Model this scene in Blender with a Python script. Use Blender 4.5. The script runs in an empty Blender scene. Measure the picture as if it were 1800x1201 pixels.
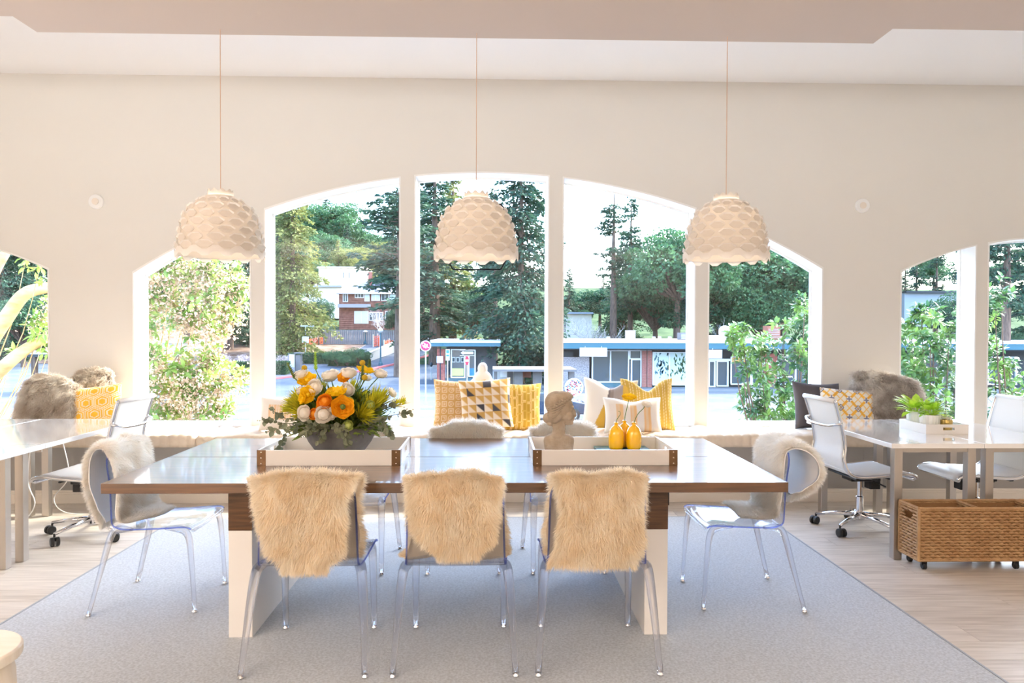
import bpy, bmesh, math, random
import numpy as np
from mathutils import Vector, Matrix, Euler
S = bpy.context.scene
C = S.collection
PI = math.pi
random.seed(7)
# ---------------------------------------------------------------- camera
F = 1290.0
CAMZ = 1.445
yaw, pitch, roll = math.atan(33 / F), math.atan(20.5 / F), 0.0035
fw = Vector((math.sin(yaw) * math.cos(pitch), math.cos(yaw) * math.cos(pitch), -math.sin(pitch)))
r0 = Vector((math.cos(yaw), -math.sin(yaw), 0))
u0 = r0.cross(fw)
rt = r0 * math.cos(roll) + u0 * math.sin(roll)
up = u0 * math.cos(roll) - r0 * math.sin(roll)
cam = bpy.data.objects.new('camera', bpy.data.cameras.new('camera'))
C.objects.link(cam)
cam.matrix_world = Matrix(((rt.x, up.x, -fw.x, 0), (rt.y, up.y, -fw.y, 0), (rt.z, up.z, -fw.z, CAMZ), (0, 0, 0, 1)))
cam.data.sensor_width = 36
cam.data.lens = F * 36 / 1800
cam.data.clip_end = 1000
cam.data.clip_start = 0.05
S.camera = cam


def ray(px, py):
    return fw + rt * ((px - 900) / F) - up * ((py - 600.5) / F)


def U(px, py, Y):
    """X, Z of the point seen at a pixel of the photograph, at depth Y"""
    d = ray(px, py)
    t = Y / d.y
    return t * d.x, CAMZ + t * d.z


def UX(px, py, Y):
    return U(px, py, Y)[0]


def UZ(px, py, Y):
    return U(px, py, Y)[1]


# ---------------------------------------------------------------- world, sun, lights, exposure
w = bpy.data.worlds.new('sky')
S.world = w
w.use_nodes = True
wn = w.node_tree
wn.nodes.clear()
out = wn.nodes.new('ShaderNodeOutputWorld')
bg = wn.nodes.new('ShaderNodeBackground')
sky = wn.nodes.new('ShaderNodeTexSky')
sky.sky_type = 'NISHITA'
sky.sun_disc = False
sky.sun_elevation = math.radians(40)
SUN = Vector((0.67, 0.371, 0.643)).normalized()
sky.sun_rotation = math.atan2(SUN.x, SUN.y)
sky.air_density = 1.0
sky.dust_density = 3.0
bg.inputs['Strength'].default_value = 1.75
tint = wn.nodes.new('ShaderNodeMix')
tint.data_type = 'RGBA'
tint.blend_type = 'MULTIPLY'
tint.inputs[0].default_value = 1.0
tint.inputs[7].default_value = (0.90, 0.98, 1.10, 1)
wn.links.new(sky.outputs[0], tint.inputs[6])
wn.links.new(tint.outputs[2], bg.inputs['Color'])
wn.links.new(bg.outputs[0], out.inputs['Surface'])

ld = bpy.data.lights.new('sun', 'SUN')
ld.energy = 5.2
ld.angle = math.radians(2.0)
ld.color = (1, 0.9, 0.74)
lo = bpy.data.objects.new('sun', ld)
C.objects.link(lo)
lo.rotation_euler = SUN.to_track_quat('Z', 'Y').to_euler()


def area(name, loc, size, energy, col, target):
    d = bpy.data.lights.new(name, 'AREA')
    d.shape = 'RECTANGLE'
    d.size, d.size_y = size
    d.energy = energy
    d.color = col
    o = bpy.data.objects.new(name, d)
    C.objects.link(o)
    o.location = loc
    o.rotation_euler = (Vector(target) - Vector(loc)).to_track_quat('-Z', 'Y').to_euler()
    return o


area('fill_uplight', (-4.0, -1.4, 1.9), (3.6, 2.6), 560, (0.97, 1, 1.0), (-4.0, -1.4, 4))  # unseen fill added to brighten the room off the ceiling, no fixture there
area('fill_uplight', (3.0, -2.0, 1.9), (4.5, 2.6), 235, (0.96, 1, 1.0), (3.0, -2.0, 4))  # weaker added fill on the right side
S.view_settings.view_transform = 'Standard'
S.view_settings.look = 'None'
S.view_settings.gamma = 1
S.view_settings.use_curve_mapping = False
S.view_settings.exposure = 0.34
cy = S.cycles
cy.max_bounces = 12
cy.diffuse_bounces = 6
cy.glossy_bounces = 4
cy.transmission_bounces = 8
cy.transparent_max_bounces = 16
cy.caustics_reflective = False
cy.caustics_refractive = False
cy.sample_clamp_indirect = 6
cy.sample_clamp_direct = 0
cy.use_denoising = True

# ---------------------------------------------------------------- materials


def nd(nt, t, **kw):
    n = nt.nodes.new('ShaderNode' + t)
    for k, v in kw.items():
        if k in n.inputs:
            n.inputs[k].default_value = v
        else:
            setattr(n, k, v)
    return n


def c4(c):
    return (c[0], c[1], c[2], 1)


def mat(name, col, rough=0.5, metal=0.0, col2=None, scale=5.0, stretch=None, bump=0.0, bscale=None, coat=0.0,
        sheen=0.0, trans=0.0, ior=1.5, emit=None, estr=0.0, attr=False, transl=0.0, spec=0.5, coord='Object', detail=4.0,
        contrast=(0.35, 0.65)):
    m = bpy.data.materials.new(name)
    m.use_nodes = True
    nt = m.node_tree
    b = nt.nodes['Principled BSDF']
    o = nt.nodes['Material Output']
    L = nt.links.new
    b.inputs['Base Color'].default_value = c4(col)
    b.inputs['Roughness'].default_value = rough
    b.inputs['Metallic'].default_value = metal
    b.inputs['Coat Weight'].default_value = coat
    b.inputs['Coat Roughness'].default_value = 0.06
    b.inputs['Sheen Weight'].default_value = sheen
    b.inputs['Transmission Weight'].default_value = trans
    b.inputs['IOR'].default_value = ior
    b.inputs['Specular IOR Level'].default_value = spec
    if emit:
        b.inputs['Emission Color'].default_value = c4(emit)
        b.inputs['Emission Strength'].default_value = estr
    csock = None
    if attr:
        a = nd(nt, 'Attribute', attribute_name='Col')
        csock = a.outputs['Color']
        L(csock, b.inputs['Base Color'])
    tex = None
    if col2 is not None or bump:
        tc = nd(nt, 'TexCoord')
        mp = nd(nt, 'Mapping')
        if stretch:
            mp.inputs['Scale'].default_value = stretch
        L(tc.outputs[coord], mp.inputs['Vector'])
        if col2 is not None:
            nz = nd(nt, 'TexNoise', Scale=scale, Detail=detail)
            L(mp.outputs[0], nz.inputs['Vector'])
            cr = nd(nt, 'ValToRGB')
            cr.color_ramp.elements[0].position = contrast[0]
            cr.color_ramp.elements[1].position = contrast[1]
            cr.color_ramp.elements[0].color = c4(col)
            cr.color_ramp.elements[1].color = c4(col2)
            L(nz.outputs['Fac'], cr.inputs['Fac'])
            csock = cr.outputs['Color']
            L(csock, b.inputs['Base Color'])
        if bump:
            n2 = nd(nt, 'TexNoise', Scale=bscale or scale * 6, Detail=3.0)
            L(mp.outputs[0], n2.inputs['Vector'])
            bp = nd(nt, 'Bump', Strength=bump, Distance=0.01)
            L(n2.outputs['Fac'], bp.inputs['Height'])
            L(bp.outputs[0], b.inputs['Normal'])
    if transl:
        t = nd(nt, 'BsdfTranslucent')
        t.inputs['Color'].default_value = c4(col)
        if csock:
            L(csock, t.inputs['Color'])
        mx = nd(nt, 'MixShader')
        mx.inputs[0].default_value = transl
        L(b.outputs[0], mx.inputs[1])
        L(t.outputs[0], mx.inputs[2])
        L(mx.outputs[0], o.inputs['Surface'])
    return m


def clear_mat(name, tint, glass_w, ior=1.45, rough=0.0, gtint=(1, 1, 1)):
    """clear plastic: part straight-through, part refracting, with surface reflections"""
    m = bpy.data.materials.new(name)
    m.use_nodes = True
    nt = m.node_tree
    nt.nodes.remove(nt.nodes['Principled BSDF'])
    o = nt.nodes['Material Output']
    L = nt.links.new
    g = nd(nt, 'BsdfGlass', Roughness=rough, IOR=ior)
    g.inputs['Color'].default_value = c4(gtint)
    t = nd(nt, 'BsdfTransparent')
    t.inputs['Color'].default_value = c4(tint)
    mx = nd(nt, 'MixShader')
    mx.inputs[0].default_value = glass_w
    L(t.outputs[0], mx.inputs[1])
    L(g.outputs[0], mx.inputs[2])
    L(mx.outputs[0], o.inputs['Surface'])
    return m


def pane_mat(name, tint=(0.96, 0.985, 0.98), w=1.0):
    m = bpy.data.materials.new(name)
    m.use_nodes = True
    nt = m.node_tree
    nt.nodes.remove(nt.nodes['Principled BSDF'])
    o = nt.nodes['Material Output']
    L = nt.links.new
    g = nd(nt, 'BsdfGlossy', Roughness=0.0)
    t = nd(nt, 'BsdfTransparent')
    t.inputs['Color'].default_value = c4(tint)
    fr = nd(nt, 'Fresnel', IOR=1.45)
    mu = nd(nt, 'Math', operation='MULTIPLY')
    mu.inputs[1].default_value = w
    ge = nd(nt, 'NewGeometry')
    inv = nd(nt, 'Math', operation='SUBTRACT')
    inv.inputs[0].default_value = 1.0
    L(ge.outputs['Backfacing'], inv.inputs[1])
    m2 = nd(nt, 'Math', operation='MULTIPLY')
    L(fr.outputs[0], m2.inputs[0])
    L(inv.outputs[0], m2.inputs[1])
    L(m2.outputs[0], mu.inputs[0])
    mx = nd(nt, 'MixShader')
    L(mu.outputs[0], mx.inputs[0])
    L(t.outputs[0], mx.inputs[1])
    L(g.outputs[0], mx.inputs[2])
    L(mx.outputs[0], o.inputs['Surface'])
    return m


M = {}
M['wall'] = mat('cream_wall', (0.78, 0.75, 0.70), 0.85, bump=0.05, scale=40)
M['ceil'] = mat('white_ceiling', (0.90, 0.88, 0.87), 0.9)
M['soffit'] = mat('soffit_shade_tan', (0.60, 0.51, 0.45), 0.9)  # white soffit in shade; the shade is put into this tan colour
M['trim'] = mat('white_trim', (0.90, 0.89, 0.87), 0.45)
M['pane'] = pane_mat('window_glass')
M['taupe'] = mat('taupe_paint', (0.36, 0.335, 0.31), 0.75)
M['base'] = mat('cream_moulding', (0.82, 0.74, 0.65), 0.5)
M['slab'] = mat('subfloor', (0.22, 0.17, 0.13), 0.9)
PL = [mat('oak_plank_%d' % i, a, 0.42, col2=b, scale=3.0, stretch=(1.0, 14, 1), coord='Object', bump=0.02, bscale=30)
      for i, (a, b) in enumerate([((0.56, 0.49, 0.41), (0.71, 0.64, 0.56)), ((0.51, 0.44, 0.37), (0.67, 0.60, 0.52)),
                                  ((0.60, 0.53, 0.46), (0.74, 0.67, 0.59)), ((0.52, 0.45, 0.38), (0.70, 0.63, 0.55))])]
M['rug'] = mat('grey_rug', (0.42, 0.45, 0.49), 0.95, col2=(0.58, 0.62, 0.67), scale=90, bump=0.35, bscale=400, sheen=0.2, detail=6)
M['rugedge'] = mat('rug_binding', (0.40, 0.42, 0.45), 0.9)
M['walnut'] = mat('walnut', (0.085, 0.036, 0.013), 0.30, col2=(0.165, 0.072, 0.026), scale=4, stretch=(1, 16, 16), coat=0.6, detail=8, spec=0.6)
M['walnutleg'] = mat('dark_walnut', (0.055, 0.022, 0.008), 0.35, col2=(0.14, 0.06, 0.02), scale=5, stretch=(1, 14, 14), detail=8)
M['lacquer'] = mat('white_lacquer', (0.80, 0.76, 0.72), 0.35)
M['desk'] = mat('white_gloss_desk', (0.92, 0.91, 0.90), 0.12, coat=1.0, spec=0.8)
M['brass'] = mat('brass', (0.60, 0.42, 0.14), 0.3, metal=1)
M['bronze'] = mat('bronze_corner', (0.20, 0.115, 0.06), 0.35, metal=0.8)
M['rivet'] = mat('rivet_metal', (0.75, 0.68, 0.58), 0.25, metal=1)
M['chrome'] = mat('chrome', (0.78, 0.78, 0.80), 0.08, metal=1)
M['steel'] = mat('brushed_steel', (0.50, 0.46, 0.42), 0.36, metal=0.95, bump=0.02, scale=60)
M['black'] = mat('black_plastic', (0.012, 0.012, 0.013), 0.4)
M['blackmetal'] = mat('black_metal', (0.01, 0.01, 0.01), 0.4, metal=0.5)
M['acryl'] = clear_mat('clear_acrylic', (0.955, 0.965, 0.985), 0.30, 1.38)
M['acrylleg'] = clear_mat('clear_acrylic_leg', (0.95, 0.955, 0.985), 0.42, 1.42, gtint=(0.98, 0.985, 1))
M['acryledge'] = clear_mat('blue_tinted_edge', (0.58, 0.64, 0.95), 0.35, 1.45, gtint=(0.62, 0.68, 0.98))
M['wool'] = mat('cream_wool', (0.92, 0.80, 0.62), 0.95, col2=(0.97, 0.90, 0.78), scale=14, transl=0.42, spec=0.1)
M['woolw'] = mat('white_wool', (0.95, 0.90, 0.83), 0.95, col2=(0.98, 0.965, 0.93), scale=14, transl=0.48, spec=0.1)
M['hide'] = mat('suede_hide', (0.88, 0.85, 0.83), 0.9)
M['hidetan'] = mat('suede_hide_tan', (0.85, 0.71, 0.54), 0.9)
M['greyfur'] = mat('grey_fur', (0.46, 0.39, 0.33), 0.9, col2=(0.85, 0.80, 0.74), scale=9, transl=0.25, spec=0.2)
M['tanfur'] = mat('taupe_fur', (0.60, 0.50, 0.40), 0.9, col2=(0.93, 0.88, 0.80), scale=8, transl=0.25, spec=0.2)
M['cushion'] = mat('oatmeal_cushion', (0.84, 0.72, 0.58), 0.95, col2=(0.80, 0.67, 0.53), scale=30, bump=0.15, bscale=300)
M['paper'] = mat('pendant_paper', (0.84, 0.79, 0.73), 0.6, transl=0.35)
M['paper_lit'] = mat('pendant_paper_lit', (0.96, 0.93, 0.90), 0.6, transl=0.45)  # whiter copy of the shade paper; light on its edges put into the colour
M['cord'] = mat('pendant_cord', (0.62, 0.42, 0.30), 0.6)
M['bulb'] = mat('bulb', (1, 0.95, 0.88), 0.3, emit=(1, 0.88, 0.74), estr=40.0)
M['mesh'] = mat('white_mesh_fabric', (0.92, 0.905, 0.88), 0.6, transl=0.25)
M['leather'] = mat('white_leather', (0.84, 0.82, 0.80), 0.4)
M['wicker'] = mat('seagrass', (0.40, 0.225, 0.10), 0.65, col2=(0.50, 0.31, 0.15), scale=14, bump=0.3, bscale=120)
M['wickerdk'] = mat('seagrass_dark', (0.30, 0.15, 0.06), 0.7)
M['stool'] = mat('pale_ash_wood', (0.84, 0.74, 0.60), 0.5, col2=(0.90, 0.82, 0.70), scale=3, stretch=(1, 9, 1))
M['bowl'] = mat('dark_concrete', (0.10, 0.092, 0.088), 0.75, col2=(0.17, 0.155, 0.145), scale=9, bump=0.2, bscale=60)
M['plaster'] = mat('sand_plaster', (0.33, 0.255, 0.18), 0.9, col2=(0.45, 0.36, 0.27), scale=16, bump=0.35, bscale=110)
M['yellow'] = mat('yellow_glaze', (0.90, 0.48, 0.0), 0.12, coat=0.8)
M['bookblue'] = mat('teal_book_cover', (0.02, 0.20, 0.27), 0.3)
M['bookred'] = mat('book_page_edge', (0.75, 0.70, 0.65), 0.7)
M['attr'] = mat('printed_fabric', (1, 1, 1), 0.9, attr=True, bump=0.1, bscale=400, sheen=0.1)
M['print'] = mat('printed_surface', (1, 1, 1), 0.6, attr=True)
M['charcoal'] = mat('charcoal_linen', (0.075, 0.065, 0.075), 0.95, col2=(0.11, 0.095, 0.11), scale=40)
M['stem'] = mat('flower_stem', (0.10, 0.20, 0.03), 0.6)
M['flwhite'] = mat('cream_petal', (0.95, 0.90, 0.82), 0.7, transl=0.35)
M['flyellow'] = mat('yellow_petal', (0.95, 0.66, 0.01), 0.6, transl=0.3)
M['florange'] = mat('orange_petal', (0.92, 0.34, 0.01), 0.6, transl=0.3)
M['flgold'] = mat('gold_petal', (0.93, 0.48, 0.01), 0.6, transl=0.3)
M['flgreen'] = mat('lime_petal', (0.55, 0.62, 0.18), 0.6, transl=0.3)
M['billy'] = mat('mustard_ball', (0.55, 0.36, 0.02), 0.9, bump=0.5, scale=60)
M['spikey'] = mat('yellow_green_tuft', (0.45, 0.45, 0.02), 0.7, col2=(0.75, 0.66, 0.03), scale=20, transl=0.3)
M['fern'] = mat('filler_green', (0.07, 0.13, 0.015), 0.6, col2=(0.24, 0.31, 0.05), scale=20, transl=0.25)
M['euca'] = mat('eucalyptus_leaf', (0.13, 0.15, 0.09), 0.6, col2=(0.24, 0.25, 0.15), scale=15, transl=0.2)
M['limeleaf'] = mat('lime_leaf', (0.30, 0.55, 0.03), 0.4, col2=(0.62, 0.80, 0.08), scale=14, transl=0.35)
M['cable'] = mat('white_cable', (0.88, 0.87, 0.85), 0.4)
M['plate'] = mat('white_plate', (0.87, 0.86, 0.84), 0.4)
M['figurine'] = mat('white_figurine', (0.94, 0.93, 0.91), 0.5)

# ---------------------------------------------------------------- mesh tools


def np_mesh(name, V, Fs):
    """mesh from a vertex array and a list of face index arrays (each n x k)"""
    me = bpy.data.meshes.new(name)
    V = np.asarray(V, dtype=np.float32).reshape(-1, 3)
    me.vertices.add(len(V))
    me.vertices.foreach_set('co', V.ravel())
    nl = sum(f.size for f in Fs)
    npoly = sum(len(f) for f in Fs)
    me.loops.add(nl)
    me.polygons.add(npoly)
    me.loops.foreach_set('vertex_index', np.concatenate([f.ravel() for f in Fs]).astype(np.int32))
    starts, s = [], 0
    for f in Fs:
        k = f.shape[1]
        starts.append(np.arange(len(f), dtype=np.int32) * k + s)
        s += f.size
    me.polygons.foreach_set('loop_start', np.concatenate(starts))
    me.update(calc_edges=True)
    me.validate()
    return me


class MB:
    def __init__(s):
        s.v, s.f = [], []

    def add(s, vs, fs):
        n = len(s.v)
        s.v.extend([tuple(v) for v in vs])
        s.f.extend([tuple(i + n for i in f) for f in fs])
        return s

    def box(s, lo, hi, mtx=None):
        x0, y0, z0 = lo
        x1, y1, z1 = hi
        vs = [(x0, y0, z0), (x1, y0, z0), (x1, y1, z0), (x0, y1, z0), (x0, y0, z1), (x1, y0, z1), (x1, y1, z1), (x0, y1, z1)]
        if mtx is not None:
            vs = [mtx @ Vector(v) for v in vs]
        return s.add(vs, [(0, 3, 2, 1), (4, 5, 6, 7), (0, 1, 5, 4), (1, 2, 6, 5), (2, 3, 7, 6), (3, 0, 4, 7)])

    def cbox(s, c, sz, mtx=None):
        return s.box([c[i] - sz[i] / 2 for i in range(3)], [c[i] + sz[i] / 2 for i in range(3)], mtx)

    def lathe(s, prof, n=24, c=(0, 0, 0), sx=1, sy=1, caps=True, wob=None):
        vs = []
        for (r, z) in prof:
            for i in range(n):
                a = 2 * PI * i / n
                rr, zz = r, z
                if wob:
                    rr, zz = wob(a, r, z)
                vs.append((c[0] + rr * math.cos(a) * sx, c[1] + rr * math.sin(a) * sy, c[2] + zz))
        fs = []
        for j in range(len(prof) - 1):
            for i in range(n):
                k = (i + 1) % n
                fs.append((j * n + i, j * n + k, (j + 1) * n + k, (j + 1) * n + i))
        if caps:
            fs.append(tuple(range(n - 1, -1, -1)))
            fs.append(tuple((len(prof) - 1) * n + i for i in range(n)))
        return s.add(vs, fs)

    def tube(s, pts, rad, n=8, flat=1.0, caps=True, updir=None):
        """tube along points; rad a number or list; flat squashes the second axis"""
        pts = [Vector(p) for p in pts]
        m = len(pts)
        rads = rad if isinstance(rad, (list, tuple)) else [rad] * m
        vs = []
        pu = Vector(updir) if updir else None
        for j in range(m):
            t = (pts[min(j + 1, m - 1)] - pts[max(j - 1, 0)]).normalized()
            if pu is None:
                pu = Vector((0, 0, 1)) if abs(t.z) < 0.9 else Vector((1, 0, 0))
            a = t.cross(pu)
            if a.length < 1e-5:
                a = t.cross(Vector((0.3, 1, 0.2)))
            a.normalize()
            b = a.cross(t).normalized()
            pu = b
            for i in range(n):
                an = 2 * PI * i / n
                vs.append(pts[j] + a * (math.cos(an) * rads[j]) + b * (math.sin(an) * rads[j] * flat))
        fs = []
        for j in range(m - 1):
            for i in range(n):
                k = (i + 1) % n
                fs.append((j * n + i, j * n + k, (j + 1) * n + k, (j + 1) * n + i))
        if caps:
            fs.append(tuple(range(n - 1, -1, -1)))
            fs.append(tuple((m - 1) * n + i for i in range(n)))
        return s.add(vs, fs)

    def ell(s, c, r, nu=14, nv=9, mtx=None):
        vs = [(0, 0, -1)]
        for j in range(1, nv):
            p = -PI / 2 + PI * j / nv
            for i in range(nu):
                a = 2 * PI * i / nu
                vs.append((math.cos(p) * math.cos(a), math.cos(p) * math.sin(a), math.sin(p)))
        vs.append((0, 0, 1))
        o = []
        for v in vs:
            q = Vector((v[0] * r[0], v[1] * r[1], v[2] * r[2]))
            if mtx is not None:
                q = mtx @ q
            o.append(q + Vector(c))
        fs = []
        for i in range(nu):
            fs.append((0, 1 + (i + 1) % nu, 1 + i))
        for j in range(nv - 2):
            for i in range(nu):
                a = 1 + j * nu
                fs.append((a + i, a + (i + 1) % nu, a + nu + (i + 1) % nu, a + nu + i))
        e = len(vs) - 1
        a = 1 + (nv - 2) * nu
        for i in range(nu):
            fs.append((e, a + i, a + (i + 1) % nu))
        return s.add(o, fs)

    def prism(s, poly, y0, y1):
        """polygon in x,z extruded along y"""
        n = len(poly)
        vs = [(p[0], y0, p[1]) for p in poly] + [(p[0], y1, p[1]) for p in poly]
        fs = [tuple(range(n)), tuple(range(2 * n - 1, n - 1, -1))]
        for i in range(n):
            k = (i + 1) % n
            fs.append((i, i + n, k + n, k))
        return s.add(vs, fs)

    def mesh(s, name):
        me = bpy.data.meshes.new(name)
        me.from_pydata([tuple(v) for v in s.v], [], s.f)
        me.validate()
        bm = bmesh.new()
        bm.from_mesh(me)
        bmesh.ops.recalc_face_normals(bm, faces=bm.faces)
        bm.to_mesh(me)
        bm.free()
        return me

    def build(s, name, m, parent=None, smooth=False, bevel=0, seg=2, loc=None):
        return link(name, s.mesh(name), m, parent, smooth, bevel, seg, loc)


def link(name, me, m, parent=None, smooth=False, bevel=0, seg=2, loc=None):
    o = bpy.data.objects.new(name, me)
    C.objects.link(o)
    if m is not None and not me.materials:
        me.materials.append(M[m] if isinstance(m, str) else m)
    if parent is not None:
        o.parent = parent
    if loc is not None:
        o.location = loc
    if smooth:
        me.polygons.foreach_set('use_smooth', [True] * len(me.polygons))
    if bevel:
        b = o.modifiers.new('bevel', 'BEVEL')
        b.width = bevel
        b.segments = seg
        b.limit_method = 'ANGLE'
    return o


def tag(o, label=None, cat=None, group=None, kind=None):
    if label:
        o['label'] = label
    if cat:
        o['category'] = cat
    if group:
        o['group'] = group
    if kind:
        o['kind'] = kind
    return o


def thing(name, label, cat, loc=(0, 0, 0), rz=0, group=None):
    o = bpy.data.objects.new(name, None)
    C.objects.link(o)
    o.location = loc
    o.rotation_euler = (0, 0, rz)
    return tag(o, label, cat, group)


def kids(o):
    return [c for c in o.children]


def dup(root, loc=None, rz=None, label=None, group=None, scale=None):
    def cp(o, par):
        c = o.copy()
        C.objects.link(c)
        c.parent = par
        for k in list(o.children):
            cp(k, c)
        return c
    r = cp(root, None)
    if loc is not None:
        r.location = loc
    if rz is not None:
        r.rotation_euler = (0, 0, rz)
    if scale is not None:
        r.scale = scale if isinstance(scale, (tuple, list)) else (scale,) * 3
    if label:
        r['label'] = label
    if group:
        r['group'] = group
    return r


def catmull(P, n):
    P = [Vector(p) for p in P]
    P = [P[0] * 2 - P[1]] + P + [P[-1] * 2 - P[-2]]
    o = []
    m = len(P) - 3
    for k in range(n):
        t = k / (n - 1) * m
        i = min(int(t), m - 1)
        t -= i
        a, b, c, d = P[i:i + 4]
        o.append(0.5 * ((2 * b) + (c - a) * t + (2 * a - 5 * b + 4 * c - d) * t * t + (3 * b - a - 3 * c + d) * t ** 3))
    return o


def lerp_list(L, t):
    x = t * (len(L) - 1)
    i = min(int(x), len(L) - 2)
    f = x - i
    f = f * f * (3 - 2 * f)
    return L[i] * (1 - f) + L[i + 1] * f


def setcol(me, cols):
    a = me.color_attributes.new('Col', 'FLOAT_COLOR', 'POINT')
    arr = np.ones((len(me.vertices), 4), dtype=np.float32)
    arr[:, :3] = np.asarray(cols, dtype=np.float32)
    a.data.foreach_set('color', arr.ravel())
# ================================================================= ROOM
WY = 6.70          # inner face of window wall
WT = 0.26
CEIL = 3.72
SOFF = 3.05
XL, XR, YB = -6.3, 6.3, -4.0


def struct(name, mb, m, parent=None, **k):
    o = mb.build(name, m, parent, **k)
    if parent is None:
        o['kind'] = 'structure'
    return o


floor = struct('floor', MB().box((XL - .2, YB - .2, -0.12), (XR + .2, WY + WT, -0.012)), 'slab')
pw, plen = 0.19, 1.8
pm = [MB().box((0, 0, -0.012), (plen - 0.002, pw - 0.002, 0)).mesh('plank') for _ in range(4)]
for i in range(4):
    pm[i].materials.append(PL[i])
rows = []
y = 2.2
ri = 0
while y < 6.1:
    off = (ri * 0.67) % plen
    x = XL - off
    while x < XR:
        if not (x > -2.36 and x + plen < 2.08 and 0 < y < 5.4):
            o = bpy.data.objects.new('plank', pm[random.randrange(4)])
            C.objects.link(o)
            o.parent = floor
            o.location = (x, y, 0)
        x += plen
    y += pw
    ri += 1
fb = MB()
for k in range(32):
    yy = 2.2 - pw * (k + 1)
    fb.box((XL, yy, -0.012), (XR, yy + pw - 0.002, 0))
fb.box((-2.3, 2.2, -0.012), (2.0, 5.4, -0.006))
fo = fb.build('plank', PL[1], floor)
fo['kind'] = 'stuff'

rug = thing('area_rug', 'large flat grey heathered area rug under the dining table', 'rug', (-0.14, 3.5, 0))
MB().box((-2.24, -2.1, 0.0005), (2.24, 2.1, 0.009)).build('pile', 'rug', rug, bevel=0.003)
MB().box((-2.252, -2.12, 0.0005), (-2.242, 2.11, 0.0095)).box((2.242, -2.12, 0.0005), (2.252, 2.12, 0.0095)) \
    .box((-2.242, 2.10, 0.0005), (2.242, 2.11, 0.0095)).build('binding', 'rugedge', rug)

# ---- window openings: outlines in the wall plane, measured at the inner face
def arc_x(cx, apx, R):
    def f(px):
        return apx + R - math.sqrt(R * R - (px - cx) ** 2)
    return f


bigarc = arc_x(846, 302, 1155)
rightarc = arc_x(1850, 416, 624)
leftarc = arc_x(-181, 412, 624)
SILL = 0.56
wins = []   # (outline list of (x,z))
for (a, b, fn) in [(-196, -66, leftarc), (-46, 86, leftarc), (233, 441, bigarc), (464.5, 704, bigarc), (728.5, 966, bigarc), (989.5, 1224, bigarc),
                   (1245.5, 1447, bigarc), (1583, 1717, rightarc), (1737, 1962, rightarc)]:
    n = 14
    top = [U(a + (b - a) * k / n, fn(a + (b - a) * k / n), WY) for k in range(n + 1)]
    x0, x1 = top[0][0], top[-1][0]
    wins.append([(x0, SILL)] + [(x0 if k == 0 else x1 if k == n else p[0], p[1]) for k, p in enumerate(top)] + [(x1, SILL)])

# wall with holes: vertical strips between openings, and per-opening pieces over and under
wall = MB()
xs = [XL] + sum([[o[0][0], o[-1][0]] for o in wins], []) + [XR]
for i in range(0, len(xs), 2):
    wall.box((xs[i], WY, -0.12), (xs[i + 1], WY + WT, CEIL))
for o in wins:
    wall.box((o[0][0], WY, -0.12), (o[-1][0], WY + WT, SILL))
    arc = o[1:-1]
    for k in range(len(arc) - 1):
        (xa, za), (xb, zb) = arc[k], arc[k + 1]
        vs = [(xa, WY, za), (xb, WY, zb), (xb, WY, CEIL), (xa, WY, CEIL), (xa, WY + WT, za), (xb, WY + WT, zb), (xb, WY + WT, CEIL), (xa, WY + WT, CEIL)]
        wall.add(vs, [(0, 1, 2, 3), (5, 4, 7, 6), (0, 4, 5, 1)])
me = bpy.data.meshes.new('wall_front')
me.from_pydata(wall.v, [], wall.f)
wo = link('wall_front', me, 'wall')
wo['kind'] = 'structure'

# windows: reveal lining (white trim), frame, pane
for i, o in enumerate(wins):
    root = bpy.data.objects.new('window_%d' % (i + 1), None)
    C.objects.link(root)
    root['kind'] = 'structure'
    cx = (o[0][0] + o[-1][0]) / 2
    cz = 1.6
    root.location = (cx, WY, SILL)

    def inset(d):
        x0, x1 = o[0][0], o[-1][0]
        res = []
        for (x, z) in o:
            xx = x0 + d + (x - x0) * (x1 - x0 - 2 * d) / (x1 - x0)
            res.append((xx, z + d if z == SILL else z - d * 1.05))
        return res

    def ringmesh(d0, d1, y0, y1):
        A, B = inset(d0), inset(d1)
        n = len(A)
        vs = [(p[0] - cx, y0, p[1] - SILL) for p in A] + [(p[0] - cx, y0, p[1] - SILL) for p in B] + \
             [(p[0] - cx, y1, p[1] - SILL) for p in A] + [(p[0] - cx, y1, p[1] - SILL) for p in B]
        fs = []
        for k in range(n):
            q = (k + 1) % n
            fs += [(k, q, q + n, k + n), (k + 2 * n, k + 3 * n, q + 3 * n, q + 2 * n), (k + n, q + n, q + 3 * n, k + 3 * n), (k, k + 2 * n, q + 2 * n, q)]
        return MB().add(vs, fs)
    ringmesh(-0.002, 0.012, -0.004, WT).build('window_reveal', 'trim', root)
    ringmesh(0.012, 0.024, WT - 0.05, WT - 0.01).build('window_frame', 'trim', root)
    B = inset(0.016)
    MB().prism([(p[0] - cx, p[1] - SILL) for p in B], WT - 0.032, WT - 0.027).build('pane', 'pane', root)

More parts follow.
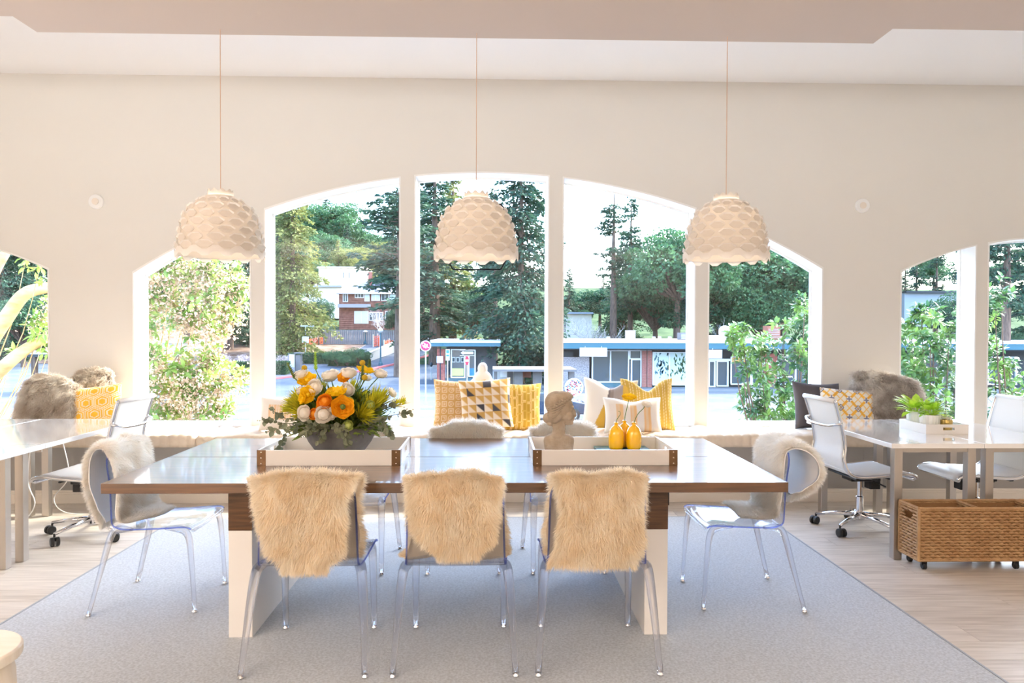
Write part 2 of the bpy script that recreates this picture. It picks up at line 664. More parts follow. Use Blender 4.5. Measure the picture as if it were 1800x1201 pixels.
# ceilings
struct('ceiling', MB().box((XL - .2, YB - .2, CEIL), (XR + .2, WY + WT, CEIL + 0.15)), 'ceil')
e1 = U(65, 57, 1)
ang = lambda px, py: (ray(px, py).y / ray(px, py).z) * (SOFF - CAMZ)
ymid = (ang(65, 57) + ang(1535, 76)) / 2
ysl, ysr = ang(10, 30), ang(1700, 51)
xl = ray(65, 57).x / ray(65, 57).y * ymid
xr = ray(1535, 76).x / ray(1535, 76).y * ymid
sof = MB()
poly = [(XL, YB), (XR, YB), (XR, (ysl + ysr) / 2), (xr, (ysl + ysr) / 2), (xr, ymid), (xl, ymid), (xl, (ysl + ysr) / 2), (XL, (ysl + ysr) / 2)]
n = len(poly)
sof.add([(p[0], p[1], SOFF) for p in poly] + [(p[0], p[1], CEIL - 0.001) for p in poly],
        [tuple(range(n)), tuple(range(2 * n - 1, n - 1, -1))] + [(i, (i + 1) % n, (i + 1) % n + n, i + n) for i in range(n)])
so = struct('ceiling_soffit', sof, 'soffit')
struct('wall_left', MB().box((XL - 0.2, YB - .2, -0.12), (XL, WY + WT, CEIL)), 'wall')
struct('wall_right', MB().box((XR, YB - .2, -0.12), (XR + 0.2, WY + WT, CEIL)), 'wall')
struct('wall_back', MB().box((XL, YB - .2, -0.12), (XR, YB, CEIL)), 'wall')

# round wall fittings
for (px, py, side) in [(170, 355, 'left'), (1515, 362, 'right')]:
    x, z = U(px, py, WY)
    t = thing('wall_speaker', 'small round white wall fitting high on the %s part of the window wall' % side, 'wall fitting', (x, WY, z))
    bmx = Matrix.Rotation(PI / 2, 4, 'X')
    a = MB().lathe([(0.066, 0.001), (0.066, 0.014), (0.060, 0.022), (0.002, 0.024)], 28)
    a.v = [tuple(bmx @ Vector(v)) for v in a.v]
    a.build('housing', 'plate', t, smooth=False)
    b = MB().lathe([(0.030, 0.0245), (0.030, 0.030), (0.002, 0.032)], 20)
    b.v = [tuple(bmx @ Vector(v)) for v in b.v]
    b.build('grille', 'base', t)

# ================================================================= WINDOW BENCH
BF = 6.13
bench = thing('window_bench', 'long built-in taupe window bench below the arched windows', 'bench', (0, BF, 0))
bp = MB()
for k in range(8):
    x0 = XL + 0.01 + k * (XR - XL - .02) / 8
    x1 = x0 + (XR - XL - .02) / 8 - 0.002
    MB().box((x0, 0, 0.0), (x1, 0.02, 0.44)).build('panel', 'taupe', bench)
MB().box((XL + 0.01, -0.01, 0.44), (XR - 0.01, WY - BF - 0.005, 0.462)).build('bench_top', 'taupe', bench)
bb = MB().box((XL + 0.01, -0.018, 0.0), (XR - 0.01, 0, 0.075)).box((XL + 0.01, -0.013, 0.075), (XR - 0.01, 0, 0.092)).box((XL + 0.01, -0.008, 0.092), (XR - 0.01, 0, 0.108))
bb.build('skirting_moulding', 'base', bench, bevel=0.003)
x, z = U(1703.5, 839, BF)
t = thing('power_outlet', 'white double socket plate on the bench front under the right desk', 'socket', (x, BF - 0.0005, z))
MB().box((-0.024, -0.008, -0.058), (0.024, 0, 0.058)).build('cover_plate', 'plate', t, bevel=0.002)
MB().box((-0.013, -0.011, 0.010), (0.013, -0.008, 0.036)).box((-0.013, -0.011, -0.036), (0.013, -0.011 + 0.003, -0.010)).build('socket', 'base', t)

# tufted bench cushions
CL, CD, CH = 1.19, 0.565, 0.095


def cushion_mesh(seed, tuft=0.075):
    rng = random.Random(seed)
    nx, na = 110, 44
    vs = []
    for i in range(nx + 1):
        fx = i / nx
        x = fx * CL
        for j in range(na):
            # go round the section: bottom, front side, top, back side
            t = j / na
            per = 2 * (CD + CH)
            s = t * per
            if s < CH:            # front side going up
                yy, zz, ny, nz, q = 0, s, -1, 0, s / CH
                roll_ = abs(math.sin(q * PI * 3)) * 0.012
                b = 0.009 * abs(math.sin(PI * x / tuft)) ** 0.6 + roll_
            elif s < CH + CD:     # top
                q = (s - CH)
                yy, zz, ny, nz = q, CH, 0, 1
                gx = abs(math.sin(PI * x / (2.2 * tuft)))
                gy = abs(math.sin(PI * (q + 0.01) / 0.145))
                b = 0.026 * (gx * gy) ** 0.5 - 0.004
                if q < 0.03 or q > CD - 0.03:
                    b = 0.012 * abs(math.sin(PI * x / tuft)) ** 0.6
            elif s < 2 * CH + CD:
                q = s - CH - CD
                yy, zz, ny, nz = CD, CH - q, 1, 0
                b = 0.008 * abs(math.sin(PI * x / tuft))
            else:
                q = s - 2 * CH - CD
                yy, zz, ny, nz = CD - q, 0, 0, -1
                b = 0
            e = min(fx, 1 - fx) * CL
            sh = 1 - max(0, 1 - e / 0.02) ** 2 * 0.5
            yy2 = CD / 2 + (yy + ny * b - CD / 2) * (1 if e > 0.02 else 0.97)
            zz2 = CH / 2 + (zz + nz * b - CH / 2) * (sh if zz > 0.0 else 1)
            wob = 0.006 * math.sin(x * 7 + seed) + 0.004 * math.sin(x * 17 + seed * 2)
            vs.append((x, yy2, max(0.001, zz2 + (wob if zz2 > 0.03 else 0))))
    fs = []
    for i in range(nx):
        for j in range(na):
            k = (j + 1) % na
            fs.append((i * na + j, i * na + k, (i + 1) * na + k, (i + 1) * na + j))
    fs.append(tuple(range(na)))
    fs.append(tuple(nx * na + j for j in range(na - 1, -1, -1)))
    me = MB().add(vs, fs).mesh('cushion')
    me.materials.append(M['cushion'])
    return me


cms = [cushion_mesh(1), cushion_mesh(4)]
seam = [UX(344, 780, BF), UX(1349, 772, BF)]
cstep = (seam[1] - seam[0]) / 4
cush_lab = {-2: 'leftmost tufted oatmeal bench cushion, behind the left desks', -1: 'tufted bench cushion under the grey fur pile and yellow hexagon pillow',
            0: 'tufted oatmeal bench cushion just left of the flower bowl', 1: 'tufted bench cushion behind the flower bowl, under the gold medallion pillow',
            2: 'tufted oatmeal bench cushion directly behind the plaster bust and striped pillow', 3: 'sunlit tufted bench cushion under the empty fourth window, right of the pillows',
            4: 'tufted bench cushion under the charcoal and orange patterned pillows', 5: 'tufted bench cushion at the far right behind the desk plants'}
for k in range(-2, 6):
    o = bpy.data.objects.new('bench_cushion', cms[k % 2])
    C.objects.link(o)
    o.location = (seam[0] + (k - 1) * cstep + 0.003, BF - 0.012, 0.462)
    tag(o, cush_lab[k], 'bench cushion', 'tufted mattress cushions along the window bench')
    for p in cms[k % 2].polygons:
        p.use_smooth = True

# ================================================================= DINING TABLE
TX0, TX1, TY0, TY1 = -1.755, 1.355, 3.32, 4.69
table = thing('dining_table', 'large walnut communal table with white slab legs on the grey rug', 'table', ((TX0 + TX1) / 2, (TY0 + TY1) / 2, 0.009))
hx, hy = (TX1 - TX0) / 2, (TY1 - TY0) / 2
MB().box((-hx, -hy, 0.695), (hx, -0.003, 0.741)).build('tabletop', 'walnut', table, bevel=0.002)
MB().box((-hx, 0.003, 0.695), (hx, hy, 0.741)).build('tabletop', 'walnut', table, bevel=0.002)
cxm = (TX0 + TX1) / 2
for (xa, xb, s) in [(-1.225, -1.115, -1), (0.715, 0.825, 1)]:
    lg = MB().box((xa - cxm, -hy + 0.10, 0.0), (xb - cxm, hy - 0.12, 0.50)).build('leg', 'lacquer', table, bevel=0.003)
    lg['label'] = 'white lacquered lower slab of the table leg'
    blk = MB().box((xa - cxm, -hy + 0.098, 0.50), (xb - cxm, hy - 0.118, 0.695)).build('leg_block', 'walnutleg', table, bevel=0.002)
    xo = (xa if s < 0 else xb) - cxm
    b = MB().box((min(xo, xo + s * 0.02), -hy + 0.20, 0.55), (max(xo, xo + s * 0.02), -hy + 0.24, 0.695)).build('bracket', 'brass', table)
    MB().box((min(xo, xo + s * 0.018), -hy + 0.155, 0.60), (max(xo, xo + s * 0.018), -hy + 0.20, 0.695)).build('bracket', 'blackmetal', table)

# ================================================================= PENDANT LAMPS
def shade_r(t):
    """outline of the shade, t from 0 at the bottom to 1 at the top"""
    return float(np.interp(t, [-.1, 0, .12, .24, .38, .5, .62, .70, .77, .83, .88, .93, 1.1], [.233, .228, .221, .214, .207, .199, .187, .175, .160, .141, .117, .088, .060]))


PH = 0.325
NC = 13


def pendant():
    t = thing('pendant_lamp', 'x', 'pendant lamp')
    # inner dome
    sh = MB()
    prof = []
    for k in range(15):
        q = k / 14 * 0.97
        prof.append((max(shade_r(q) - 0.006, 0.012), q * PH))
    sh.lathe(prof, 52, caps=False)
    prof2 = [(r - 0.003, z) for r, z in prof]
    sh.lathe(prof2, 52, caps=False)
    sh.build('lamp_shade', 'paper', t, smooth=True)
    # wavy rim band
    NN = 104

    def wob(a, r, z):
        ph = math.sin(a * NC)
        st = max(-1, min(1, ph * 1.8))
        return r, z + (0.010 * st if z < 0.02 else 0.010 * st)
    rim = MB().lathe([(0.229, -0.012), (0.231, 0.022), (0.2275, 0.022), (0.2255, -0.012), (0.229, -0.012)], NN, caps=False, wob=wob)
    rim.build('rim', 'paper_lit', t, smooth=False)
    # rows of folded hexagonal scales
    R6 = [0.115, 0.235, 0.36, 0.485, 0.615, 0.745, 0.87]
    for ri, q in enumerate(R6):
        r1, r2 = shade_r(q - 0.055), shade_r(q + 0.055)
        rm = shade_r(q)
        hh = 0.052 * 0.335 * (0.75 if q > .7 else 1)
        ww = 2 * PI * rm / NC * 0.80
        z = q * PH
        sl = (r2 - r1) / (0.11 * PH)     # dr/dz
        L = math.sqrt(1 + sl * sl)
        tz, tr = 1 / L, sl / L            # tangent up the surface
        nr, nz = tz, -tr                  # outward normal

        def P(a, b, off, lift=0):
            # a across, b up the surface
            return (a, -(rm + tr * b + nr * off), z + tz * b + nz * off)
        hh = 0.025
        w2 = ww / 2
        shp = [(-w2, 0), (-w2 * 0.45, hh * .62), (w2 * 0.45, hh * .62), (w2, 0), (w2 * 0.45, -hh * .62), (-w2 * 0.45, -hh * .62)]
        offs = [0.0005, 0.003, 0.003, 0.0005, -0.0035, -0.0035]
        vs = [P(a, b, o + 0.002) for (a, b), o in zip(shp, offs)] + [P(a, b, o - 0.0012) for (a, b), o in zip(shp, offs)]
        # narrow upturned lip along the upper edge
        lip = [P(a * 1.10, b + 0.0055, o + 0.0085) for (a, b), o in zip(shp[:4], offs[:4])]
        n0 = len(vs)
        vs += lip
        fs = [(0, 1, 2, 3), (0, 3, 4, 5), (9, 8, 7, 6), (11, 10, 9, 6), (0, 5, 11, 6), (5, 4, 10, 11), (4, 3, 9, 10),
              (0, 1, n0 + 1, n0), (1, 2, n0 + 2, n0 + 1), (2, 3, n0 + 3, n0 + 2), (6, 7, 1, 0), (7, 8, 2, 1), (8, 9, 3, 2)]
        me = MB().add(vs, fs).mesh('scale')
        me.materials.append(M['paper'])
        me.materials.append(M['paper_lit'])
        for pi_ in (7, 8, 9):
            me.polygons[pi_].material_index = 1
        for c in range(NC):
            a = 2 * PI * (c + (0.5 if ri % 2 else 0)) / NC
            if math.sin(a - PI / 2) > 0.75 and False:
                continue
            o = bpy.data.objects.new('scale', me)
            C.objects.link(o)
            o.parent = t
            o.rotation_euler = (0, 0, a)
    # crown

    def wob2(a, r, z):
        return r, z + (0.008 * math.sin(a * 10) if z > 0.33 else 0)
    MB().lathe([(0.085, 0.300), (0.068, 0.322), (0.066, 0.345), (0.062, 0.345), (0.060, 0.318), (0.020, 0.314)], 60, caps=False, wob=wob2).build('crown', 'paper', t)
    MB().lathe([(0.014, 0.24), (0.018, 0.25), (0.018, 0.33), (0.004, 0.345)], 16).build('lamp_holder', 'plate', t)
    MB().ell((0, 0, 0.205), (0.035, 0.035, 0.045), 16, 10).build('bulb', 'bulb', t, smooth=True)
    return t


pl0 = pendant()
zb = UZ(837, 452, 4.0)
PX = [UX(388, 400, 4.0), UX(837, 400, 4.0), UX(1276, 400, 4.0)]
plabs = ['left white scalloped paper pendant lamp, in front of the leafy left window',
         'middle white scalloped paper pendant lamp, in front of the black hexagon',
         'right white scalloped paper pendant lamp, hanging nearest the desk with plants']
for k in range(3):
    L = pl0 if k == 0 else dup(pl0)
    L.location = (PX[k], 4.0, zb)
    L.rotation_euler = (0, 0, 0.1 * k)
    L['label'] = plabs[k]
    L['group'] = 'pendant lamps above the dining table'
clen = SOFF - zb
cm = MB().tube([(0, 0, 0.335), (0, 0, clen)], 0.0022, 6).mesh('cord')
cm.materials.append(M['cord'])
for L in [o for o in C.objects if o.name.split('.')[0] == 'pendant_lamp']:
    o = bpy.data.objects.new('cord', cm)
    C.objects.link(o)
    o.parent = L

# black wire hexagon hanging in the middle window
hxp = [(796, 474), (880, 474), (913, 417), (881, 359), (798, 359), (767, 417)]
HY = WY - 0.12
pts = [U(a, b, HY) for a, b in hxp]
hc = (sum(p[0] for p in pts) / 6, sum(p[1] for p in pts) / 6)
ht = thing('hexagon_hanging', 'large thin black wire hexagon hanging behind the middle pendant lamp', 'wall ornament', (hc[0], HY, hc[1]))
hm = MB()
for k in range(6):
    a, b = pts[k], pts[(k + 1) % 6]
    hm.tube([(a[0] - hc[0], 0, a[1] - hc[1]), (b[0] - hc[0], 0, b[1] - hc[1])], 0.0075, 6)
hm.build('hexagon_frame', 'blackmetal', ht)
tp = max(p[1] for p in pts) - hc[1]
ztop = UZ(840, bigarc(840), WY) - .013 - hc[1]
MB().tube([(0, 0, tp), (0, 0, ztop + 0.05)], 0.0008, 5).tube([(0, -.006, ztop + .05), (0, .1205, ztop + .05)], .0025, 6).build('hanging_wire', 'cable', ht)
# ================================================================= CLEAR CHAIRS
def sheet(profile, hw, curve, thick, nu=18, closed=True):
    """thick curved sheet: profile list of (y,z), hw(s) half width, curve(u,s)->(dy,dz)"""
    n = len(profile)
    top, bot = [], []
    for i, p in enumerate(profile):
        a = profile[max(0, i - 1)]
        b = profile[min(n - 1, i + 1)]
        t = Vector((b[0] - a[0], b[1] - a[1])).normalized()
        nr = Vector((-t.y, t.x))
        s = i / (n - 1)
        for k in range(nu + 1):
            u = -1 + 2 * k / nu
            dy, dz = curve(u, s)
            x = u * hw(s)
            top.append((x, p[0] + dy + nr.x * thick / 2, p[1] + dz + nr.y * thick / 2))
            bot.append((x, p[0] + dy - nr.x * thick / 2, p[1] + dz - nr.y * thick / 2))
    N = len(top)
    w = nu + 1
    fs = []
    for i in range(n - 1):
        for k in range(nu):
            a = i * w + k
            fs.append((a, a + 1, a + w + 1, a + w))
            fs.append((N + a, N + a + w, N + a + w + 1, N + a + 1))
        fs.append((i * w, (i + 1) * w, N + (i + 1) * w, N + i * w))
        a = i * w + nu
        fs.append((a, N + a, N + a + w, a + w))
    for k in range(nu):
        fs.append((k, N + k, N + k + 1, k + 1))
        a = (n - 1) * w + k
        fs.append((a, a + 1, N + a + 1, N + a))
    return MB().add(top + bot, fs), top, bot, w


def P2(L, n):
    return [(v.x, v.y) for v in catmull([(a, b, 0) for a, b in L], n)]


SEATP = P2([(.238, .405), (.236, .428), (.20, .436), (.10, .430), (-.03, .424), (-.11, .424), (-.147, .434)], 22)
BACKP = P2([(-.147, .434), (-.162, .455), (-.168, .53), (-.176, .65), (-.200, .80)], 22)


def seat_hw(s):
    base = .232 - .022 * s
    if s < .22:
        base *= (1 - (1 - s / .22) ** 2.2 * .14)
    return base


def back_hw(s):
    base = .212 - .012 * s
    if s > .86:
        q = (s - .86) / .14
        base *= 1 - .16 * q ** 3
    return base


def acrylic_chair():
    t = thing('clear_chair', 'x', 'chair')
    m, top, bot, w = sheet(SEATP, seat_hw, lambda u, s: (0, -.014 * (1 - u * u) * math.sin(PI * min(1, s * 1.05))), .009)
    m.build('seat', 'acryl', t, smooth=True)
    rim = []
    for side in (0, w - 1):
        rim.append([Vector(top[i * w + side]) * .5 + Vector(bot[i * w + side]) * .5 for i in range(len(SEATP))])
    m2, top2, bot2, w2 = sheet(BACKP, back_hw, lambda u, s: (-.022 * (1 - u * u) * min(1, s * 1.6), 0), .008)
    m2.build('backrest', 'acryl', t, smooth=True)
    for q, side in enumerate((0, w2 - 1)):
        e = MB()
        path = rim[q][3:] + [Vector(top2[i * w2 + side]) * .5 + Vector(bot2[i * w2 + side]) * .5 for i in range(1, len(BACKP))]
        e.tube(path, .0042, 6)
        e.build('shell_edge', 'acryledge', t, smooth=True)
    for sx in (-1, 1):
        pts = catmull([(sx * .196, .10, .424), (sx * .203, .18, .421), (sx * .206, .218, .385), (sx * .209, .232, .28), (sx * .211, .25, .012)], 14)
        l = MB().tube(pts, [.010, .015, .022, .024, .024, .023, .022, .021, .020, .019, .018, .016, .015, .014], 10, flat=.78).build('leg', 'acrylleg', t, smooth=True)
        MB().lathe([(.013, 0), (.014, .006), (.009, .016)], 12, c=(sx * .211, .25, -0.0)).build('foot_cap', 'chrome', l)
        pts = catmull([(sx * .20, -.06, .420), (sx * .212, -.125, .424), (sx * .224, -.158, .395), (sx * .238, -.195, .25), (sx * .254, -.255, .012)], 14)
        l = MB().tube(pts, [.010, .016, .023, .025, .025, .024, .023, .022, .021, .020, .018, .016, .015, .014], 10, flat=.78).build('leg', 'acrylleg', t, smooth=True)
        MB().lathe([(.013, 0), (.014, .006), (.009, .016)], 12, c=(sx * .254, -.255, -0.0)).build('foot_cap', 'chrome', l)
    return t


RUGZ = 0.0095
spots = [((-.778, 3.27), 0, 'near side of the table, left'), ((-.157, 3.27), 0, ''), ((.445, 3.27), 0, ''),
         ((-.86, 4.535), PI, ''), ((-.17, 4.535), PI, ''), ((.45, 4.535), PI, ''),
         ((1.335, 3.935), PI / 2, ''), ((-1.755, 3.94), -PI / 2, '')]
clabs = ['clear acrylic chair on the near side of the table, the left one of three',
         'clear acrylic chair on the near side of the table, the middle one of three',
         'clear acrylic chair on the near side of the table, the right one of three',
         'clear acrylic chair on the window side of the table, hidden behind the flower bowl',
         'clear acrylic chair on the window side of the table, in front of the triangle pillow',
         'clear acrylic chair on the window side of the table, behind the plaster bust',
         'clear acrylic chair at the right end of the table, facing left',
         'clear acrylic chair at the left end of the table, facing right']
ch0 = acrylic_chair()
chairs = []
for k, ((x, y), rz, _) in enumerate(spots):
    c_ = ch0 if k == 0 else dup(ch0)
    c_.location = (x, y, RUGZ)
    c_.rotation_euler = (0, 0, rz)
    c_['label'] = clabs[k]
    c_['group'] = 'clear acrylic chairs around the dining table'
    chairs.append(c_)


# ---------------------------------------------------------------- hair on a surface
def strands(roots, dirs, length, w0, rng, droop=0.25, wave=0.0, seg=2):
    """flat tapering strands: arrays n x 3"""
    n = len(roots)
    d = dirs / np.linalg.norm(dirs, axis=1, keepdims=True)
    L = (length * rng.uniform(0.65, 1.15, n))[:, None]
    side = np.cross(d, rng.normal(size=(n, 3)))
    side /= np.linalg.norm(side, axis=1, keepdims=True) + 1e-9
    w_ = (w0 * rng.uniform(0.7, 1.3, n))[:, None]
    g = np.array([0, 0, -1.0])[None] * droop
    wv = np.cross(d, side) * wave
    p0 = roots
    p1 = roots + d * L * 0.5 + g * L * 0.12 + wv * L * 0.5
    p2 = roots + d * L + g * L * 0.5 - wv * L * 0.35
    V = np.stack([p0 - side * w_, p0 + side * w_, p1 - side * w_ * .75, p1 + side * w_ * .75, p2], axis=1).reshape(-1, 3)
    b = (np.arange(n) * 5)[:, None]
    Q = b + np.array([[0, 1, 3, 2]])
    T = b + np.array([[2, 3, 4]])
    return V, Q, T


def make_throw(name, label, path, hwl, hwr, pelt_mat, wool_mat, n_str, seed, hair=.04, w0=.0011, side_wave=.02, nv=44, nu=22,
               thick=.007, cat='sheepskin throw', group=None, both=False, wave=0.15, lump=0.006, comb=.55, arc=.02):
    """path (y,z) across the chair, outer side = left of travel turned outward; hw lists of half widths along it"""
    rng = np.random.default_rng(seed)
    P = P2(path, nv)
    tan, nor = [], []
    for i in range(nv):
        a, b = P[max(0, i - 1)], P[min(nv - 1, i + 1)]
        t_ = Vector((b[0] - a[0], b[1] - a[1])).normalized()
        tan.append(t_)
        nor.append(Vector((t_.y, -t_.x)))
    G = np.zeros((nv, nu + 1, 3))
    N = np.zeros((nv, nu + 1, 3))
    T = np.zeros((nv, nu + 1, 3))
    for i in range(nv):
        s = i / (nv - 1)
        l, r = lerp_list(hwl, s), lerp_list(hwr, s)
        wl = side_wave * (math.sin(s * 9 + seed) * .6 + math.sin(s * 17 + seed * 2.3) * .4)
        wr = side_wave * (math.sin(s * 8 + seed * 1.7) * .6 + math.sin(s * 19 + seed) * .4)
        for k in range(nu + 1):
            q = k / nu
            x = -(l + wl) * (1 - q) + (r + wr) * q
            wob = lump * math.sin(x * 22 + s * 9 + seed) + lump * .7 * math.sin(s * 21 + x * 9)
            ny, nz = nor[i]
            drop = arc * abs(2 * q - 1) ** 3.5 * min(1, max(0, (P[i][1] - .60) / .2))
            G[i, k] = (x, P[i][0] + ny * wob, P[i][1] + nz * wob - drop)
            N[i, k] = (0, ny, nz)
            T[i, k] = (0, tan[i].x, tan[i].y)
    w_ = nu + 1
    top = (G + N * thick / 2).reshape(-1, 3)
    bot = (G - N * thick / 2).reshape(-1, 3)
    K = len(top)
    idx = np.arange(K).reshape(nv, w_)
    f1 = np.stack([idx[:-1, :-1], idx[:-1, 1:], idx[1:, 1:], idx[1:, :-1]], -1).reshape(-1, 4)
    f2 = f1[:, ::-1] + K
    e = []
    loop = list(idx[0, :]) + list(idx[1:, -1]) + list(idx[-1, -2::-1]) + list(idx[-2:0:-1, 0])
    for a, b in zip(loop, loop[1:] + loop[:1]):
        e.append((a, b, b + K, a + K))
    me = np_mesh('pelt', np.concatenate([top, bot]), [f1, f2, np.array(e)])
    root = thing(name, label, cat, group=group)
    link('pelt', me, pelt_mat, root, smooth=True)
    # wool
    iu = rng.uniform(0, 1, n_str)
    edge = rng.random(n_str) < .16
    iu = np.where(edge, np.where(rng.random(n_str) < .5, rng.uniform(0, .03, n_str), rng.uniform(.97, 1, n_str)), iu)
    iv = rng.uniform(0, 1, n_str)
    edv = rng.random(n_str) < .05
    iv = np.where(edv, np.where(rng.random(n_str) < .5, rng.uniform(0, .02, n_str), rng.uniform(.98, 1, n_str)), iv)
    a = iv * (nv - 1)
    i0 = np.minimum(a.astype(int), nv - 2)
    fa = (a - i0)[:, None]
    b = iu * nu
    k0 = np.minimum(b.astype(int), nu - 1)
    fb = (b - k0)[:, None]

    def samp(A):
        return (A[i0, k0] * (1 - fa) * (1 - fb) + A[i0 + 1, k0] * fa * (1 - fb) + A[i0, k0 + 1] * (1 - fa) * fb + A[i0 + 1, k0 + 1] * fa * fb)
    R, Nn, Tt = samp(G), samp(N), samp(T)
    X = np.zeros_like(R)
    X[:, 0] = 1
    ex = np.clip((iu - .5) * 2, -1, 1) ** 9
    down = np.where(Tt[:, 2:3] > 0, -1, 1) * Tt       # comb along the skin, downwards
    # clumps: low frequency direction noise
    cl = np.stack([np.sin(R[:, 0] * 60 + R[:, 2] * 33 + seed), np.sin(R[:, 1] * 50 + R[:, 0] * 41), np.sin(R[:, 2] * 57 - R[:, 0] * 29 + 1)], 1)
    D = Nn * .75 + down * comb + X * ex[:, None] * 1.3 + cl * .28 + rng.normal(size=R.shape) * .22
    en = (np.clip((iv - .5) * 2, -1, 1) ** 15)[:, None] * Tt * 1.1
    D = D + en
    R = R + Nn * thick * .4
    V, Q, Tr = strands(R, D, hair, w0, rng, droop=.35, wave=wave)
    wo_ = link('wool_pile', np_mesh('wool_pile', V, [Q, Tr]), wool_mat, root)
    wo_['kind'] = 'stuff'
    return root


INB = [(-.03, .452), (-.11, .452), (-.138, .475), (-.148, .56), (-.155, .66), (-.176, .79), (-.200, .829), (-.226, .80)]
wg = 'cream sheepskin throws on the clear chairs'
NS = 46000
t1 = make_throw('sheepskin_throw', 'cream sheepskin over the left near chair, its back flap tapering low',
                INB + [(-.222, .66), (-.216, .53), (-.216, .455)],
                [.17, .18, .19, .20, .215, .225, .19, .175, .155, .09], [.17, .18, .19, .20, .20, .21, .20, .175, .15, .07], 'hidetan', 'wool', NS, 3, hair=.048, group=wg)
t2 = make_throw('sheepskin_throw', 'cream sheepskin over the middle near chair, with a rounded back flap',
                INB + [(-.226, .68), (-.222, .58), (-.220, .50)],
                [.20, .21, .21, .205, .20, .19, .185, .175, .15, .07], [.20, .21, .21, .205, .20, .17, .175, .17, .15, .07], 'hidetan', 'wool', NS, 8, hair=.040, group=wg)
t3 = make_throw('sheepskin_throw', 'cream sheepskin over the right near chair, waisted and flaring at its lower corners',
                INB + [(-.224, .66), (-.218, .54), (-.218, .462)],
                [.16, .18, .19, .20, .205, .215, .185, .150, .165, .185], [.16, .18, .19, .20, .205, .205, .165, .150, .175, .150], 'hidetan', 'wool', NS, 12, hair=.040, group=wg)
t4 = make_throw('sheepskin_throw', 'cream sheepskin on the window-side chair behind the flower bowl',
                INB + [(-.222, .66), (-.216, .53)], [.18, .19, .20, .20, .20, .19], [.18, .19, .20, .20, .20, .19], 'woolw', 'woolw', 26000, 17, hair=.052, arc=.05, group=wg)
t5 = make_throw('sheepskin_throw', 'white sheepskin mound over the window-side chair below the triangle pillow',
                INB + [(-.222, .66), (-.216, .53)], [.18, .19, .20, .205, .205, .19], [.18, .19, .20, .205, .20, .19], 'woolw', 'woolw', 26000, 21, hair=.052, arc=.05, group=wg)
t6 = make_throw('sheepskin_throw', 'white sheepskin over the window-side chair just behind the plaster bust',
                INB + [(-.222, .66), (-.216, .53)], [.18, .19, .20, .20, .20, .19], [.18, .19, .20, .20, .20, .19], 'woolw', 'woolw', 26000, 25, hair=.052, arc=.05, group=wg)
t7 = make_throw('sheepskin_throw', 'cream sheepskin curling out behind the chair at the right table end',
                [(.02, .450), (-.09, .452), (-.138, .475), (-.148, .56), (-.155, .66), (-.172, .78), (-.200, .835), (-.265, .842), (-.325, .80), (-.352, .72), (-.335, .64), (-.285, .585), (-.25, .57)],
                [.10, .17, .19, .185, .19, .20, .195, .18, .14, .08], [.14, .17, .175, .17, .18, .19, .19, .175, .14, .08], 'hide', 'woolw', 44000, 31, hair=.042, group=wg, lump=.004)
t8 = make_throw('sheepskin_throw', 'white sheepskin over the chair at the left table end',
                [(.00, .450), (-.09, .452), (-.138, .475), (-.148, .56), (-.155, .66), (-.172, .78), (-.200, .835), (-.250, .838), (-.283, .79), (-.293, .70), (-.285, .60), (-.262, .50), (-.25, .43)],
                [.10, .17, .19, .185, .20, .205, .195, .18, .15, .10], [.10, .17, .19, .185, .20, .205, .195, .18, .15, .10], 'hide', 'woolw', 44000, 37, hair=.042, group=wg, lump=.004)
for k, tt in enumerate([t1, t2, t3, t4, t5, t6, t7, t8]):
    tt.location = chairs[k].location
    tt.rotation_euler = chairs[k].rotation_euler

# ================================================================= OFFICE CHAIRS
OP = P2([(.285, .405), (.27, .432), (.20, .445), (.05, .432), (-.12, .425), (-.205, .455), (-.240, .54), (-.232, .64), (-.252, .76), (-.300, .93), (-.318, .955)], 90)


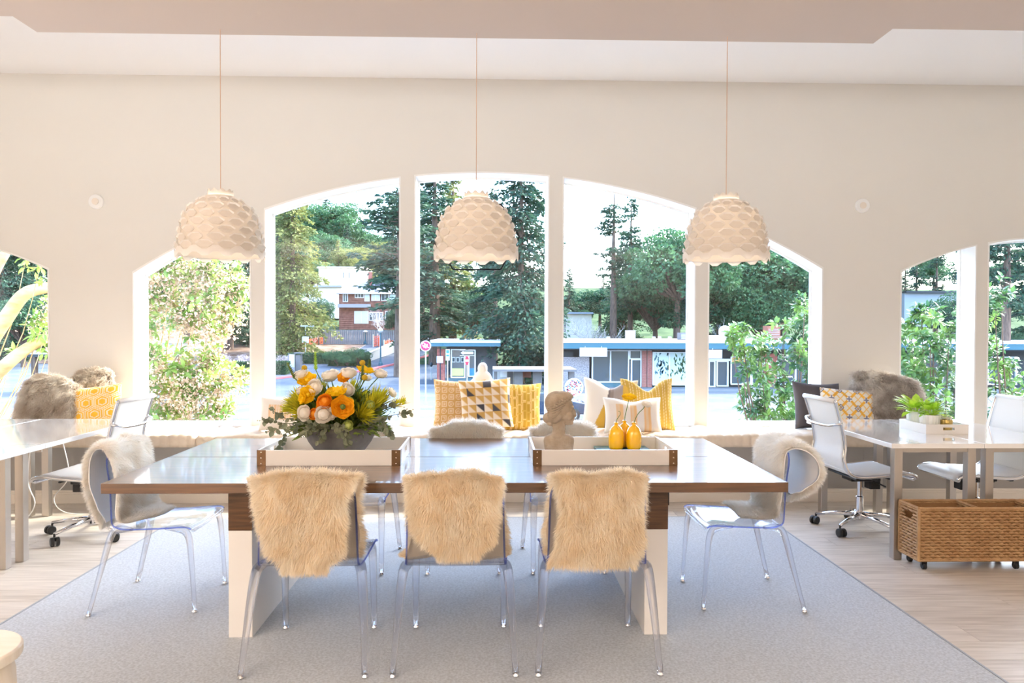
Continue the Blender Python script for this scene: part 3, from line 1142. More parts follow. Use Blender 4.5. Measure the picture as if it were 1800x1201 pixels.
def office_chair():
    t = thing('office_chair', 'x', 'office chair')
    n = len(OP)
    half = int(n * .52)
    HW = .218

    def slab(prof, i0, ribs, hwf):
        acc = [0]
        for i in range(1, len(prof)):
            acc.append(acc[-1] + math.hypot(prof[i][0] - prof[i - 1][0], prof[i][1] - prof[i - 1][1]))
        pr = []
        for i, p in enumerate(prof):
            pr.append(p)
        m, tp_, bt, w_ = sheet(pr, hwf, lambda u, s: (0, 0), .018 if ribs else .006, nu=10)
        if ribs:
            nn = len(prof)
            for i in range(nn):
                d_ = .008 * abs(math.sin(PI * acc[i] / .042)) ** .7
                for k in range(w_):
                    v = m.v[i * w_ + k]
                    m.v[i * w_ + k] = (v[0], v[1] + (0 if prof[i][1] < .5 else d_), v[2] + (d_ if prof[i][1] < .5 else 0))
        return m
    slab(OP[:half + 1], 0, True, lambda s: HW).build('seat', 'leather', t, smooth=True)
    slab(OP[half:], half, False, lambda s: HW - .012 * math.sin(PI * s)).build('backrest', 'mesh', t, smooth=True)
    MB().tube([(-HW, -.316, .958), (HW, -.316, .958)], .017, 10).build('top_roll', 'leather', t, smooth=True)
    for s in (-1, 1):
        pts = [(s * (HW + .012 - (.012 * math.sin(PI * max(0, (i - half) / (n - half))))), p[0], p[1]) for i, p in enumerate(OP[2:], 2)]
        MB().tube(pts[::2], .0125, 8, flat=1.0).build('side_rail', 'chrome', t, smooth=True)
    pts = catmull([(-HW - .01, -.262, .80), (-HW - .005, -.30, .795), (-.12, -.315, .775), (.12, -.315, .775), (HW + .005, -.30, .795), (HW + .01, -.262, .80)], 18)
    MB().tube(pts, .010, 8).build('back_handle', 'chrome', t, smooth=True)
    MB().tube([(-HW, .272, .407), (HW, .272, .407)], .013, 10).build('front_bar', 'chrome', t, smooth=True)
    me_ = MB().box((-.07, -.10, .362), (.07, .12, .40)).box((-.20, -.02, .395), (.20, .02, .415)).box((-.03, .05, .30), (.05, .13, .37)).box((-.20, .10, .398), (.20, .12, .412)).box((-.20, -.14, .395), (.20, -.11, .41))
    mech = me_.build('tilt_mechanism', 'black', t, bevel=.006)
    MB().tube([(.05, .06, .365), (.12, .08, .355), (.19, .08, .35)], .006, 6).build('height_lever', 'black', mech)
    MB().lathe([(.026, .10), (.026, .24), (.019, .245), (.019, .362)], 20).build('gas_column', 'chrome', t, smooth=False)
    b = MB().lathe([(.036, .075), (.040, .085), (.040, .12), (.03, .135)], 20)
    b.build('base_hub', 'chrome', t, smooth=False)
    for k in range(5):
        a = 2 * PI * k / 5 + PI / 2
        dx, dy = math.cos(a), math.sin(a)
        MB().tube([(dx * .03, dy * .03, .112), (dx * .16, dy * .16, .100), (dx * .295, dy * .295, .078)], [.021, .018, .013], 10, flat=.8).build('base_arm', 'chrome', t, smooth=True)
        cm_ = MB()
        px_, py_ = dx * .295, dy * .295
        ca = a + 1.1
        ax = Vector((-math.sin(ca), math.cos(ca), 0))
        fwd = Vector((math.cos(ca), math.sin(ca), 0)) * .014
        cc = Vector((px_, py_, .030)) + fwd
        cm_.tube([(px_, py_, .045), (px_, py_, .080)], .007, 8)
        for s in (-1, 1):
            cm_.tube([cc + ax * (s * .006), cc + ax * (s * .012), cc + ax * (s * .024), cc + ax * (s * .027)], [.029, .030, .030, .024], 18)
        cm_.box((cc.x - .012, cc.y - .012, .035), (cc.x + .012, cc.y + .012, .058))
        cm_.build('caster', 'black', t)
    return t


oc0 = office_chair()
og = 'white office chairs at the desks'
oc0.location = (2.67, 5.26, 0.0005)
oc0.rotation_euler = (0, 0, -PI / 2 + .05)
tag(oc0, 'white office chair with mesh back and chrome base, on the left of the right desk', group=og)
dup(oc0, (-2.80, 5.20, 0.0005), PI / 2 - .06, 'white office chair with ribbed seat beside the left desk, behind the left acrylic chair', og)
dup(oc0, (3.50, 5.22, 0.0005), PI / 2 + .02, 'white office chair cut by the right picture edge, behind the desk plants', og)

# ================================================================= WHITE DESKS
def desk(x0, x1, y0, y1, label, legs):
    cx_, cy_ = (x0 + x1) / 2, (y0 + y1) / 2
    t = thing('white_desk', label, 'desk', (cx_, cy_, 0.0005), group='white gloss desks on steel legs')
    MB().box((x0 - cx_, y0 - cy_, .710), (x1 - cx_, y1 - cy_, .740)).build('desktop', 'desk', t, bevel=.002)
    for (lx, ly) in legs:
        MB().box((lx - cx_ - .026, ly - cy_ - .026, 0), (lx - cx_ + .026, ly - cy_ + .026, .710)).build('leg', 'steel', t, bevel=.002)
    MB().box((x0 - cx_ + .05, y0 - cy_ + .04, .68), (x1 - cx_ - .05, y0 - cy_ + .055, .7095)).build('apron', 'steel', t)
    return t


desk(2.495, 3.085, 4.52, 5.77, 'white desk nearest the basket, its left edge by the office chair', [(2.56, 4.58), (3.03, 4.58), (2.61, 5.72), (3.05, 5.72)])
desk(3.088, 3.70, 4.52, 5.77, 'white desk carrying the potted plants, second from the rug on the right', [(3.145, 4.58), (3.64, 4.58), (3.16, 5.72), (3.64, 5.72)])
desk(-3.49, -2.73, 4.54, 5.78, 'white desk on the left, beside the office chair and nearest the bench', [(-2.92, 4.61), (-3.43, 4.61), (-2.92, 5.72), (-3.43, 5.72)])
desk(-3.49, -2.73, 3.28, 4.537, 'white desk on the left cut by the picture edge, nearest the camera', [(-2.93, 4.46), (-3.43, 4.46), (-2.93, 3.36), (-3.43, 3.36)])
desk(-4.26, -3.495, 4.54, 5.78, 'white desk at the far left edge, under the grey fur pile', [(-3.56, 4.61), (-4.2, 4.61), (-3.56, 5.72), (-4.2, 5.72)])
# cables under the left desk
for k, (pp, rr, lab) in enumerate([
    ([(-3.35, 5.76, .64), (-3.30, 5.78, .30), (-3.42, 5.79, .12), (-3.30, 5.74, .02), (-3.1, 5.82, .012), (-3.05, 5.9, .2), (-3.14, 5.9, .35)], .004, 'white cable looping from the left desk to the power block'),
    ([(-3.48, 5.62, .64), (-3.5, 5.6, .3), (-3.40, 5.52, .14), (-3.47, 5.5, .012), (-3.44, 5.35, .010)], .004, 'white cable trailing on the floor by the far left desk leg'),
    ([(-3.0, 4.3, .66), (-3.02, 4.25, .52), (-2.99, 4.38, .42), (-2.97, 4.5, .38)], .003, 'short white cable hanging beside the nearest left desk leg')]):
    tag(MB().tube(catmull(pp, 40), rr, 6).build('desk_cable', 'cable'), lab, 'cable')
pt = thing('power_strip', 'white upright power block beside the left desk leg', 'power strip', (-3.19, 5.80, .60))
MB().box((-.045, -.03, .0), (.045, .03, .109)).build('casing', 'plate', pt, bevel=.004)
MB().box((-.02, -.034, .02), (.02, -.03, .05)).box((-.02, -.034, .06), (.02, -.03, .09)).build('socket', 'base', pt)

# ================================================================= WICKER BASKET
def weave(x0, x1, z0, z1, mk, horizontal_n=None, pitch=.0172, period=.060, r=.0096, amp=.0025):
    """woven wall: mk(a, z, off) -> point; rows of strands that weave in and out"""
    m = MB()
    rows_ = int((z1 - z0) / pitch)
    ns = max(6, int((x1 - x0) / (period / 6)))
    vs, fs = [], []
    for j in range(rows_):
        z = z0 + (j + .5) * (z1 - z0) / rows_
        ph = PI * (j % 2)
        base = len(vs)
        for i in range(ns + 1):
            a = x0 + (x1 - x0) * i / ns
            o = amp * math.sin(2 * PI * a / period + ph)
            dz = .0022 * math.sin(2 * PI * a / period + ph + 1.2)
            rr = r * (.36 + .64 * abs(math.sin(PI * a / (period / 2) + ph / 2))) * (1 + .08 * math.sin(a * 91 + j * 3.1))
            vs += [mk(a, z + dz, o - rr), mk(a, z + dz + rr * 1.0, o), mk(a, z + dz, o + rr), mk(a, z + dz - rr * 1.0, o)]
        for i in range(ns):
            for k in range(4):
                q = (k + 1) % 4
                fs.append((base + i * 4 + k, base + i * 4 + q, base + (i + 1) * 4 + q, base + (i + 1) * 4 + k))
    return vs, fs


BX0, BX1, BY0, BY1, BZ0, BZ1 = 2.565, 3.76, 4.335, 4.655, .062, .374
# the basket stands in front of the desk legs
BY1 = 4.545
bk = thing('wicker_basket', 'long woven seagrass basket with three compartments on black casters', 'basket', ((BX0 + BX1) / 2, (BY0 + BY1) / 2, 0.0005))
ox, oy = -(BX0 + BX1) / 2, -(BY0 + BY1) / 2
L_, D_ = (BX1 - BX0) / 2, (BY1 - BY0) / 2


def wall_part(name, a0, a1, z0, z1, mk, label=None, hole=None):
    vs, fs = [], []
    if hole:
        ha0, ha1, hz0, hz1 = hole
        for (q0, q1, w0_, w1_) in [(a0, a1, z0, hz0), (a0, ha0, hz0, hz1), (ha1, a1, hz0, hz1), (a0, a1, hz1, z1)]:
            v, f = weave(q0, q1, w0_, w1_, mk)
            n_ = len(vs)
            vs += v
            fs += [tuple(i + n_ for i in t_) for t_ in f]
    else:
        vs, fs = weave(a0, a1, z0, z1, mk)
    o = MB().add(vs, fs).build(name, 'wicker', bk)
    return o


wall_part('front_panel', -L_, L_, BZ0, BZ1, lambda a, z, o: (a, -D_ - o, z))
wall_part('back_panel', -L_, L_, BZ0, BZ1, lambda a, z, o: (a, D_ - o, z))
wall_part('side_panel', -D_, D_, BZ0, BZ1, lambda a, z, o: (-L_ - o, a, z), hole=(-.04, .05, .295, .335))
wall_part('side_panel', -D_, D_, BZ0, BZ1, lambda a, z, o: (L_ + o, a, z), hole=(-.04, .05, .295, .335))
for dx in (2.925, 3.30):
    wall_part('divider', -D_ + .01, D_ - .01, BZ0 + .02, BZ1, lambda a, z, o, dx=dx: (dx + ox + o, a, z), hole=(-.03, .04, .30, .335))
for nm_, lo_, hi_ in [('lining', (-L_ + .008, -D_ + .008, BZ0), (L_ - .008, -D_ + .011, BZ1 - .01)), ('lining', (-L_ + .008, D_ - .011, BZ0), (L_ - .008, D_ - .008, BZ1 - .01)),
                      ('lining', (-L_ + .008, -D_ + .011, BZ0), (-L_ + .011, D_ - .011, BZ1 - .085)), ('lining', (L_ - .011, -D_ + .011, BZ0), (L_ - .008, D_ - .011, BZ1 - .085))]:
    MB().box(lo_, hi_).build(nm_, 'wickerdk', bk)
MB().box((-L_ + .005, -D_ + .005, BZ0 - .004), (L_ - .005, D_ - .005, BZ0 + .008)).build('base_panel', 'wickerdk', bk)
rimm = MB()
for (p, q) in [((-L_, -D_), (L_, -D_)), ((L_, -D_), (L_, D_)), ((L_, D_), (-L_, D_)), ((-L_, D_), (-L_, -D_)), ((2.925 + ox, -D_), (2.925 + ox, D_)), ((3.30 + ox, -D_), (3.30 + ox, D_))]:
    nn = 60
    rimm.tube([(p[0] + (q[0] - p[0]) * i / nn, p[1] + (q[1] - p[1]) * i / nn, BZ1 + .003) for i in range(nn + 1)], [.009 + .0012 * math.sin(i * 2.2) for i in range(nn + 1)], 6)
for (p, q) in [((-L_, -D_), (L_, -D_)), ((-L_, D_), (-L_, -D_))]:
    rimm.tube([(p[0], p[1], BZ0 + .002), (q[0], q[1], BZ0 + .002)], .009, 6)
rimm.build('rim', 'wicker', bk)
for (a, b) in [(-L_, -D_), (-L_, D_), (L_, -D_), (L_, D_)]:
    MB().tube([(a, b, BZ0), (a, b, BZ1)], .010, 6).build('corner_post', 'wicker', bk)
for (a, b) in [(-L_ + .05, -D_ + .03), (-L_ + .05, D_ - .03), (0.02, -D_ + .03), (.02, D_ - .03), (L_ - .05, -D_ + .03), (L_ - .05, D_ - .03)]:
    w_ = MB().tube([(a - .012, b, .022), (a - .008, b, .022), (a + .008, b, .022), (a + .012, b, .022)], [.017, .0215, .0215, .017], 16)
    w_.box((a - .016, b - .008, .026), (a + .016, b + .008, .058))
    w_.build('caster', 'black', bk)

# ================================================================= STOOL in the near left corner
st = thing('wooden_stool', 'round pale wooden stool cut by the lower left corner', 'stool', (-1.645, 2.285, 0.0005))
MB().lathe([(.155, .41), (.168, .415), (.170, .425), (.170, .443), (.164, .450), (.002, .450)], 48).build('seat', 'stool', st, smooth=False, bevel=.002)
MB().lathe([(.125, .0), (.150, .05), (.155, .2), (.150, .36), (.140, .41)], 40).build('body', 'stool', st, smooth=True)

# ================================================================= TRAYS
def tray(x0, x1, y0, y1, h, label):
    z0 = .7505
    t = thing('serving_tray', label, 'tray', ((x0 + x1) / 2, (y0 + y1) / 2, z0), group='cream lacquered trays on the dining table')
    a, b = (x1 - x0) / 2, (y1 - y0) / 2
    th = .012
    MB().box((-a + th, -b + th, .004), (a - th, b - th, .012)).build('tray_base', 'lacquer', t)
    for s in (-1, 1):
        MB().box((-a, s * b - (th if s > 0 else 0), 0), (a, s * b + (th if s < 0 else 0), h)).build('side_panel', 'lacquer', t, bevel=.0015)
        m = MB()
        xa, xb = (s * a - (th if s > 0 else 0)), (s * a + (th if s < 0 else 0))
        ya, yb = -b + th + .0005, b - th - .0005
        m.box((xa, ya, 0), (xb, yb, h * .45)).box((xa, ya, h * .45), (xb, -.045, h)).box((xa, .045, h * .45), (xb, yb, h)).box((xa, -.045, h * .78), (xb, .045, h))
        m.build('end_panel', 'lacquer', t)
        for s2 in (-1, 1):
            cm_ = MB()
            xo, yo = s * (a + .0012), s2 * (b + .0012)
            cm_.box((min(xo, xo - s * .045), min(yo, yo - s2 * .0012), -.0), (max(xo, xo - s * .045), max(yo, yo - s2 * .0012), h + .001))
            cm_.box((min(xo, xo - s * .0012), min(yo, yo - s2 * .045), -.0), (max(xo, xo - s * .0012), max(yo, yo - s2 * .045), h + .001))
            c_ = cm_.build('corner_bracket', 'bronze', t)
            rv = MB()
            for zz in (h * .14, h * .5, h * .86):
                rv.ell((xo - s * .022, yo, zz), (.0045, .003, .0045), 8, 5)
            rv.build('rivet', 'rivet', c_)
    return t


ty = lambda px: 0
TLx0, TLx1 = UX(453, 820, 3.75), UX(704, 820, 3.75)
TRx0, TRx1 = UX(937, 820, 3.75), UX(1190, 820, 3.75)
tray(TLx0, TLx1, 3.74, 4.21, .080, 'cream tray with bronze corners under the flower bowl')
tray(TRx0, TRx1, 3.74, 4.21, .080, 'cream tray with bronze corners holding the bust and yellow vases')
TZ = .763

# ================================================================= BOWL
bowlx = UX(598, 770, 3.97)
bw = thing('oval_bowl', 'dark grey concrete bowl full of flowers on the left tray', 'bowl', (bowlx, 3.97, TZ))
prof = [(.075, 0), (.10, .004), (.135, .035), (.168, .08), (.190, .125), (.200, .162), (.190, .162), (.180, .125), (.155, .08), (.12, .035), (.02, .02)]
MB().lathe([(r * 1.0, z) for r, z in prof], 44, sx=1.0, sy=.78).build('bowl_shell', 'bowl', bw, smooth=True)
MB().lathe([(.178, .122), (.05, .13), (.002, .132)], 24, sx=1, sy=.78, caps=False).build('floral_foam', 'fern', bw)

# ================================================================= BUST
bx = UX(985, 770, 3.95)
bust = thing('plaster_bust', 'sand coloured plaster bust of a woman in a braided headband, facing right', 'bust', (bx, 3.95, TZ))
bb_ = MB()
ry = Matrix.Rotation(0, 4, 'Y')


HS = 1.22


def hm_(c):
    return (c[0] * HS, c[1] * HS, .352 - (.352 - c[2]) * HS)


def E(c, r, ax=None, an=0, n=18):
    if c[2] > .2:
        c, r = hm_(c), tuple(q * HS for q in r)
    mt = Matrix.Rotation(an, 4, ax) if ax else None
    bb_.ell(c, r, n, 12, mt)


# faces +X, head turned a little away from the torso; x forward, y left
E((.000, 0, .285), (.056, .050, .060))                 # skull
E((-.018, 0, .300), (.054, .052, .052))                # back of skull with hair
E((.022, 0, .262), (.036, .036, .052))                 # face
E((.032, 0, .222), (.024, .024, .020))                 # jaw
E((.046, 0, .213), (.012, .013, .010))                 # chin
E((.0585, 0, .256), (.012, .0085, .020), 'Y', -.30)    # nose
E((.0655, 0, .246), (.0075, .0085, .0065))             # nose tip
E((.056, 0, .232), (.0075, .013, .0045))               # upper lip
E((.054, 0, .225), (.0075, .011, .0045))               # lower lip
E((.052, 0, .283), (.008, .026, .007))                 # brow
E((.050, .017, .272), (.007, .010, .006))              # eyes
E((.050, -.017, .272), (.007, .010, .006))
E((.040, .024, .247), (.018, .012, .018))              # cheeks
E((.040, -.024, .247), (.018, .012, .018))
E((-.004, .043, .262), (.009, .007, .015))             # ears
E((-.004, -.043, .262), (.009, .007, .015))
E((-.018, -.030, .250), (.032, .022, .040), 'Y', .4)   # hair over the ears
E((-.018, .030, .250), (.032, .022, .040), 'Y', .4)
E((-.050, 0, .232), (.030, .036, .026))                # bun
E((-.042, 0, .212), (.020, .028, .016))
E((.012, 0, .330), (.044, .046, .022))
for k in range(7):                                     # neck
    f = k / 6
    E((-.012 + .004 * math.sin(f * 3), 0, .105 + f * .085), (.040 - .004 * math.sin(PI * f), .039 - .004 * math.sin(PI * f), .022))
E((-.012, 0, .112), (.044, .052, .026))
torso = []
# torso block: turned so the shoulders face the camera
lay = [(0.0, .074, .040), (.03, .076, .045), (.06, .080, .048), (.085, .083, .046), (.100, .080, .042), (.110, .066, .036), (.118, .050, .03)]
vs, fs = [], []
NN = 26
for (z, a, b) in lay:
    for i in range(NN):
        an = 2 * PI * i / NN
        c_, s_ = math.cos(an), math.sin(an)
        xx = a * math.copysign(abs(c_) ** .55, c_)
        yy = b * math.copysign(abs(s_) ** .8, s_) * (1.12 if s_ < 0 else 1)
        vs.append((xx - .008, yy, z))
for j in range(len(lay) - 1):
    for i in range(NN):
        k = (i + 1) % NN
        fs.append((j * NN + i, j * NN + k, (j + 1) * NN + k, (j + 1) * NN + i))
fs.append(tuple(range(NN - 1, -1, -1)))
fs.append(tuple((len(lay) - 1) * NN + i for i in range(NN)))
bb_.add(vs, fs)
bo = bb_.build('head_and_shoulders', 'plaster', bust, smooth=True)
rm_ = bo.modifiers.new('remesh', 'REMESH')
rm_.mode = 'VOXEL'
rm_.voxel_size = .0030
rm_.use_smooth_shade = True
sm_ = bo.modifiers.new('smooth', 'SMOOTH')
sm_.factor = .5
sm_.iterations = 3
# hair waves and braided band
hb = MB()
for k in range(26):
    a = 2 * PI * k / 26
    tilt = Matrix.Rotation(-.55, 4, 'Y')
    for s in (-1, 1):
        p = tilt @ Vector((math.cos(a + s * .05) * .060, math.sin(a + s * .05) * .0545, s * .0045))
        hb.ell(hm_((p.x - .004, p.y, p.z + .300)), (.0100, .0088, .007), 8, 6)
hb.build('braided_headband', 'plaster', bust, smooth=True)
hw_ = MB()
for s in (-1, 1):
    for k in range(5):
        z = .315 - k * .011
        hw_.tube(catmull([hm_(q) for q in [(.046 - k * .006, s * .022, z), (.02 - k * .006, s * (.050), z - .012), (-.02, s * .052, z - .030), (-.052, s * .028, z - .045)]], 10), .0050, 6)
hw_.build('hair_waves', 'plaster', bust, smooth=True)
bust.rotation_euler = (0, 0, -.22)

# ================================================================= BOOK AND YELLOW VASES
v1, v2, v3 = UX(1083, 770, 4.045), UX(1097.5, 770, 4.13), UX(1114, 770, 4.045)
bookc = (v1 + v3) / 2 + .01
bk_ = thing('teal_book', 'teal covered book lying flat under the yellow vases', 'book', (bookc, 4.075, TZ))
MB().box((-.165, -.095, .001), (.13, .11, .004)).box((-.165, -.095, .016), (.13, .11, .019)).box((-.165, -.095, .004), (-.161, .11, .016)).build('cover', 'bookblue', bk_)
MB().box((-.160, -.091, .0045), (.126, .106, .0155)).build('pages', 'bookred', bk_)
vp = [(.026, 0), (.036, .004), (.0415, .018), (.043, .045), (.0425, .085), (.039, .106), (.028, .124), (.015, .134), (.0105, .139), (.0105, .146), (.013, .150), (.0105, .151), (.007, .149), (.006, .12)]
vlab = ['left of the three yellow bottle vases, holding a curled green tendril', 'yellow bottle vase standing behind the other two, holding a yellow bloom', 'right of the three yellow bottle vases, holding a white bloom']
vases = []
for k, (x, y) in enumerate([(v1, 4.045), (v2, 4.13), (v3, 4.045)]):
    t = thing('bottle_vase', vlab[k], 'vase', (x, y, TZ + .0195), group='yellow bottle vases on the teal book')
    MB().lathe(vp[:6], 32).build('body', 'yellow', t, smooth=True) if False else None
    MB().lathe([p for p in vp[:8]] + [(.0105, .139)], 32, caps=True).build('body', 'yellow', t, smooth=True)
    MB().lathe([(.0106, .1385), (.0106, .146), (.0135, .150), (.011, .152), (.007, .150), (.006, .141)], 20, caps=False).build('neck', 'yellow', t, smooth=True)
    vases.append(t)
# ================================================================= FLOWERS
rngf = random.Random(11)


def frame(dirv):
    d = Vector(dirv).normalized()
    return d.to_track_quat('Z', 'Y').to_matrix().to_4x4()


def ranunculus(r, seed=1, opened=1.0):
    """ball of layered rounded petals opening towards +Z"""
    rg = random.Random(seed)
    m = MB()
    # ring: radius factor, petals, latitude reached by the petal tips, height squash
    rings = [(1.0, 7, -.05), (.97, 7, .30), (.90, 7, .62), (.80, 6, .90), (.66, 6, 1.08), (.50, 5, 1.24), (.30, 4, 1.4)]
    for (q, n, lat1) in rings:
        off = rg.random()
        for i in range(n):
            a = 2 * PI * (i + off + rg.uniform(-.15, .15)) / n
            span = 2 * PI / n * rg.uniform(.56, .70)
            R = r * q * rg.uniform(.90, 1.08)
            lat1_ = lat1 + rg.uniform(-.16, .16)
            vs = []
            for jj in range(6):
                t = jj / 5
                la = -1.15 + (lat1_ + 1.15) * t
                flare = 1 + (.22 * (max(0, t - .6) / .4) ** 1.5 if q > .5 else .08 * max(0, t - .6))
                wd = math.sin(PI * min(.62, .18 + t * .50)) if t < .85 else .72
                for kk in (-1, -.5, 0, .5, 1):
                    aa = a + kk * span * wd * (1.0 if lat1 < 1 else 1.2)
                    rr = R * flare * (1 + .03 * (1 - kk * kk))
                    ll = la - (.12 * kk * kk if t > .8 else 0)
                    vs.append((rr * math.cos(ll) * math.cos(aa), rr * math.cos(ll) * math.sin(aa), rr * math.sin(ll) * .72))
            fs = []
            for jj in range(5):
                for kk in range(4):
                    b = jj * 5 + kk
                    fs.append((b, b + 1, b + 6, b + 5))
            m.add(vs, fs)
    m.ell((0, 0, 0), (r * .8, r * .8, r * .52), 12, 7)
    return m


def poppy(r, seed=1):
    """open cupped bloom with broad petals and a button centre"""
    rg = random.Random(seed)
    m = MB()
    for (q, n, el) in [(1.0, 6, .25), (.92, 5, .55), (.74, 5, .85), (.52, 5, 1.1)]:
        off = rg.random() * 2
        for i in range(n):
            a = 2 * PI * (i + off) / n
            vs = []
            for jj in range(6):
                t = jj / 5
                out_ = r * q * (1.0 - (1 - t) ** 1.6) * math.cos(el * .8) * 1.1
                zz = r * (-.25 + q * .62 * t ** 1.7 * math.sin(.35 + el))
                wd = r * q * 1.15 * math.sin(PI * min(.60, .10 + t * .55)) * (.8 if t == 1 else 1) * 3.4 / n
                for kk in (-1, -.5, 0, .5, 1):
                    ruf = .05 * r * math.sin(kk * 5 + seed + i) * t
                    vs.append((math.cos(a) * out_ - math.sin(a) * kk * wd, math.sin(a) * out_ + math.cos(a) * kk * wd, zz + ruf + r * .16 * kk * kk * t))
            fs = []
            for jj in range(5):
                for kk in range(4):
                    b = jj * 5 + kk
                    fs.append((b, b + 1, b + 6, b + 5))
            m.add(vs, fs)
    m.ell((0, 0, -r * .05), (r * .30, r * .30, r * .25), 10, 6)
    return m


def leaf(m, p, d, L, W, upv=(0, 0, 1), fold=.25, bend=.15):
    d = Vector(d).normalized()
    s = d.cross(Vector(upv))
    if s.length < .01:
        s = d.cross(Vector((1, .2, 0)))
    s.normalize()
    n = s.cross(d).normalized()
    p = Vector(p)
    pts = []
    for t, w_ in ((0, .08), (.25, .8), (.5, 1), (.75, .72), (1, .03)):
        c = p + d * (L * t) - n * (bend * L * t * t)
        pts += [c - s * (W * .5 * w_) + n * (fold * W * .3 * w_), c, c + s * (W * .5 * w_) + n * (fold * W * .3 * w_)]
    fs = []
    for j in range(4):
        for k in range(2):
            b = j * 3 + k
            fs.append((b, b + 1, b + 4, b + 3))
    m.add(pts, fs)


arr = thing('flower_arrangement', 'lavish arrangement of white, yellow and orange flowers with trailing greenery in the dark bowl', 'flowers', (bowlx, 3.97, TZ + .135))
AO = Vector(arr.location)


def apt(px, py, Y):
    x, z = U(px, py, Y)
    return Vector((x, Y, z)) - AO


flw = [  # px, py, radius px, depth, colour, direction, name
    (581, 660, 15, 3.98, 'flwhite', (-.2, -.2, 1), 'ranunculus'), (613, 656, 13, 3.96, 'flwhite', (.1, -.35, 1), 'ranunculus'), (552, 682, 14, 3.86, 'flwhite', (-.5, -1, .6), 'ranunculus'),
    (611, 685, 11, 3.88, 'flwhite', (.7, -.8, .5), 'ranunculus'), (534, 726, 12, 3.80, 'flwhite', (-.5, -1, .1), 'ranunculus'), (568, 729, 13, 3.76, 'flwhite', (.1, -1, .1), 'ranunculus'),
    (669, 657, 11, 4.0, 'flwhite', (.3, -.3, 1), 'ranunculus'), (529, 659, 13, 3.96, 'flwhite', (-.4, -.3, 1), 'ranunculus'), (644, 663, 9, 4.02, 'flwhite', (.3, 0, 1), 'ranunculus'), (690, 690, 9, 4.0, 'flwhite', (.8, 0, .6), 'ranunculus'),
    (540, 668, 14, 3.92, 'flyellow', (-.1, -.6, .8), 'poppy'), (541, 694, 13, 3.84, 'flyellow', (-.3, -1, .2), 'poppy'), (591, 690, 15, 3.82, 'flyellow', (0, -.35, 1), 'poppy'),
    (642, 651, 13, 3.97, 'flyellow', (.3, -.2, 1), 'poppy'), (604, 664, 9, 3.93, 'flgold', (0, -.7, .5), 'poppy'),
    (571, 706, 12, 3.78, 'florange', (-.1, -1, .45), 'ranunculus'), (552, 728, 9, 3.79, 'florange', (-.4, -1, .1), 'ranunculus'), (602, 716, 17, 3.76, 'flgold', (.35, -1, .25), 'ranunculus'),
    (612, 748, 8, 3.78, 'flgreen', (.1, -1, .2), 'small_bloom'), (614, 706, 7, 3.79, 'flgreen', (.5, -1, .3), 'small_bloom'), (532, 700, 9, 3.84, 'flyellow', (-.8, -.8, .2), 'poppy'),
    (585, 720, 5, 3.76, 'flwhite', (0, -1, .3), 'small_bloom'), (590, 728, 5, 3.77, 'flwhite', (.2, -1, .1), 'small_bloom'), (583, 733, 5, 3.77, 'flwhite', (0, -1, 0), 'small_bloom'), (651, 712, 7, 3.86, 'flgreen', (.3, -1, .4), 'small_bloom'),
    (527, 686, 7, 3.88, 'flwhite', (-.6, -.6, .5), 'small_bloom'), (563, 715, 6, 3.8, 'flgold', (0, -1, .2), 'small_bloom')]
fnames = {'flwhite': 'cream', 'flyellow': 'yellow', 'florange': 'deep orange', 'flgold': 'golden orange', 'flgreen': 'pale lime'}
for k, (px, py, rp, Y, colr, d, nm) in enumerate(flw):
    r = rp * .98 * Y / F
    m = poppy(r * 1.1, k) if (colr in ('flyellow', 'flgold') and rp > 8) else ranunculus(r, k)
    p = apt(px, py, Y)
    o = m.build(nm, colr, arr, smooth=True)
    o.matrix_local = Matrix.Translation(p) @ frame(d)
    o['label'] = '%s %s' % (fnames[colr], 'bloom')
    if nm == 'ranunculus' and k == 17:
        c_ = MB().ell((0, 0, r * .30), (r * .3, r * .3, r * .18), 12, 6).build('flower_centre', 'fern', o)
    # stem goes to the bowl
    a = p
    st_ = MB().tube(catmull([a - Vector(d).normalized() * r * .3, a * .6 + Vector((0, 0, .01)), Vector((a.x * .15, a.y * .2, -.03))], 7), .003, 5)
    st_.build('flower_stem', 'stem', arr)
# billy balls
for (px, py, Y) in [(535, 647, 3.98), (637, 638, 4.0), (641, 664, 3.9)]:
    p = apt(px, py, Y)
    b = MB().ell((0, 0, 0), (.016, .016, .016), 14, 9).build('billy_button', 'billy', arr, smooth=True)
    b.location = p
    MB().tube(catmull([p, p * .6 + Vector((.01, 0, 0)), Vector((p.x * .2, 0, -.02))], 7), .0018, 5).build('flower_stem', 'stem', arr)
# tall bud spikes
for (px, py, px2, py2, Y) in [(506, 640, 517, 664, 3.93), (554, 622, 555, 650, 3.98), (650, 634, 649, 650, 4.02), (638, 645, 636, 668, 3.92)]:
    p, q = apt(px, py, Y), apt(px2, py2, Y)
    m = MB()
    nn = 9
    for i in range(nn):
        c = p.lerp(q, i / (nn - 1))
        for j in range(5):
            a = 2 * PI * j / 5 + i
            dd = Vector((math.cos(a), math.sin(a), .9 if q.z < p.z else .9)).normalized()
            m.tube([c, c + dd * (.010 + .010 * i / nn)], [.0035, .001], 5)
    m.tube([p + (p - q) * .12, q], [.002, .006], 6)
    m.build('bud_spike', 'limeleaf' if px in (554,) else 'fern', arr)
    MB().tube(catmull([q, q * .6 + Vector((.004, 0, 0)), Vector((q.x * .2, 0, -.02))], 9), .0028, 6).build('flower_stem', 'stem', arr)
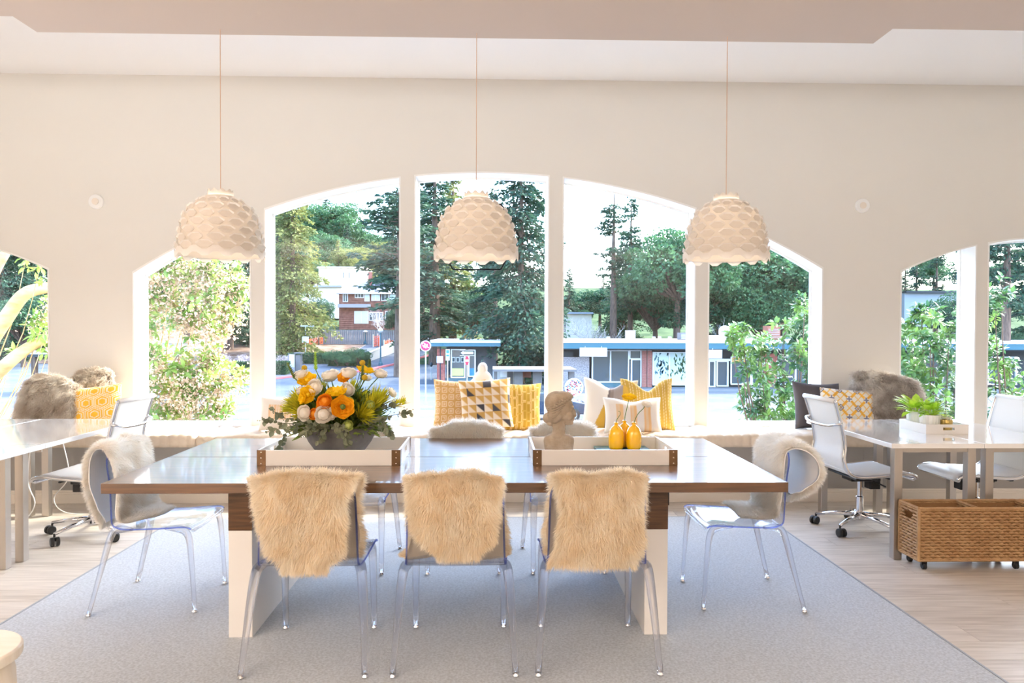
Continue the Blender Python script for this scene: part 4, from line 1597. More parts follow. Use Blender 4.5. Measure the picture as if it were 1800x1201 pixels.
# yellow-green needle tufts
for k, (px, py, Y, R, d, nn) in enumerate([(672, 690, 3.95, .10, (.5, -.1, .9), 240), (520, 695, 3.9, .09, (-.4, -.3, .8), 150), (560, 670, 4.0, .08, (-.1, 0, 1), 90), (600, 700, 3.8, .05, (0, -.5, .9), 60), (645, 725, 3.82, .08, (.5, -.6, .3), 120), (655, 705, 3.86, .07, (.3, -.6, .6), 90), (700, 705, 3.95, .045, (.8, 0, .6), 40), (712, 702, 3.96, .035, (.7, 0, .8), 24),
                                          (505, 705, 3.95, .085, (-.9, -.1, .5), 110), (498, 718, 3.93, .06, (-1, -.1, .2), 50), (515, 725, 3.86, .06, (-.8, -.5, .2), 60), (516, 690, 3.95, .05, (-.8, 0, .6), 40), (622, 672, 4.0, .06, (.3, 0, 1), 60), (640, 690, 3.95, .06, (.3, -.3, 1), 60)]):
    m = MB()
    p = apt(px, py, Y)
    D = Vector(d).normalized()
    base = p - D * R * 1.0
    for i in range(nn):
        v = Vector((rngf.gauss(0, 1), rngf.gauss(0, 1), rngf.gauss(0, 1))).normalized()
        q = (D * 1.15 + v * .62).normalized()
        st0 = base + v * .008
        leaf(m, st0, q, R * rngf.uniform(.8, 1.5), .0065, upv=v, bend=-.05)
    m.build('needle_tuft', 'spikey', arr)
    MB().tube(catmull([base, base * .6, Vector((base.x * .2, 0, -.03))], 6), .003, 5).build('flower_stem', 'stem', arr)
# filler foliage in the heart of the bunch
fm = MB()
for i in range(2300):
    a = rngf.uniform(0, 2 * PI)
    el = rngf.uniform(-.05, 1.2)
    rad = Vector((math.cos(a) * math.cos(el) * .25, math.sin(a) * math.cos(el) * .135, math.sin(el) * .215))
    p = rad * rngf.uniform(.35, .95) + Vector((0, 0, .005))
    leaf(fm, p, rad + Vector((rngf.gauss(0, .08), rngf.gauss(0, .08), rngf.gauss(.04, .08))), rngf.uniform(.035, .085), rngf.uniform(.008, .019), upv=(rngf.gauss(0, 1), rngf.gauss(0, 1), 1))
fo_ = fm.build('filler_foliage', 'fern', arr)
fo_['kind'] = 'stuff'
# eucalyptus sprays: each branch a part, its leaves joined with it
spr = [[(640, 740), (670, 735), (700, 728), (722, 725)], [(645, 745), (675, 755), (688, 765)], [(640, 735), (665, 715), (695, 712)], [(560, 745), (510, 745), (478, 742), (462, 738)], [(550, 750), (505, 760), (495, 780), (490, 792)],
       [(575, 750), (568, 762), (560, 775)], [(590, 750), (600, 765), (610, 780)], [(600, 748), (608, 760), (615, 778)], [(555, 750), (540, 757), (530, 765)], [(550, 745), (500, 735), (480, 722)], [(650, 738), (672, 740), (680, 760)], [(560, 745), (500, 752), (470, 760)]]
for k, pts in enumerate(spr):
    m = MB()
    n_ = len(pts)
    P3 = []
    for i, (px, py) in enumerate(pts):
        Y = 3.90 - .10 * (1 if py > 750 and 520 < px < 640 else 0) - .03 * (i / n_) + .02 * ((k * 7) % 5 - 2)
        if 520 < px < 640:
            Y = 3.78
        P3.append(apt(px, py, Y))
    cp_ = catmull([Vector((P3[0].x * .5, P3[0].y * .4, -.01))] + P3, 16)
    m.tube(cp_, [.003 - .002 * i / 15 for i in range(16)], 5)
    for i in range(3, 16):
        for s in (-1, 1):
            if rngf.random() < .25:
                continue
            c = cp_[i]
            t = (cp_[min(i + 1, 15)] - cp_[i - 1]).normalized()
            v = Vector((rngf.gauss(0, .5), rngf.gauss(0, .5), rngf.gauss(-.2, .5))) + t * .4
            L = rngf.uniform(.022, .040)
            leaf(m, c, v, L, L * .72, upv=(rngf.gauss(0, .4), -1, rngf.gauss(0, .4)))
    for i in range(14):
        c = cp_[rngf.randrange(6, 16)] + Vector((rngf.gauss(0, .012), rngf.gauss(0, .012), rngf.gauss(.006, .012)))
        m.ell(c, (.0035, .0035, .0035), 6, 4)
    m.build('eucalyptus_branch', 'euca', arr)

# flowers in the bottle vases: things held by a vase
t = thing('yellow_bloom', 'single yellow bloom on a long stem in the back bottle vase', 'flower', vases[1].location + Vector((0, 0, .145)))
x, z = U(1106, 699, 4.12)
tip = Vector((x, 4.12, z)) - t.location
o = poppy(.036, 5).build('bloom', 'flyellow', t, smooth=True)
o.matrix_local = Matrix.Translation(tip) @ frame((0, -.3, 1))
MB().tube(catmull([(0, 0, -.06), (.002, 0, .02), (tip.x * .5, 0, tip.z * .5), tip], 14), .0022, 6).build('flower_stem', 'stem', t, smooth=True)
t = thing('white_bloom', 'single white bloom with a bent stem in the right bottle vase', 'flower', vases[2].location + Vector((0, 0, .145)))
x, z = U(1136, 710, 4.045)
tip = Vector((x, 4.045, z)) - t.location
o = ranunculus(.026, 9).build('bloom', 'flwhite', t, smooth=True)
o.matrix_local = Matrix.Translation(tip) @ frame((.3, .1, 1))
MB().ell(tip + Vector((.008, -.005, -.008)), (.012, .012, .008), 8, 5).build('sepal', 'limeleaf', t)
MB().tube(catmull([(0, 0, -.06), (.004, 0, .01), (tip.x * .35, 0, tip.z * .5), (tip.x * .75, 0, tip.z * .75), tip], 16), .0022, 6).build('flower_stem', 'stem', t, smooth=True)
t = thing('green_tendril', 'small curled green tendril in the left bottle vase', 'flower', vases[0].location + Vector((0, 0, .145)))
MB().tube(catmull([(0, 0, -.05), (.0, 0, .01), (.012, 0, .035), (.022, 0, .05), (.020, 0, .066), (.010, 0, .068)], 20), [.0022 - .0012 * i / 19 for i in range(20)], 6).build('flower_stem', 'stem', t, smooth=True)

# ================================================================= PLANTS ON THE RIGHT DESK
DZ = .741
px0, px1 = UX(1627, 764, 4.94), UX(1702, 764, 4.94)
t = thing('desk_tray', 'cream handled tray on the right desk holding plants and a brass cup', 'tray', ((px0 + px1) / 2, 5.10, DZ))
a, b, h = (px1 - px0) / 2, .165, .066
MB().box((-a + .008, -b + .008, .002), (a - .008, b - .008, .008)).build('tray_base', 'lacquer', t)
MB().box((-a, -b, 0), (a, -b + .008, .026)).box((-a, -b, .046), (a, -b + .008, h)).box((-a, -b, .026), (-.03, -b + .008, .046)).box((.05, -b, .026), (a, -b + .008, .046)).build('side_panel', 'lacquer', t)
MB().box((-a, b - .008, 0), (a, b, h)).build('side_panel', 'lacquer', t)
MB().box((-a, -b + .0085, 0), (-a + .008, b - .0085, h)).build('end_panel', 'lacquer', t)
MB().box((a - .008, -b + .0085, 0), (a, b - .0085, h)).build('end_panel', 'lacquer', t)
tx, tyy = t.location.x, t.location.y


def ribpot(loc, r, h, label):
    t = thing('ribbed_pot', label, 'plant pot', loc, group='white ribbed pots on the desk tray')
    m = MB()
    m.lathe([(r * .82, 0), (r * .84, .004), (r, h), (r * .95, h), (r * .88, h * .85), (.002, h * .84)], 60, wob=lambda a, rr, z: (rr * (1 + (.018 * math.cos(a * 20) if rr > r * .8 else 0)), z))
    m.build('pot_shell', 'plate', t, smooth=False)
    MB().lathe([(r * .86, h * .86), (.002, h * .87)], 24, caps=False).build('soil', 'wickerdk', t)
    return t


p1 = (tx + UX(1636, 745, 5.03) - tx, 5.04, DZ + .008)
ribpot(p1, .068, .115, 'larger white ribbed pot, beside the brass cup on the desk tray')
p2 = (UX(1613, 740, 5.16), 5.17, DZ + .008)
ribpot((p2[0] + .0, 5.19, DZ + .008) if p2[0] > px0 + .07 else (px0 + .078, 5.19, DZ + .008), .060, .125, 'white ribbed pot at the back left of the desk tray')
t = thing('leafy_plant', 'lime green leafy plant spilling over the white ribbed pots', 'plant', (p1[0], p1[1], DZ + .11))
rg = random.Random(5)
for (ox_, oy_, n_, Lr) in [(0, 0, 46, (.05, .10)), (px0 + .078 - p1[0], .15, 40, (.07, .14))]:
    for i in range(n_):
        a = rg.uniform(0, 2 * PI)
        el = rg.uniform(.15, 1.25)
        d = Vector((math.cos(a) * math.cos(el), math.sin(a) * math.cos(el), math.sin(el)))
        L = rg.uniform(*Lr)
        m = MB()
        b_ = Vector((ox_ + math.cos(a) * .02, oy_ + math.sin(a) * .02, 0.01))
        leaf(m, b_ + d * .04, d, L, L * .42, bend=.45)
        m.tube([b_, b_ + d * .04], .0015, 4)
        m.build('leaf', 'limeleaf', t)
t = thing('brass_cup', 'small ribbed brass cup holding pale flowers on the desk tray', 'cup', (UX(1663, 745, 5.0), 5.0, DZ + .008))
MB().lathe([(.034, 0), (.036, .003), (.041, .085), (.038, .085), (.034, .01), (.002, .01)], 44, wob=lambda a, rr, z: (rr * (1 + .012 * math.cos(a * 22)), z)).build('cup_shell', 'brass', t)
m = MB()
for i in range(26):
    v = Vector((rg.gauss(0, .016), rg.gauss(0, .016), rg.uniform(.088, .108)))
    m.ell(v, (.008, .008, .006), 7, 5)
tt_ = thing('posy', 'bunch of tiny pale flowers standing in the brass cup', 'flower', t.location)
m.build('blossoms', 'flwhite', tt_)['kind'] = 'stuff'
m = MB()
for i in range(8):
    m.tube([(rg.gauss(0, .006), rg.gauss(0, .006), .012), (rg.gauss(0, .012), rg.gauss(0, .012), .095)], .001, 4)
m.build('stems', 'stem', tt_)

# ================================================================= PILLOWS
def pillow_mesh(w, h, th, colfn, pinch=.10, chop=0.0, n=64, seed=0, corner=.0, m=None, droop=0.0):
    rg = random.Random(seed)
    V, Cc = [], []
    F1 = []

    def sgn(v):
        return 1 if v >= 0 else -1
    for side in (1, -1):
        for i in range(n + 1):
            for j in range(n + 1):
                u, v = -1 + 2 * i / n, -1 + 2 * j / n
                x = w / 2 * u * (1 - pinch * (1 - v * v) ** 1.2 * abs(u))
                z = h / 2 * v * (1 - pinch * (1 - u * u) ** 1.2 * abs(v))
                if chop and v > 0:
                    z -= chop * math.exp(-(u / .42) ** 2) * v ** 1.5
                z -= droop * (u * .5 + .5) * max(0, v)
                ed = (1 - u ** 4) * (1 - v ** 4)
                t = th / 2 * max(0, ed) ** .55
                t += .004 * math.sin(u * 7 + seed) * math.sin(v * 6 + seed * 2) * ed
                if chop and v > 0:
                    t *= 1 - .25 * math.exp(-(u / .3) ** 2) * v
                t += .0018
                V.append((x, -side * t, z + h / 2))
                Cc.append(colfn((u + 1) / 2, (v + 1) / 2) if side == 1 or colfn is None else colfn(1 - (u + 1) / 2, (v + 1) / 2))
    N1 = (n + 1) * (n + 1)
    idx = np.arange(N1).reshape(n + 1, n + 1)
    f = np.stack([idx[:-1, :-1], idx[1:, :-1], idx[1:, 1:], idx[:-1, 1:]], -1).reshape(-1, 4)
    loop = list(idx[0, :]) + list(idx[1:, -1]) + list(idx[-1, -2::-1]) + list(idx[-2:0:-1, 0])
    e = [(a, b, b + N1, a + N1) for a, b in zip(loop, loop[1:] + loop[:1])]
    me = np_mesh('pillow', V, [f, f[:, ::-1] + N1, np.array(e)])
    setcol(me, Cc)
    return me


def pillow(name, label, px, pybot, Y, w, h, th, colfn, rz=0, lean=.22, roll_=0, **k):
    me = pillow_mesh(w, h, th, colfn, **k)
    x, z = U(px, pybot, Y)
    o = link(name, me, 'attr', None, smooth=True)
    o.location = (x, Y, z)
    o.rotation_mode = 'XYZ'
    o.matrix_world = Matrix.Translation((x, Y, z)) @ Matrix.Rotation(rz, 4, 'Z') @ Matrix.Rotation(-lean, 4, 'X') @ Matrix.Rotation(roll_, 4, 'Y')
    tag(o, label, 'pillow', 'patterned pillows along the window bench')
    return o


CR, OC, CH_ = (.86, .74, .60), (.62, .36, .10), (.06, .055, .065)
GOLD, GOLD2 = (.62, .36, .12), (.80, .62, .42)


def c_medal(u, v):
    gx, gy = u * 7.0, v * 7.0
    i, j = int(gx), int(gy)
    x, y = gx - i - .5, gy - j - .5
    if (i + j) % 2:
        r = math.hypot(x, y)
    else:
        r = max(abs(x), abs(y)) * 1.1
    return GOLD2 if (.28 < r < .40 or .10 < r < .16) else GOLD


def c_tri(u, v):
    gx, gy = u * 6.2 + .15, v * 6.0 + .1
    i, j = int(gx), int(gy)
    x, y = gx - i, gy - j
    if x + y > 1:
        return CR if True else CR
    h = (i * 3 + j * 5 + (j // 2)) % 7
    return CH_ if h in (0, 3) else OC


def c_tri2(u, v):
    gx, gy = u * 6.2 + .15, v * 6.0 + .1
    i, j = int(gx), int(gy)
    x, y = gx - i, gy - j
    if x + y < 1:
        h = (i * 2 + j * 3) % 7
        return CH_ if h in (0,) else CR if (i + j) % 3 else (.80, .66, .50)
    return CH_ if (i * 5 + j * 2) % 11 == 3 else OC


def c_bars(u, v):
    gx = u * 9.5
    i = int(gx)
    x = gx - i
    gy = v * 5.2 + (i % 2) * .5 + (i % 3) * .17
    y = gy - int(gy)
    edge = (.10 < x < .20 or .80 < x < .90) and .05 < y < .95 or (.05 < y < .09 or .91 < y < .95) and .1 < x < .9
    return (.84, .62, .28) if edge else ((.50, .30, .03) if .2 < x < .8 and .09 < y < .91 else (.60, .38, .06))


def c_geo(u, v):
    if u < .42 + (.10 * (v - .4) if v > .4 else 0):
        if v < .55 and u > .20 + v * .38:
            return (.72, .45, .07)
        return (.88, .83, .76)
    if u < .56:
        return (.20, .16, .15) if v > .62 and u < .50 else (.27, .22, .19)
    if v > .5 and u < .72:
        return (.36, .31, .28)
    return (.74, .46, .07) if u < .86 else (.85, .72, .5)


def c_dash(u, v):
    gx = u * 24
    i = int(gx)
    x = gx - i
    y = (v * 16 + (i * .37)) % 1
    return (.83, .66, .38) if .3 < x < .6 and y > .25 else (.60, .38, .06)


def c_lumbar(u, v):
    s = abs(u - .5)
    if u < .07 or u > .93:
        return (.90, .86, .80)
    b = int((u - .07) / .86 * 7)
    if v > .80:
        return (.90, .84, .76)
    return [(.88, .80, .72), (.86, .56, .28), (.90, .82, .74), (.85, .52, .24), (.88, .82, .76), (.86, .54, .26), (.90, .82, .74)][min(6, b)] if (u * 60) % 1 > .18 else (.84, .62, .40)


def c_peach(u, v):
    return (.86, .58, .34) if .25 < u < .8 and .3 < v < .75 and (u * 40) % 1 > .2 else (.90, .84, .76)


def c_orange(u, v):
    gx, gy = u * 3.1, v * 2.1
    x, y = abs(gx - round(gx)), abs(gy - round(gy))
    d = x + y
    if d < .05:
        return (.80, .42, .05)
    if d < .10:
        return (.25, .25, .30)
    if d < .14:
        return (.85, .8, .72)
    if d < .20:
        return (.12, .12, .17)
    # petals
    px_, py_ = abs(x - .25) , abs(y - .25)
    if abs(x - y) < .10 and .17 < d < .80:
        return (.82, .43, .05)
    xx, yy = .5 - x, .5 - y
    if xx + yy < .18 and (xx < .05 or yy < .05):
        return (.22, .22, .30)
    if abs((x + y) - .5) < .04:
        return (.88, .55, .12)
    return (.86, .82, .74)


def c_hex(u, v):
    gx, gy = u * 3.0, v * 3.0
    r = None
    best = 9
    for i in range(-1, 5):
        for j in range(-1, 5):
            cx_, cy_ = i + (.5 if j % 2 else 0), j * .86
            dx, dy = abs(gx - cx_), abs(gy - cy_)
            q = max(dx, dx * .5 + dy * .866)
            best = min(best, q)
    return (.92, .84, .68) if (.20 < best < .26 or .36 < best < .41 or best > .47) else (.90, .50, .03)


def c_char(u, v):
    return (.085, .075, .085)


CT = UZ(1000, 757, 6.3)
pillow('throw_pillow', 'ochre square pillow with cream medallion rings, leftmost in the middle window', 806, 757, 6.40, .46, .45, .13, c_medal, rz=-.05, lean=.2, pinch=.09, roll_=.0, seed=2)
pillow('throw_pillow', 'pillow with cream, ochre and charcoal triangles in the middle window', 857, 754, 6.26, .45, .43, .14, c_tri2, rz=.05, lean=.22, pinch=.07, roll_=-.06, seed=3)
pillow('throw_pillow', 'mustard pillow with upright bar pattern, right of the triangle pillow', 912, 760, 6.42, .42, .44, .12, c_bars, rz=.25, lean=.2, pinch=.09, roll_=.05, seed=4)
pillow('throw_pillow', 'cream, grey and mustard colour-block pillow, behind the bust to its right', 1070, 757, 6.42, .48, .46, .13, c_geo, rz=-.1, lean=.22, pinch=.08, chop=.07, roll_=.05, seed=5)
pillow('throw_pillow', 'mustard pillow with rows of small dashes and a dented top, beside the fourth window jamb', 1141, 758, 6.42, .48, .47, .13, c_dash, rz=.1, lean=.2, pinch=.08, chop=.10, seed=6)
pillow('throw_pillow', 'small lumbar pillow with peach and white stripes, in front of the mustard pillows', 1113, 762, 6.22, .50, .31, .13, c_lumbar, rz=0, lean=.25, pinch=.07, chop=.03, seed=7)
pillow('throw_pillow', 'peach and white pillow half hidden behind the left of the flower bowl', 492, 758, 6.3, .38, .30, .12, c_peach, rz=-.1, lean=.2, pinch=.08, seed=8)
pillow('throw_pillow', 'plain charcoal linen pillow behind the right office chair', 1440, 756, 6.43, .46, .43, .14, c_char, rz=.15, lean=.25, pinch=.09, roll_=.06, seed=9)
pillow('throw_pillow', 'rectangular pillow with orange floral tile pattern, beside the charcoal pillow', 1490, 752, 6.30, .47, .34, .13, c_orange, rz=-.06, lean=.25, pinch=.05, roll_=.07, seed=10, n=84)
pillow('throw_pillow', 'yellow pillow with white hexagon outlines, beside the left grey fur', 172, 752, 6.26, .40, .36, .13, c_hex, rz=.1, lean=.25, pinch=.06, roll_=-.12, seed=11)
# corner tassel-like scarf end and crumpled small cushion below the triangle pillow
# ---------------------------------------------------------------- fur pillows / draped furs on the bench
def fur_heap(label, cx_px, bot_px, Y, w, h, mat_, seed, n, hair=.085, lean=.25, tilt=0, wave=.35, w0=.0028, mound=.0, pw=2.6):
    """a fur draped over an upright form: rounded slab with long strands combed down"""
    rng = np.random.default_rng(seed)
    x, z = U(cx_px, bot_px, Y)
    root = thing('fur_throw', label, 'fur throw', (x, Y, z), group='long haired fur throws on the bench')
    body = MB()
    nx, nz = 26, 18
    vs, fs = [], []
    for side in (1, -1):
        for i in range(nx + 1):
            for j in range(nz + 1):
                u, v = -1 + 2 * i / nx, j / nz
                shape = (1 - abs(u) ** pw) ** (1 / pw)
                top = h * (.55 + .45 * shape) + mound * u
                zz = v * top
                t = .085 * max(0, (1 - u ** 6)) ** .5 * max(0.0, 1 - v ** 5) ** .5 + .003
                vs.append((u * w / 2 * (1 - .10 * v ** 2), -side * t + zz * math.tan(lean) * .9, zz))
    K = (nx + 1) * (nz + 1)
    idx = np.arange(K).reshape(nx + 1, nz + 1)
    f = np.stack([idx[:-1, :-1], idx[1:, :-1], idx[1:, 1:], idx[:-1, 1:]], -1).reshape(-1, 4)
    loop = list(idx[0, :]) + list(idx[1:, -1]) + list(idx[-1, -2::-1]) + list(idx[-2:0:-1, 0])
    e = [(a, b, b + K, a + K) for a, b in zip(loop, loop[1:] + loop[:1])]
    V = np.array(vs)
    rot = Matrix.Rotation(tilt, 3, 'Y')
    link('pelt', np_mesh('pelt', V, [f, f[:, ::-1] + K, np.array(e)]), mat_, root, smooth=True)
    Vf = V[:K].reshape(nx + 1, nz + 1, 3)
    u = rng.uniform(0, 1, n)
    v = rng.uniform(0.0, 1, n) ** .8
    topm = rng.random(n) < .14
    v = np.where(topm, rng.uniform(.97, 1, n), v)
    sm = rng.random(n) < .10
    u = np.where(sm, np.where(rng.random(n) < .5, rng.uniform(0, .02, n), rng.uniform(.98, 1, n)), u)
    a = u * nx
    i0 = np.minimum(a.astype(int), nx - 1)
    fa = (a - i0)[:, None]
    b = v * nz
    j0 = np.minimum(b.astype(int), nz - 1)
    fb = (b - j0)[:, None]
    R = Vf[i0, j0] * (1 - fa) * (1 - fb) + Vf[i0 + 1, j0] * fa * (1 - fb) + Vf[i0, j0 + 1] * (1 - fa) * fb + Vf[i0 + 1, j0 + 1] * fa * fb
    cl = np.stack([np.sin(R[:, 0] * 38 + R[:, 2] * 23 + seed), np.sin(R[:, 0] * 21 + 2), np.sin(R[:, 2] * 37 - R[:, 0] * 25 + 1)], 1)
    D = np.zeros_like(R)
    D[:, 1] = -.75
    D[:, 2] = np.where(v > .93, .75, -.25)
    D[:, 0] = ((u - .5) * 2) ** 5 * .9
    D += cl * .45 + rng.normal(size=R.shape) * .28
    Vv, Q, T = strands(R, D, hair, w0, rng, droop=.55, wave=wave)
    o = link('fur_pile', np_mesh('fur_pile', Vv, [Q, T]), mat_, root)
    o['kind'] = 'stuff'
    return root


h1 = fur_heap('large grey-brown long haired fur on the right of the bench, behind the desk plants', 1562, 757, 6.38, .64, .47, 'greyfur', 3, 30000, tilt=0, mound=-.045, pw=5)
h2 = fur_heap('taupe long haired fur at the left of the bench, in front of its twin', 88, 757, 6.28, .50, .43, 'tanfur', 5, 26000, mound=-.03, pw=3)
h3 = fur_heap('taupe long haired fur leaning behind the yellow hexagon pillow', 152, 752, 6.47, .42, .48, 'tanfur', 9, 20000, mound=.05, pw=3)

# small white figurine standing behind the triangle pillow
x, z = U(848, 752, 6.58)
fg = thing('white_figurine', 'white seated figurine behind the triangle pillow in the middle window', 'figurine', (x, 6.58, .585))
fh = UZ(848, 637, 6.58) - .585
m = MB()
m.ell((0, 0, fh - .055), (.045, .045, .055), 20, 12)
m.ell((0, 0, fh - .17), (.090, .06, .10), 20, 12)
m.ell((0, 0, fh - .125), (.062, .05, .06), 20, 12)
m.ell((-.055, -.01, fh - .205), (.070, .055, .062), 18, 10)
m.ell((.055, -.01, fh - .205), (.070, .055, .062), 18, 10)
m.ell((0, 0, (fh - .20) / 2), (.085, .06, (fh - .20) / 2), 20, 12)
o = m.build('body', 'figurine', fg, smooth=True)
r_ = o.modifiers.new('remesh', 'REMESH')
r_.mode = 'VOXEL'
r_.voxel_size = .006
r_.use_smooth_shade = True
s_ = o.modifiers.new('smooth', 'SMOOTH')
s_.iterations = 6
MB().lathe([(.09, 0), (.09, .02), (.07, .03)], 24).build('base', 'figurine', fg)
# ================================================================= OUTSIDE
GZ = -3.03
Yk = [0, 60, 78, 100, 112, 125, 150, 200, 260]
Zk = [GZ, GZ, -2.26, -.5, 1.2, 2.5, 6.5, 13, 14]


def gz(y):
    return float(np.interp(y, Yk, Zk))


def G(px, py):
    """point where a pixel's ray meets the ground outside"""
    d = ray(px, py)
    Y = 20.0
    while Y < 250:
        t = Y / d.y
        if CAMZ + t * d.z <= gz(Y):
            return Vector((t * d.x, Y, gz(Y)))
        Y += .1
    return Vector((d.x * 100 / d.y, 100, gz(100)))


M['asphalt'] = mat('pale_asphalt', (0.10, 0.115, 0.135), 0.9, col2=(0.135, 0.15, 0.17), scale=.5, spec=0.03)
M['pavement'] = mat('pavement', (0.20, 0.21, 0.22), 0.9, spec=0.03)
M['paint'] = mat('road_paint', (0.6, 0.6, 0.6), 0.8)
M['redpaint'] = mat('red_curb_paint', (0.62, 0.16, 0.16), 0.8)
M['earth'] = mat('leaf_litter', (0.13, 0.075, 0.05), 1.0, col2=(0.28, 0.20, 0.15), scale=.9, detail=8, spec=0.03)
M['hill'] = mat('hill_scrub', (0.03, 0.055, 0.025), 1.0, col2=(0.08, 0.11, 0.05), scale=.4, detail=8, spec=0.03)
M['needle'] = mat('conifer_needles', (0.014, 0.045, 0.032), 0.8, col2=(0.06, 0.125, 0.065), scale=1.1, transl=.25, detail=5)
M['needle_sunlit'] = mat('sunlit_conifer_needles', (0.08, 0.12, 0.03), 0.8, col2=(0.30, 0.30, 0.09), scale=1.0, transl=.3, detail=5)  # brighter copy of the needles, sunlight put into the colour
M['leafdk'] = mat('dark_broad_leaves', (0.018, 0.06, 0.032), 0.7, col2=(0.06, 0.15, 0.065), scale=.9, transl=.3, detail=5)
M['leafmid'] = mat('mid_broad_leaves', (0.03, 0.10, 0.045), 0.6, col2=(0.10, 0.21, 0.08), scale=1.0, transl=.3, detail=5)
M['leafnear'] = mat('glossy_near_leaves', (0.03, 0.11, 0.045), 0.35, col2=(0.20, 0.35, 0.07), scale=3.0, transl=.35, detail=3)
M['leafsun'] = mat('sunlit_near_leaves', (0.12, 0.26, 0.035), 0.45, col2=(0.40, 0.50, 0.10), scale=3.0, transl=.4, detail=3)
M['floret'] = mat('pale_pink_florets', (0.62, 0.42, 0.28), 0.8, col2=(0.85, 0.70, 0.54), scale=9, transl=.35)
M['bark'] = mat('brown_bark', (0.085, 0.055, 0.04), 0.95, col2=(0.17, 0.11, 0.08), scale=2, stretch=(4, 4, 1))
M['palebark'] = mat('pale_bark', (0.34, 0.31, 0.29), 0.9, col2=(0.55, 0.51, 0.48), scale=3)
M['madrone'] = mat('smooth_golden_bark', (0.40, 0.24, 0.08), 0.7, col2=(0.60, 0.43, 0.20), scale=3, stretch=(1, 1, 3))
M['twig'] = mat('bare_twigs', (0.38, 0.30, 0.30), 0.9, col2=(0.55, 0.46, 0.46), scale=2)
M['roofteal'] = mat('teal_fascia', (0.035, 0.13, 0.17), 0.4)
M['roofgrey'] = mat('gravel_roof', (0.45, 0.44, 0.44), 0.9)
M['dark'] = mat('dark_wall', (0.035, 0.04, 0.045), 0.6)
M['shopglass'] = mat('shop_glass', (0.06, 0.075, 0.085), 0.15, spec=.8)
M['shoptile'] = mat('pebble_wall', (0.20, 0.17, 0.18), 0.9, col2=(0.50, 0.44, 0.45), scale=14, detail=8)
M['white'] = mat('white_paint', (0.82, 0.82, 0.82), 0.5)
M['brick'] = mat('red_brick', (0.42, 0.13, 0.10), 0.9, col2=(0.30, 0.09, 0.07), scale=6)
M['mortar'] = mat('mortar', (0.42, 0.36, 0.34), 0.95)
M['mint'] = mat('pale_mint_panel', (0.62, 0.74, 0.72), 0.4)
M['orange'] = mat('orange_canopy', (0.75, 0.42, 0.12), 0.8)
M['shingle'] = mat('brown_shingles', (0.19, 0.065, 0.04), 0.9, col2=(0.28, 0.11, 0.07), scale=2)
M['houseroof'] = mat('grey_house_roof', (0.30, 0.29, 0.30), 0.9)
M['fence'] = mat('weathered_fence', (0.20, 0.22, 0.24), 0.9, col2=(0.30, 0.32, 0.34), scale=1)
M['fencedk'] = mat('dark_fence', (0.07, 0.075, 0.06), 0.9)
M['netting'] = mat('orange_netting', (0.85, 0.16, 0.06), 0.8)
M['hedge'] = mat('hedge_leaves', (0.02, 0.06, 0.025), 0.8, col2=(0.07, 0.13, 0.05), scale=3, transl=.2)
M['concrete'] = mat('pale_concrete', (0.50, 0.50, 0.49), 0.9)
M['cream'] = mat('cream_house', (0.78, 0.70, 0.60), 0.8)
M['grey'] = mat('grey_house', (0.34, 0.37, 0.42), 0.8)
M['greymetal'] = mat('grey_metal', (0.45, 0.47, 0.48), 0.4, metal=.4)
M['signred'] = mat('sign_red', (0.60, 0.02, 0.05), 0.5)
M['signmaroon'] = mat('sign_maroon', (0.45, 0.02, 0.10), 0.5)
M['signblack'] = mat('sign_black', (0.02, 0.02, 0.02), 0.5)
M['posteryel'] = mat('poster_yellow', (0.62, 0.66, 0.20), 0.6)
M['posterblue'] = mat('poster_blue', (0.05, 0.22, 0.55), 0.6)
M['carpaint'] = mat('dark_blue_car_paint', (0.012, 0.03, 0.06), 0.15, coat=1)
M['woodpost'] = mat('grey_timber', (0.16, 0.15, 0.15), 0.9)
M['pinkwall'] = mat('pink_stucco', (0.62, 0.44, 0.42), 0.9)


def terrain(name, x0, x1, y0, y1, m, dz=0.0, step=3):
    ys = sorted(set([y0, y1] + [y for y in Yk if y0 < y < y1] + list(np.arange(y0, y1, step))))
    vs, fs = [], []
    for y in ys:
        vs += [(x0, y, gz(y) + dz), (x1, y, gz(y) + dz)]
    n = len(ys)
    for i in range(n - 1):
        fs.append((2 * i, 2 * i + 1, 2 * i + 3, 2 * i + 2))
    b = len(vs)
    vs += [(x0, y0, gz(y0) - 1 + dz), (x1, y0, gz(y0) - 1 + dz), (x1, y1, gz(y0) - 1 + dz), (x0, y1, gz(y0) - 1 + dz)]
    fs.append((b, b + 3, b + 2, b + 1))
    return struct(name, MB().add(vs, fs), m)


terrain('street', -110, 110, 6.98, 78, 'asphalt')
ra, rb = G(772, 640), G(690, 632)
terrain('road', -17, -8.2, 78, 112, 'asphalt')
terrain('hillside', -130, -17, 78, 112, 'earth', .02)
terrain('hillside_right', -8.2, 130, 78, 112, 'hill', .02)
terrain('hills', -150, 150, 112, 260, 'hill', 0)
# the building we stand in goes down to the street
struct('facade_base', MB().box((XL - 6, WY + .01, GZ), (XR + 6, WY + WT, -0.125)), 'cream')

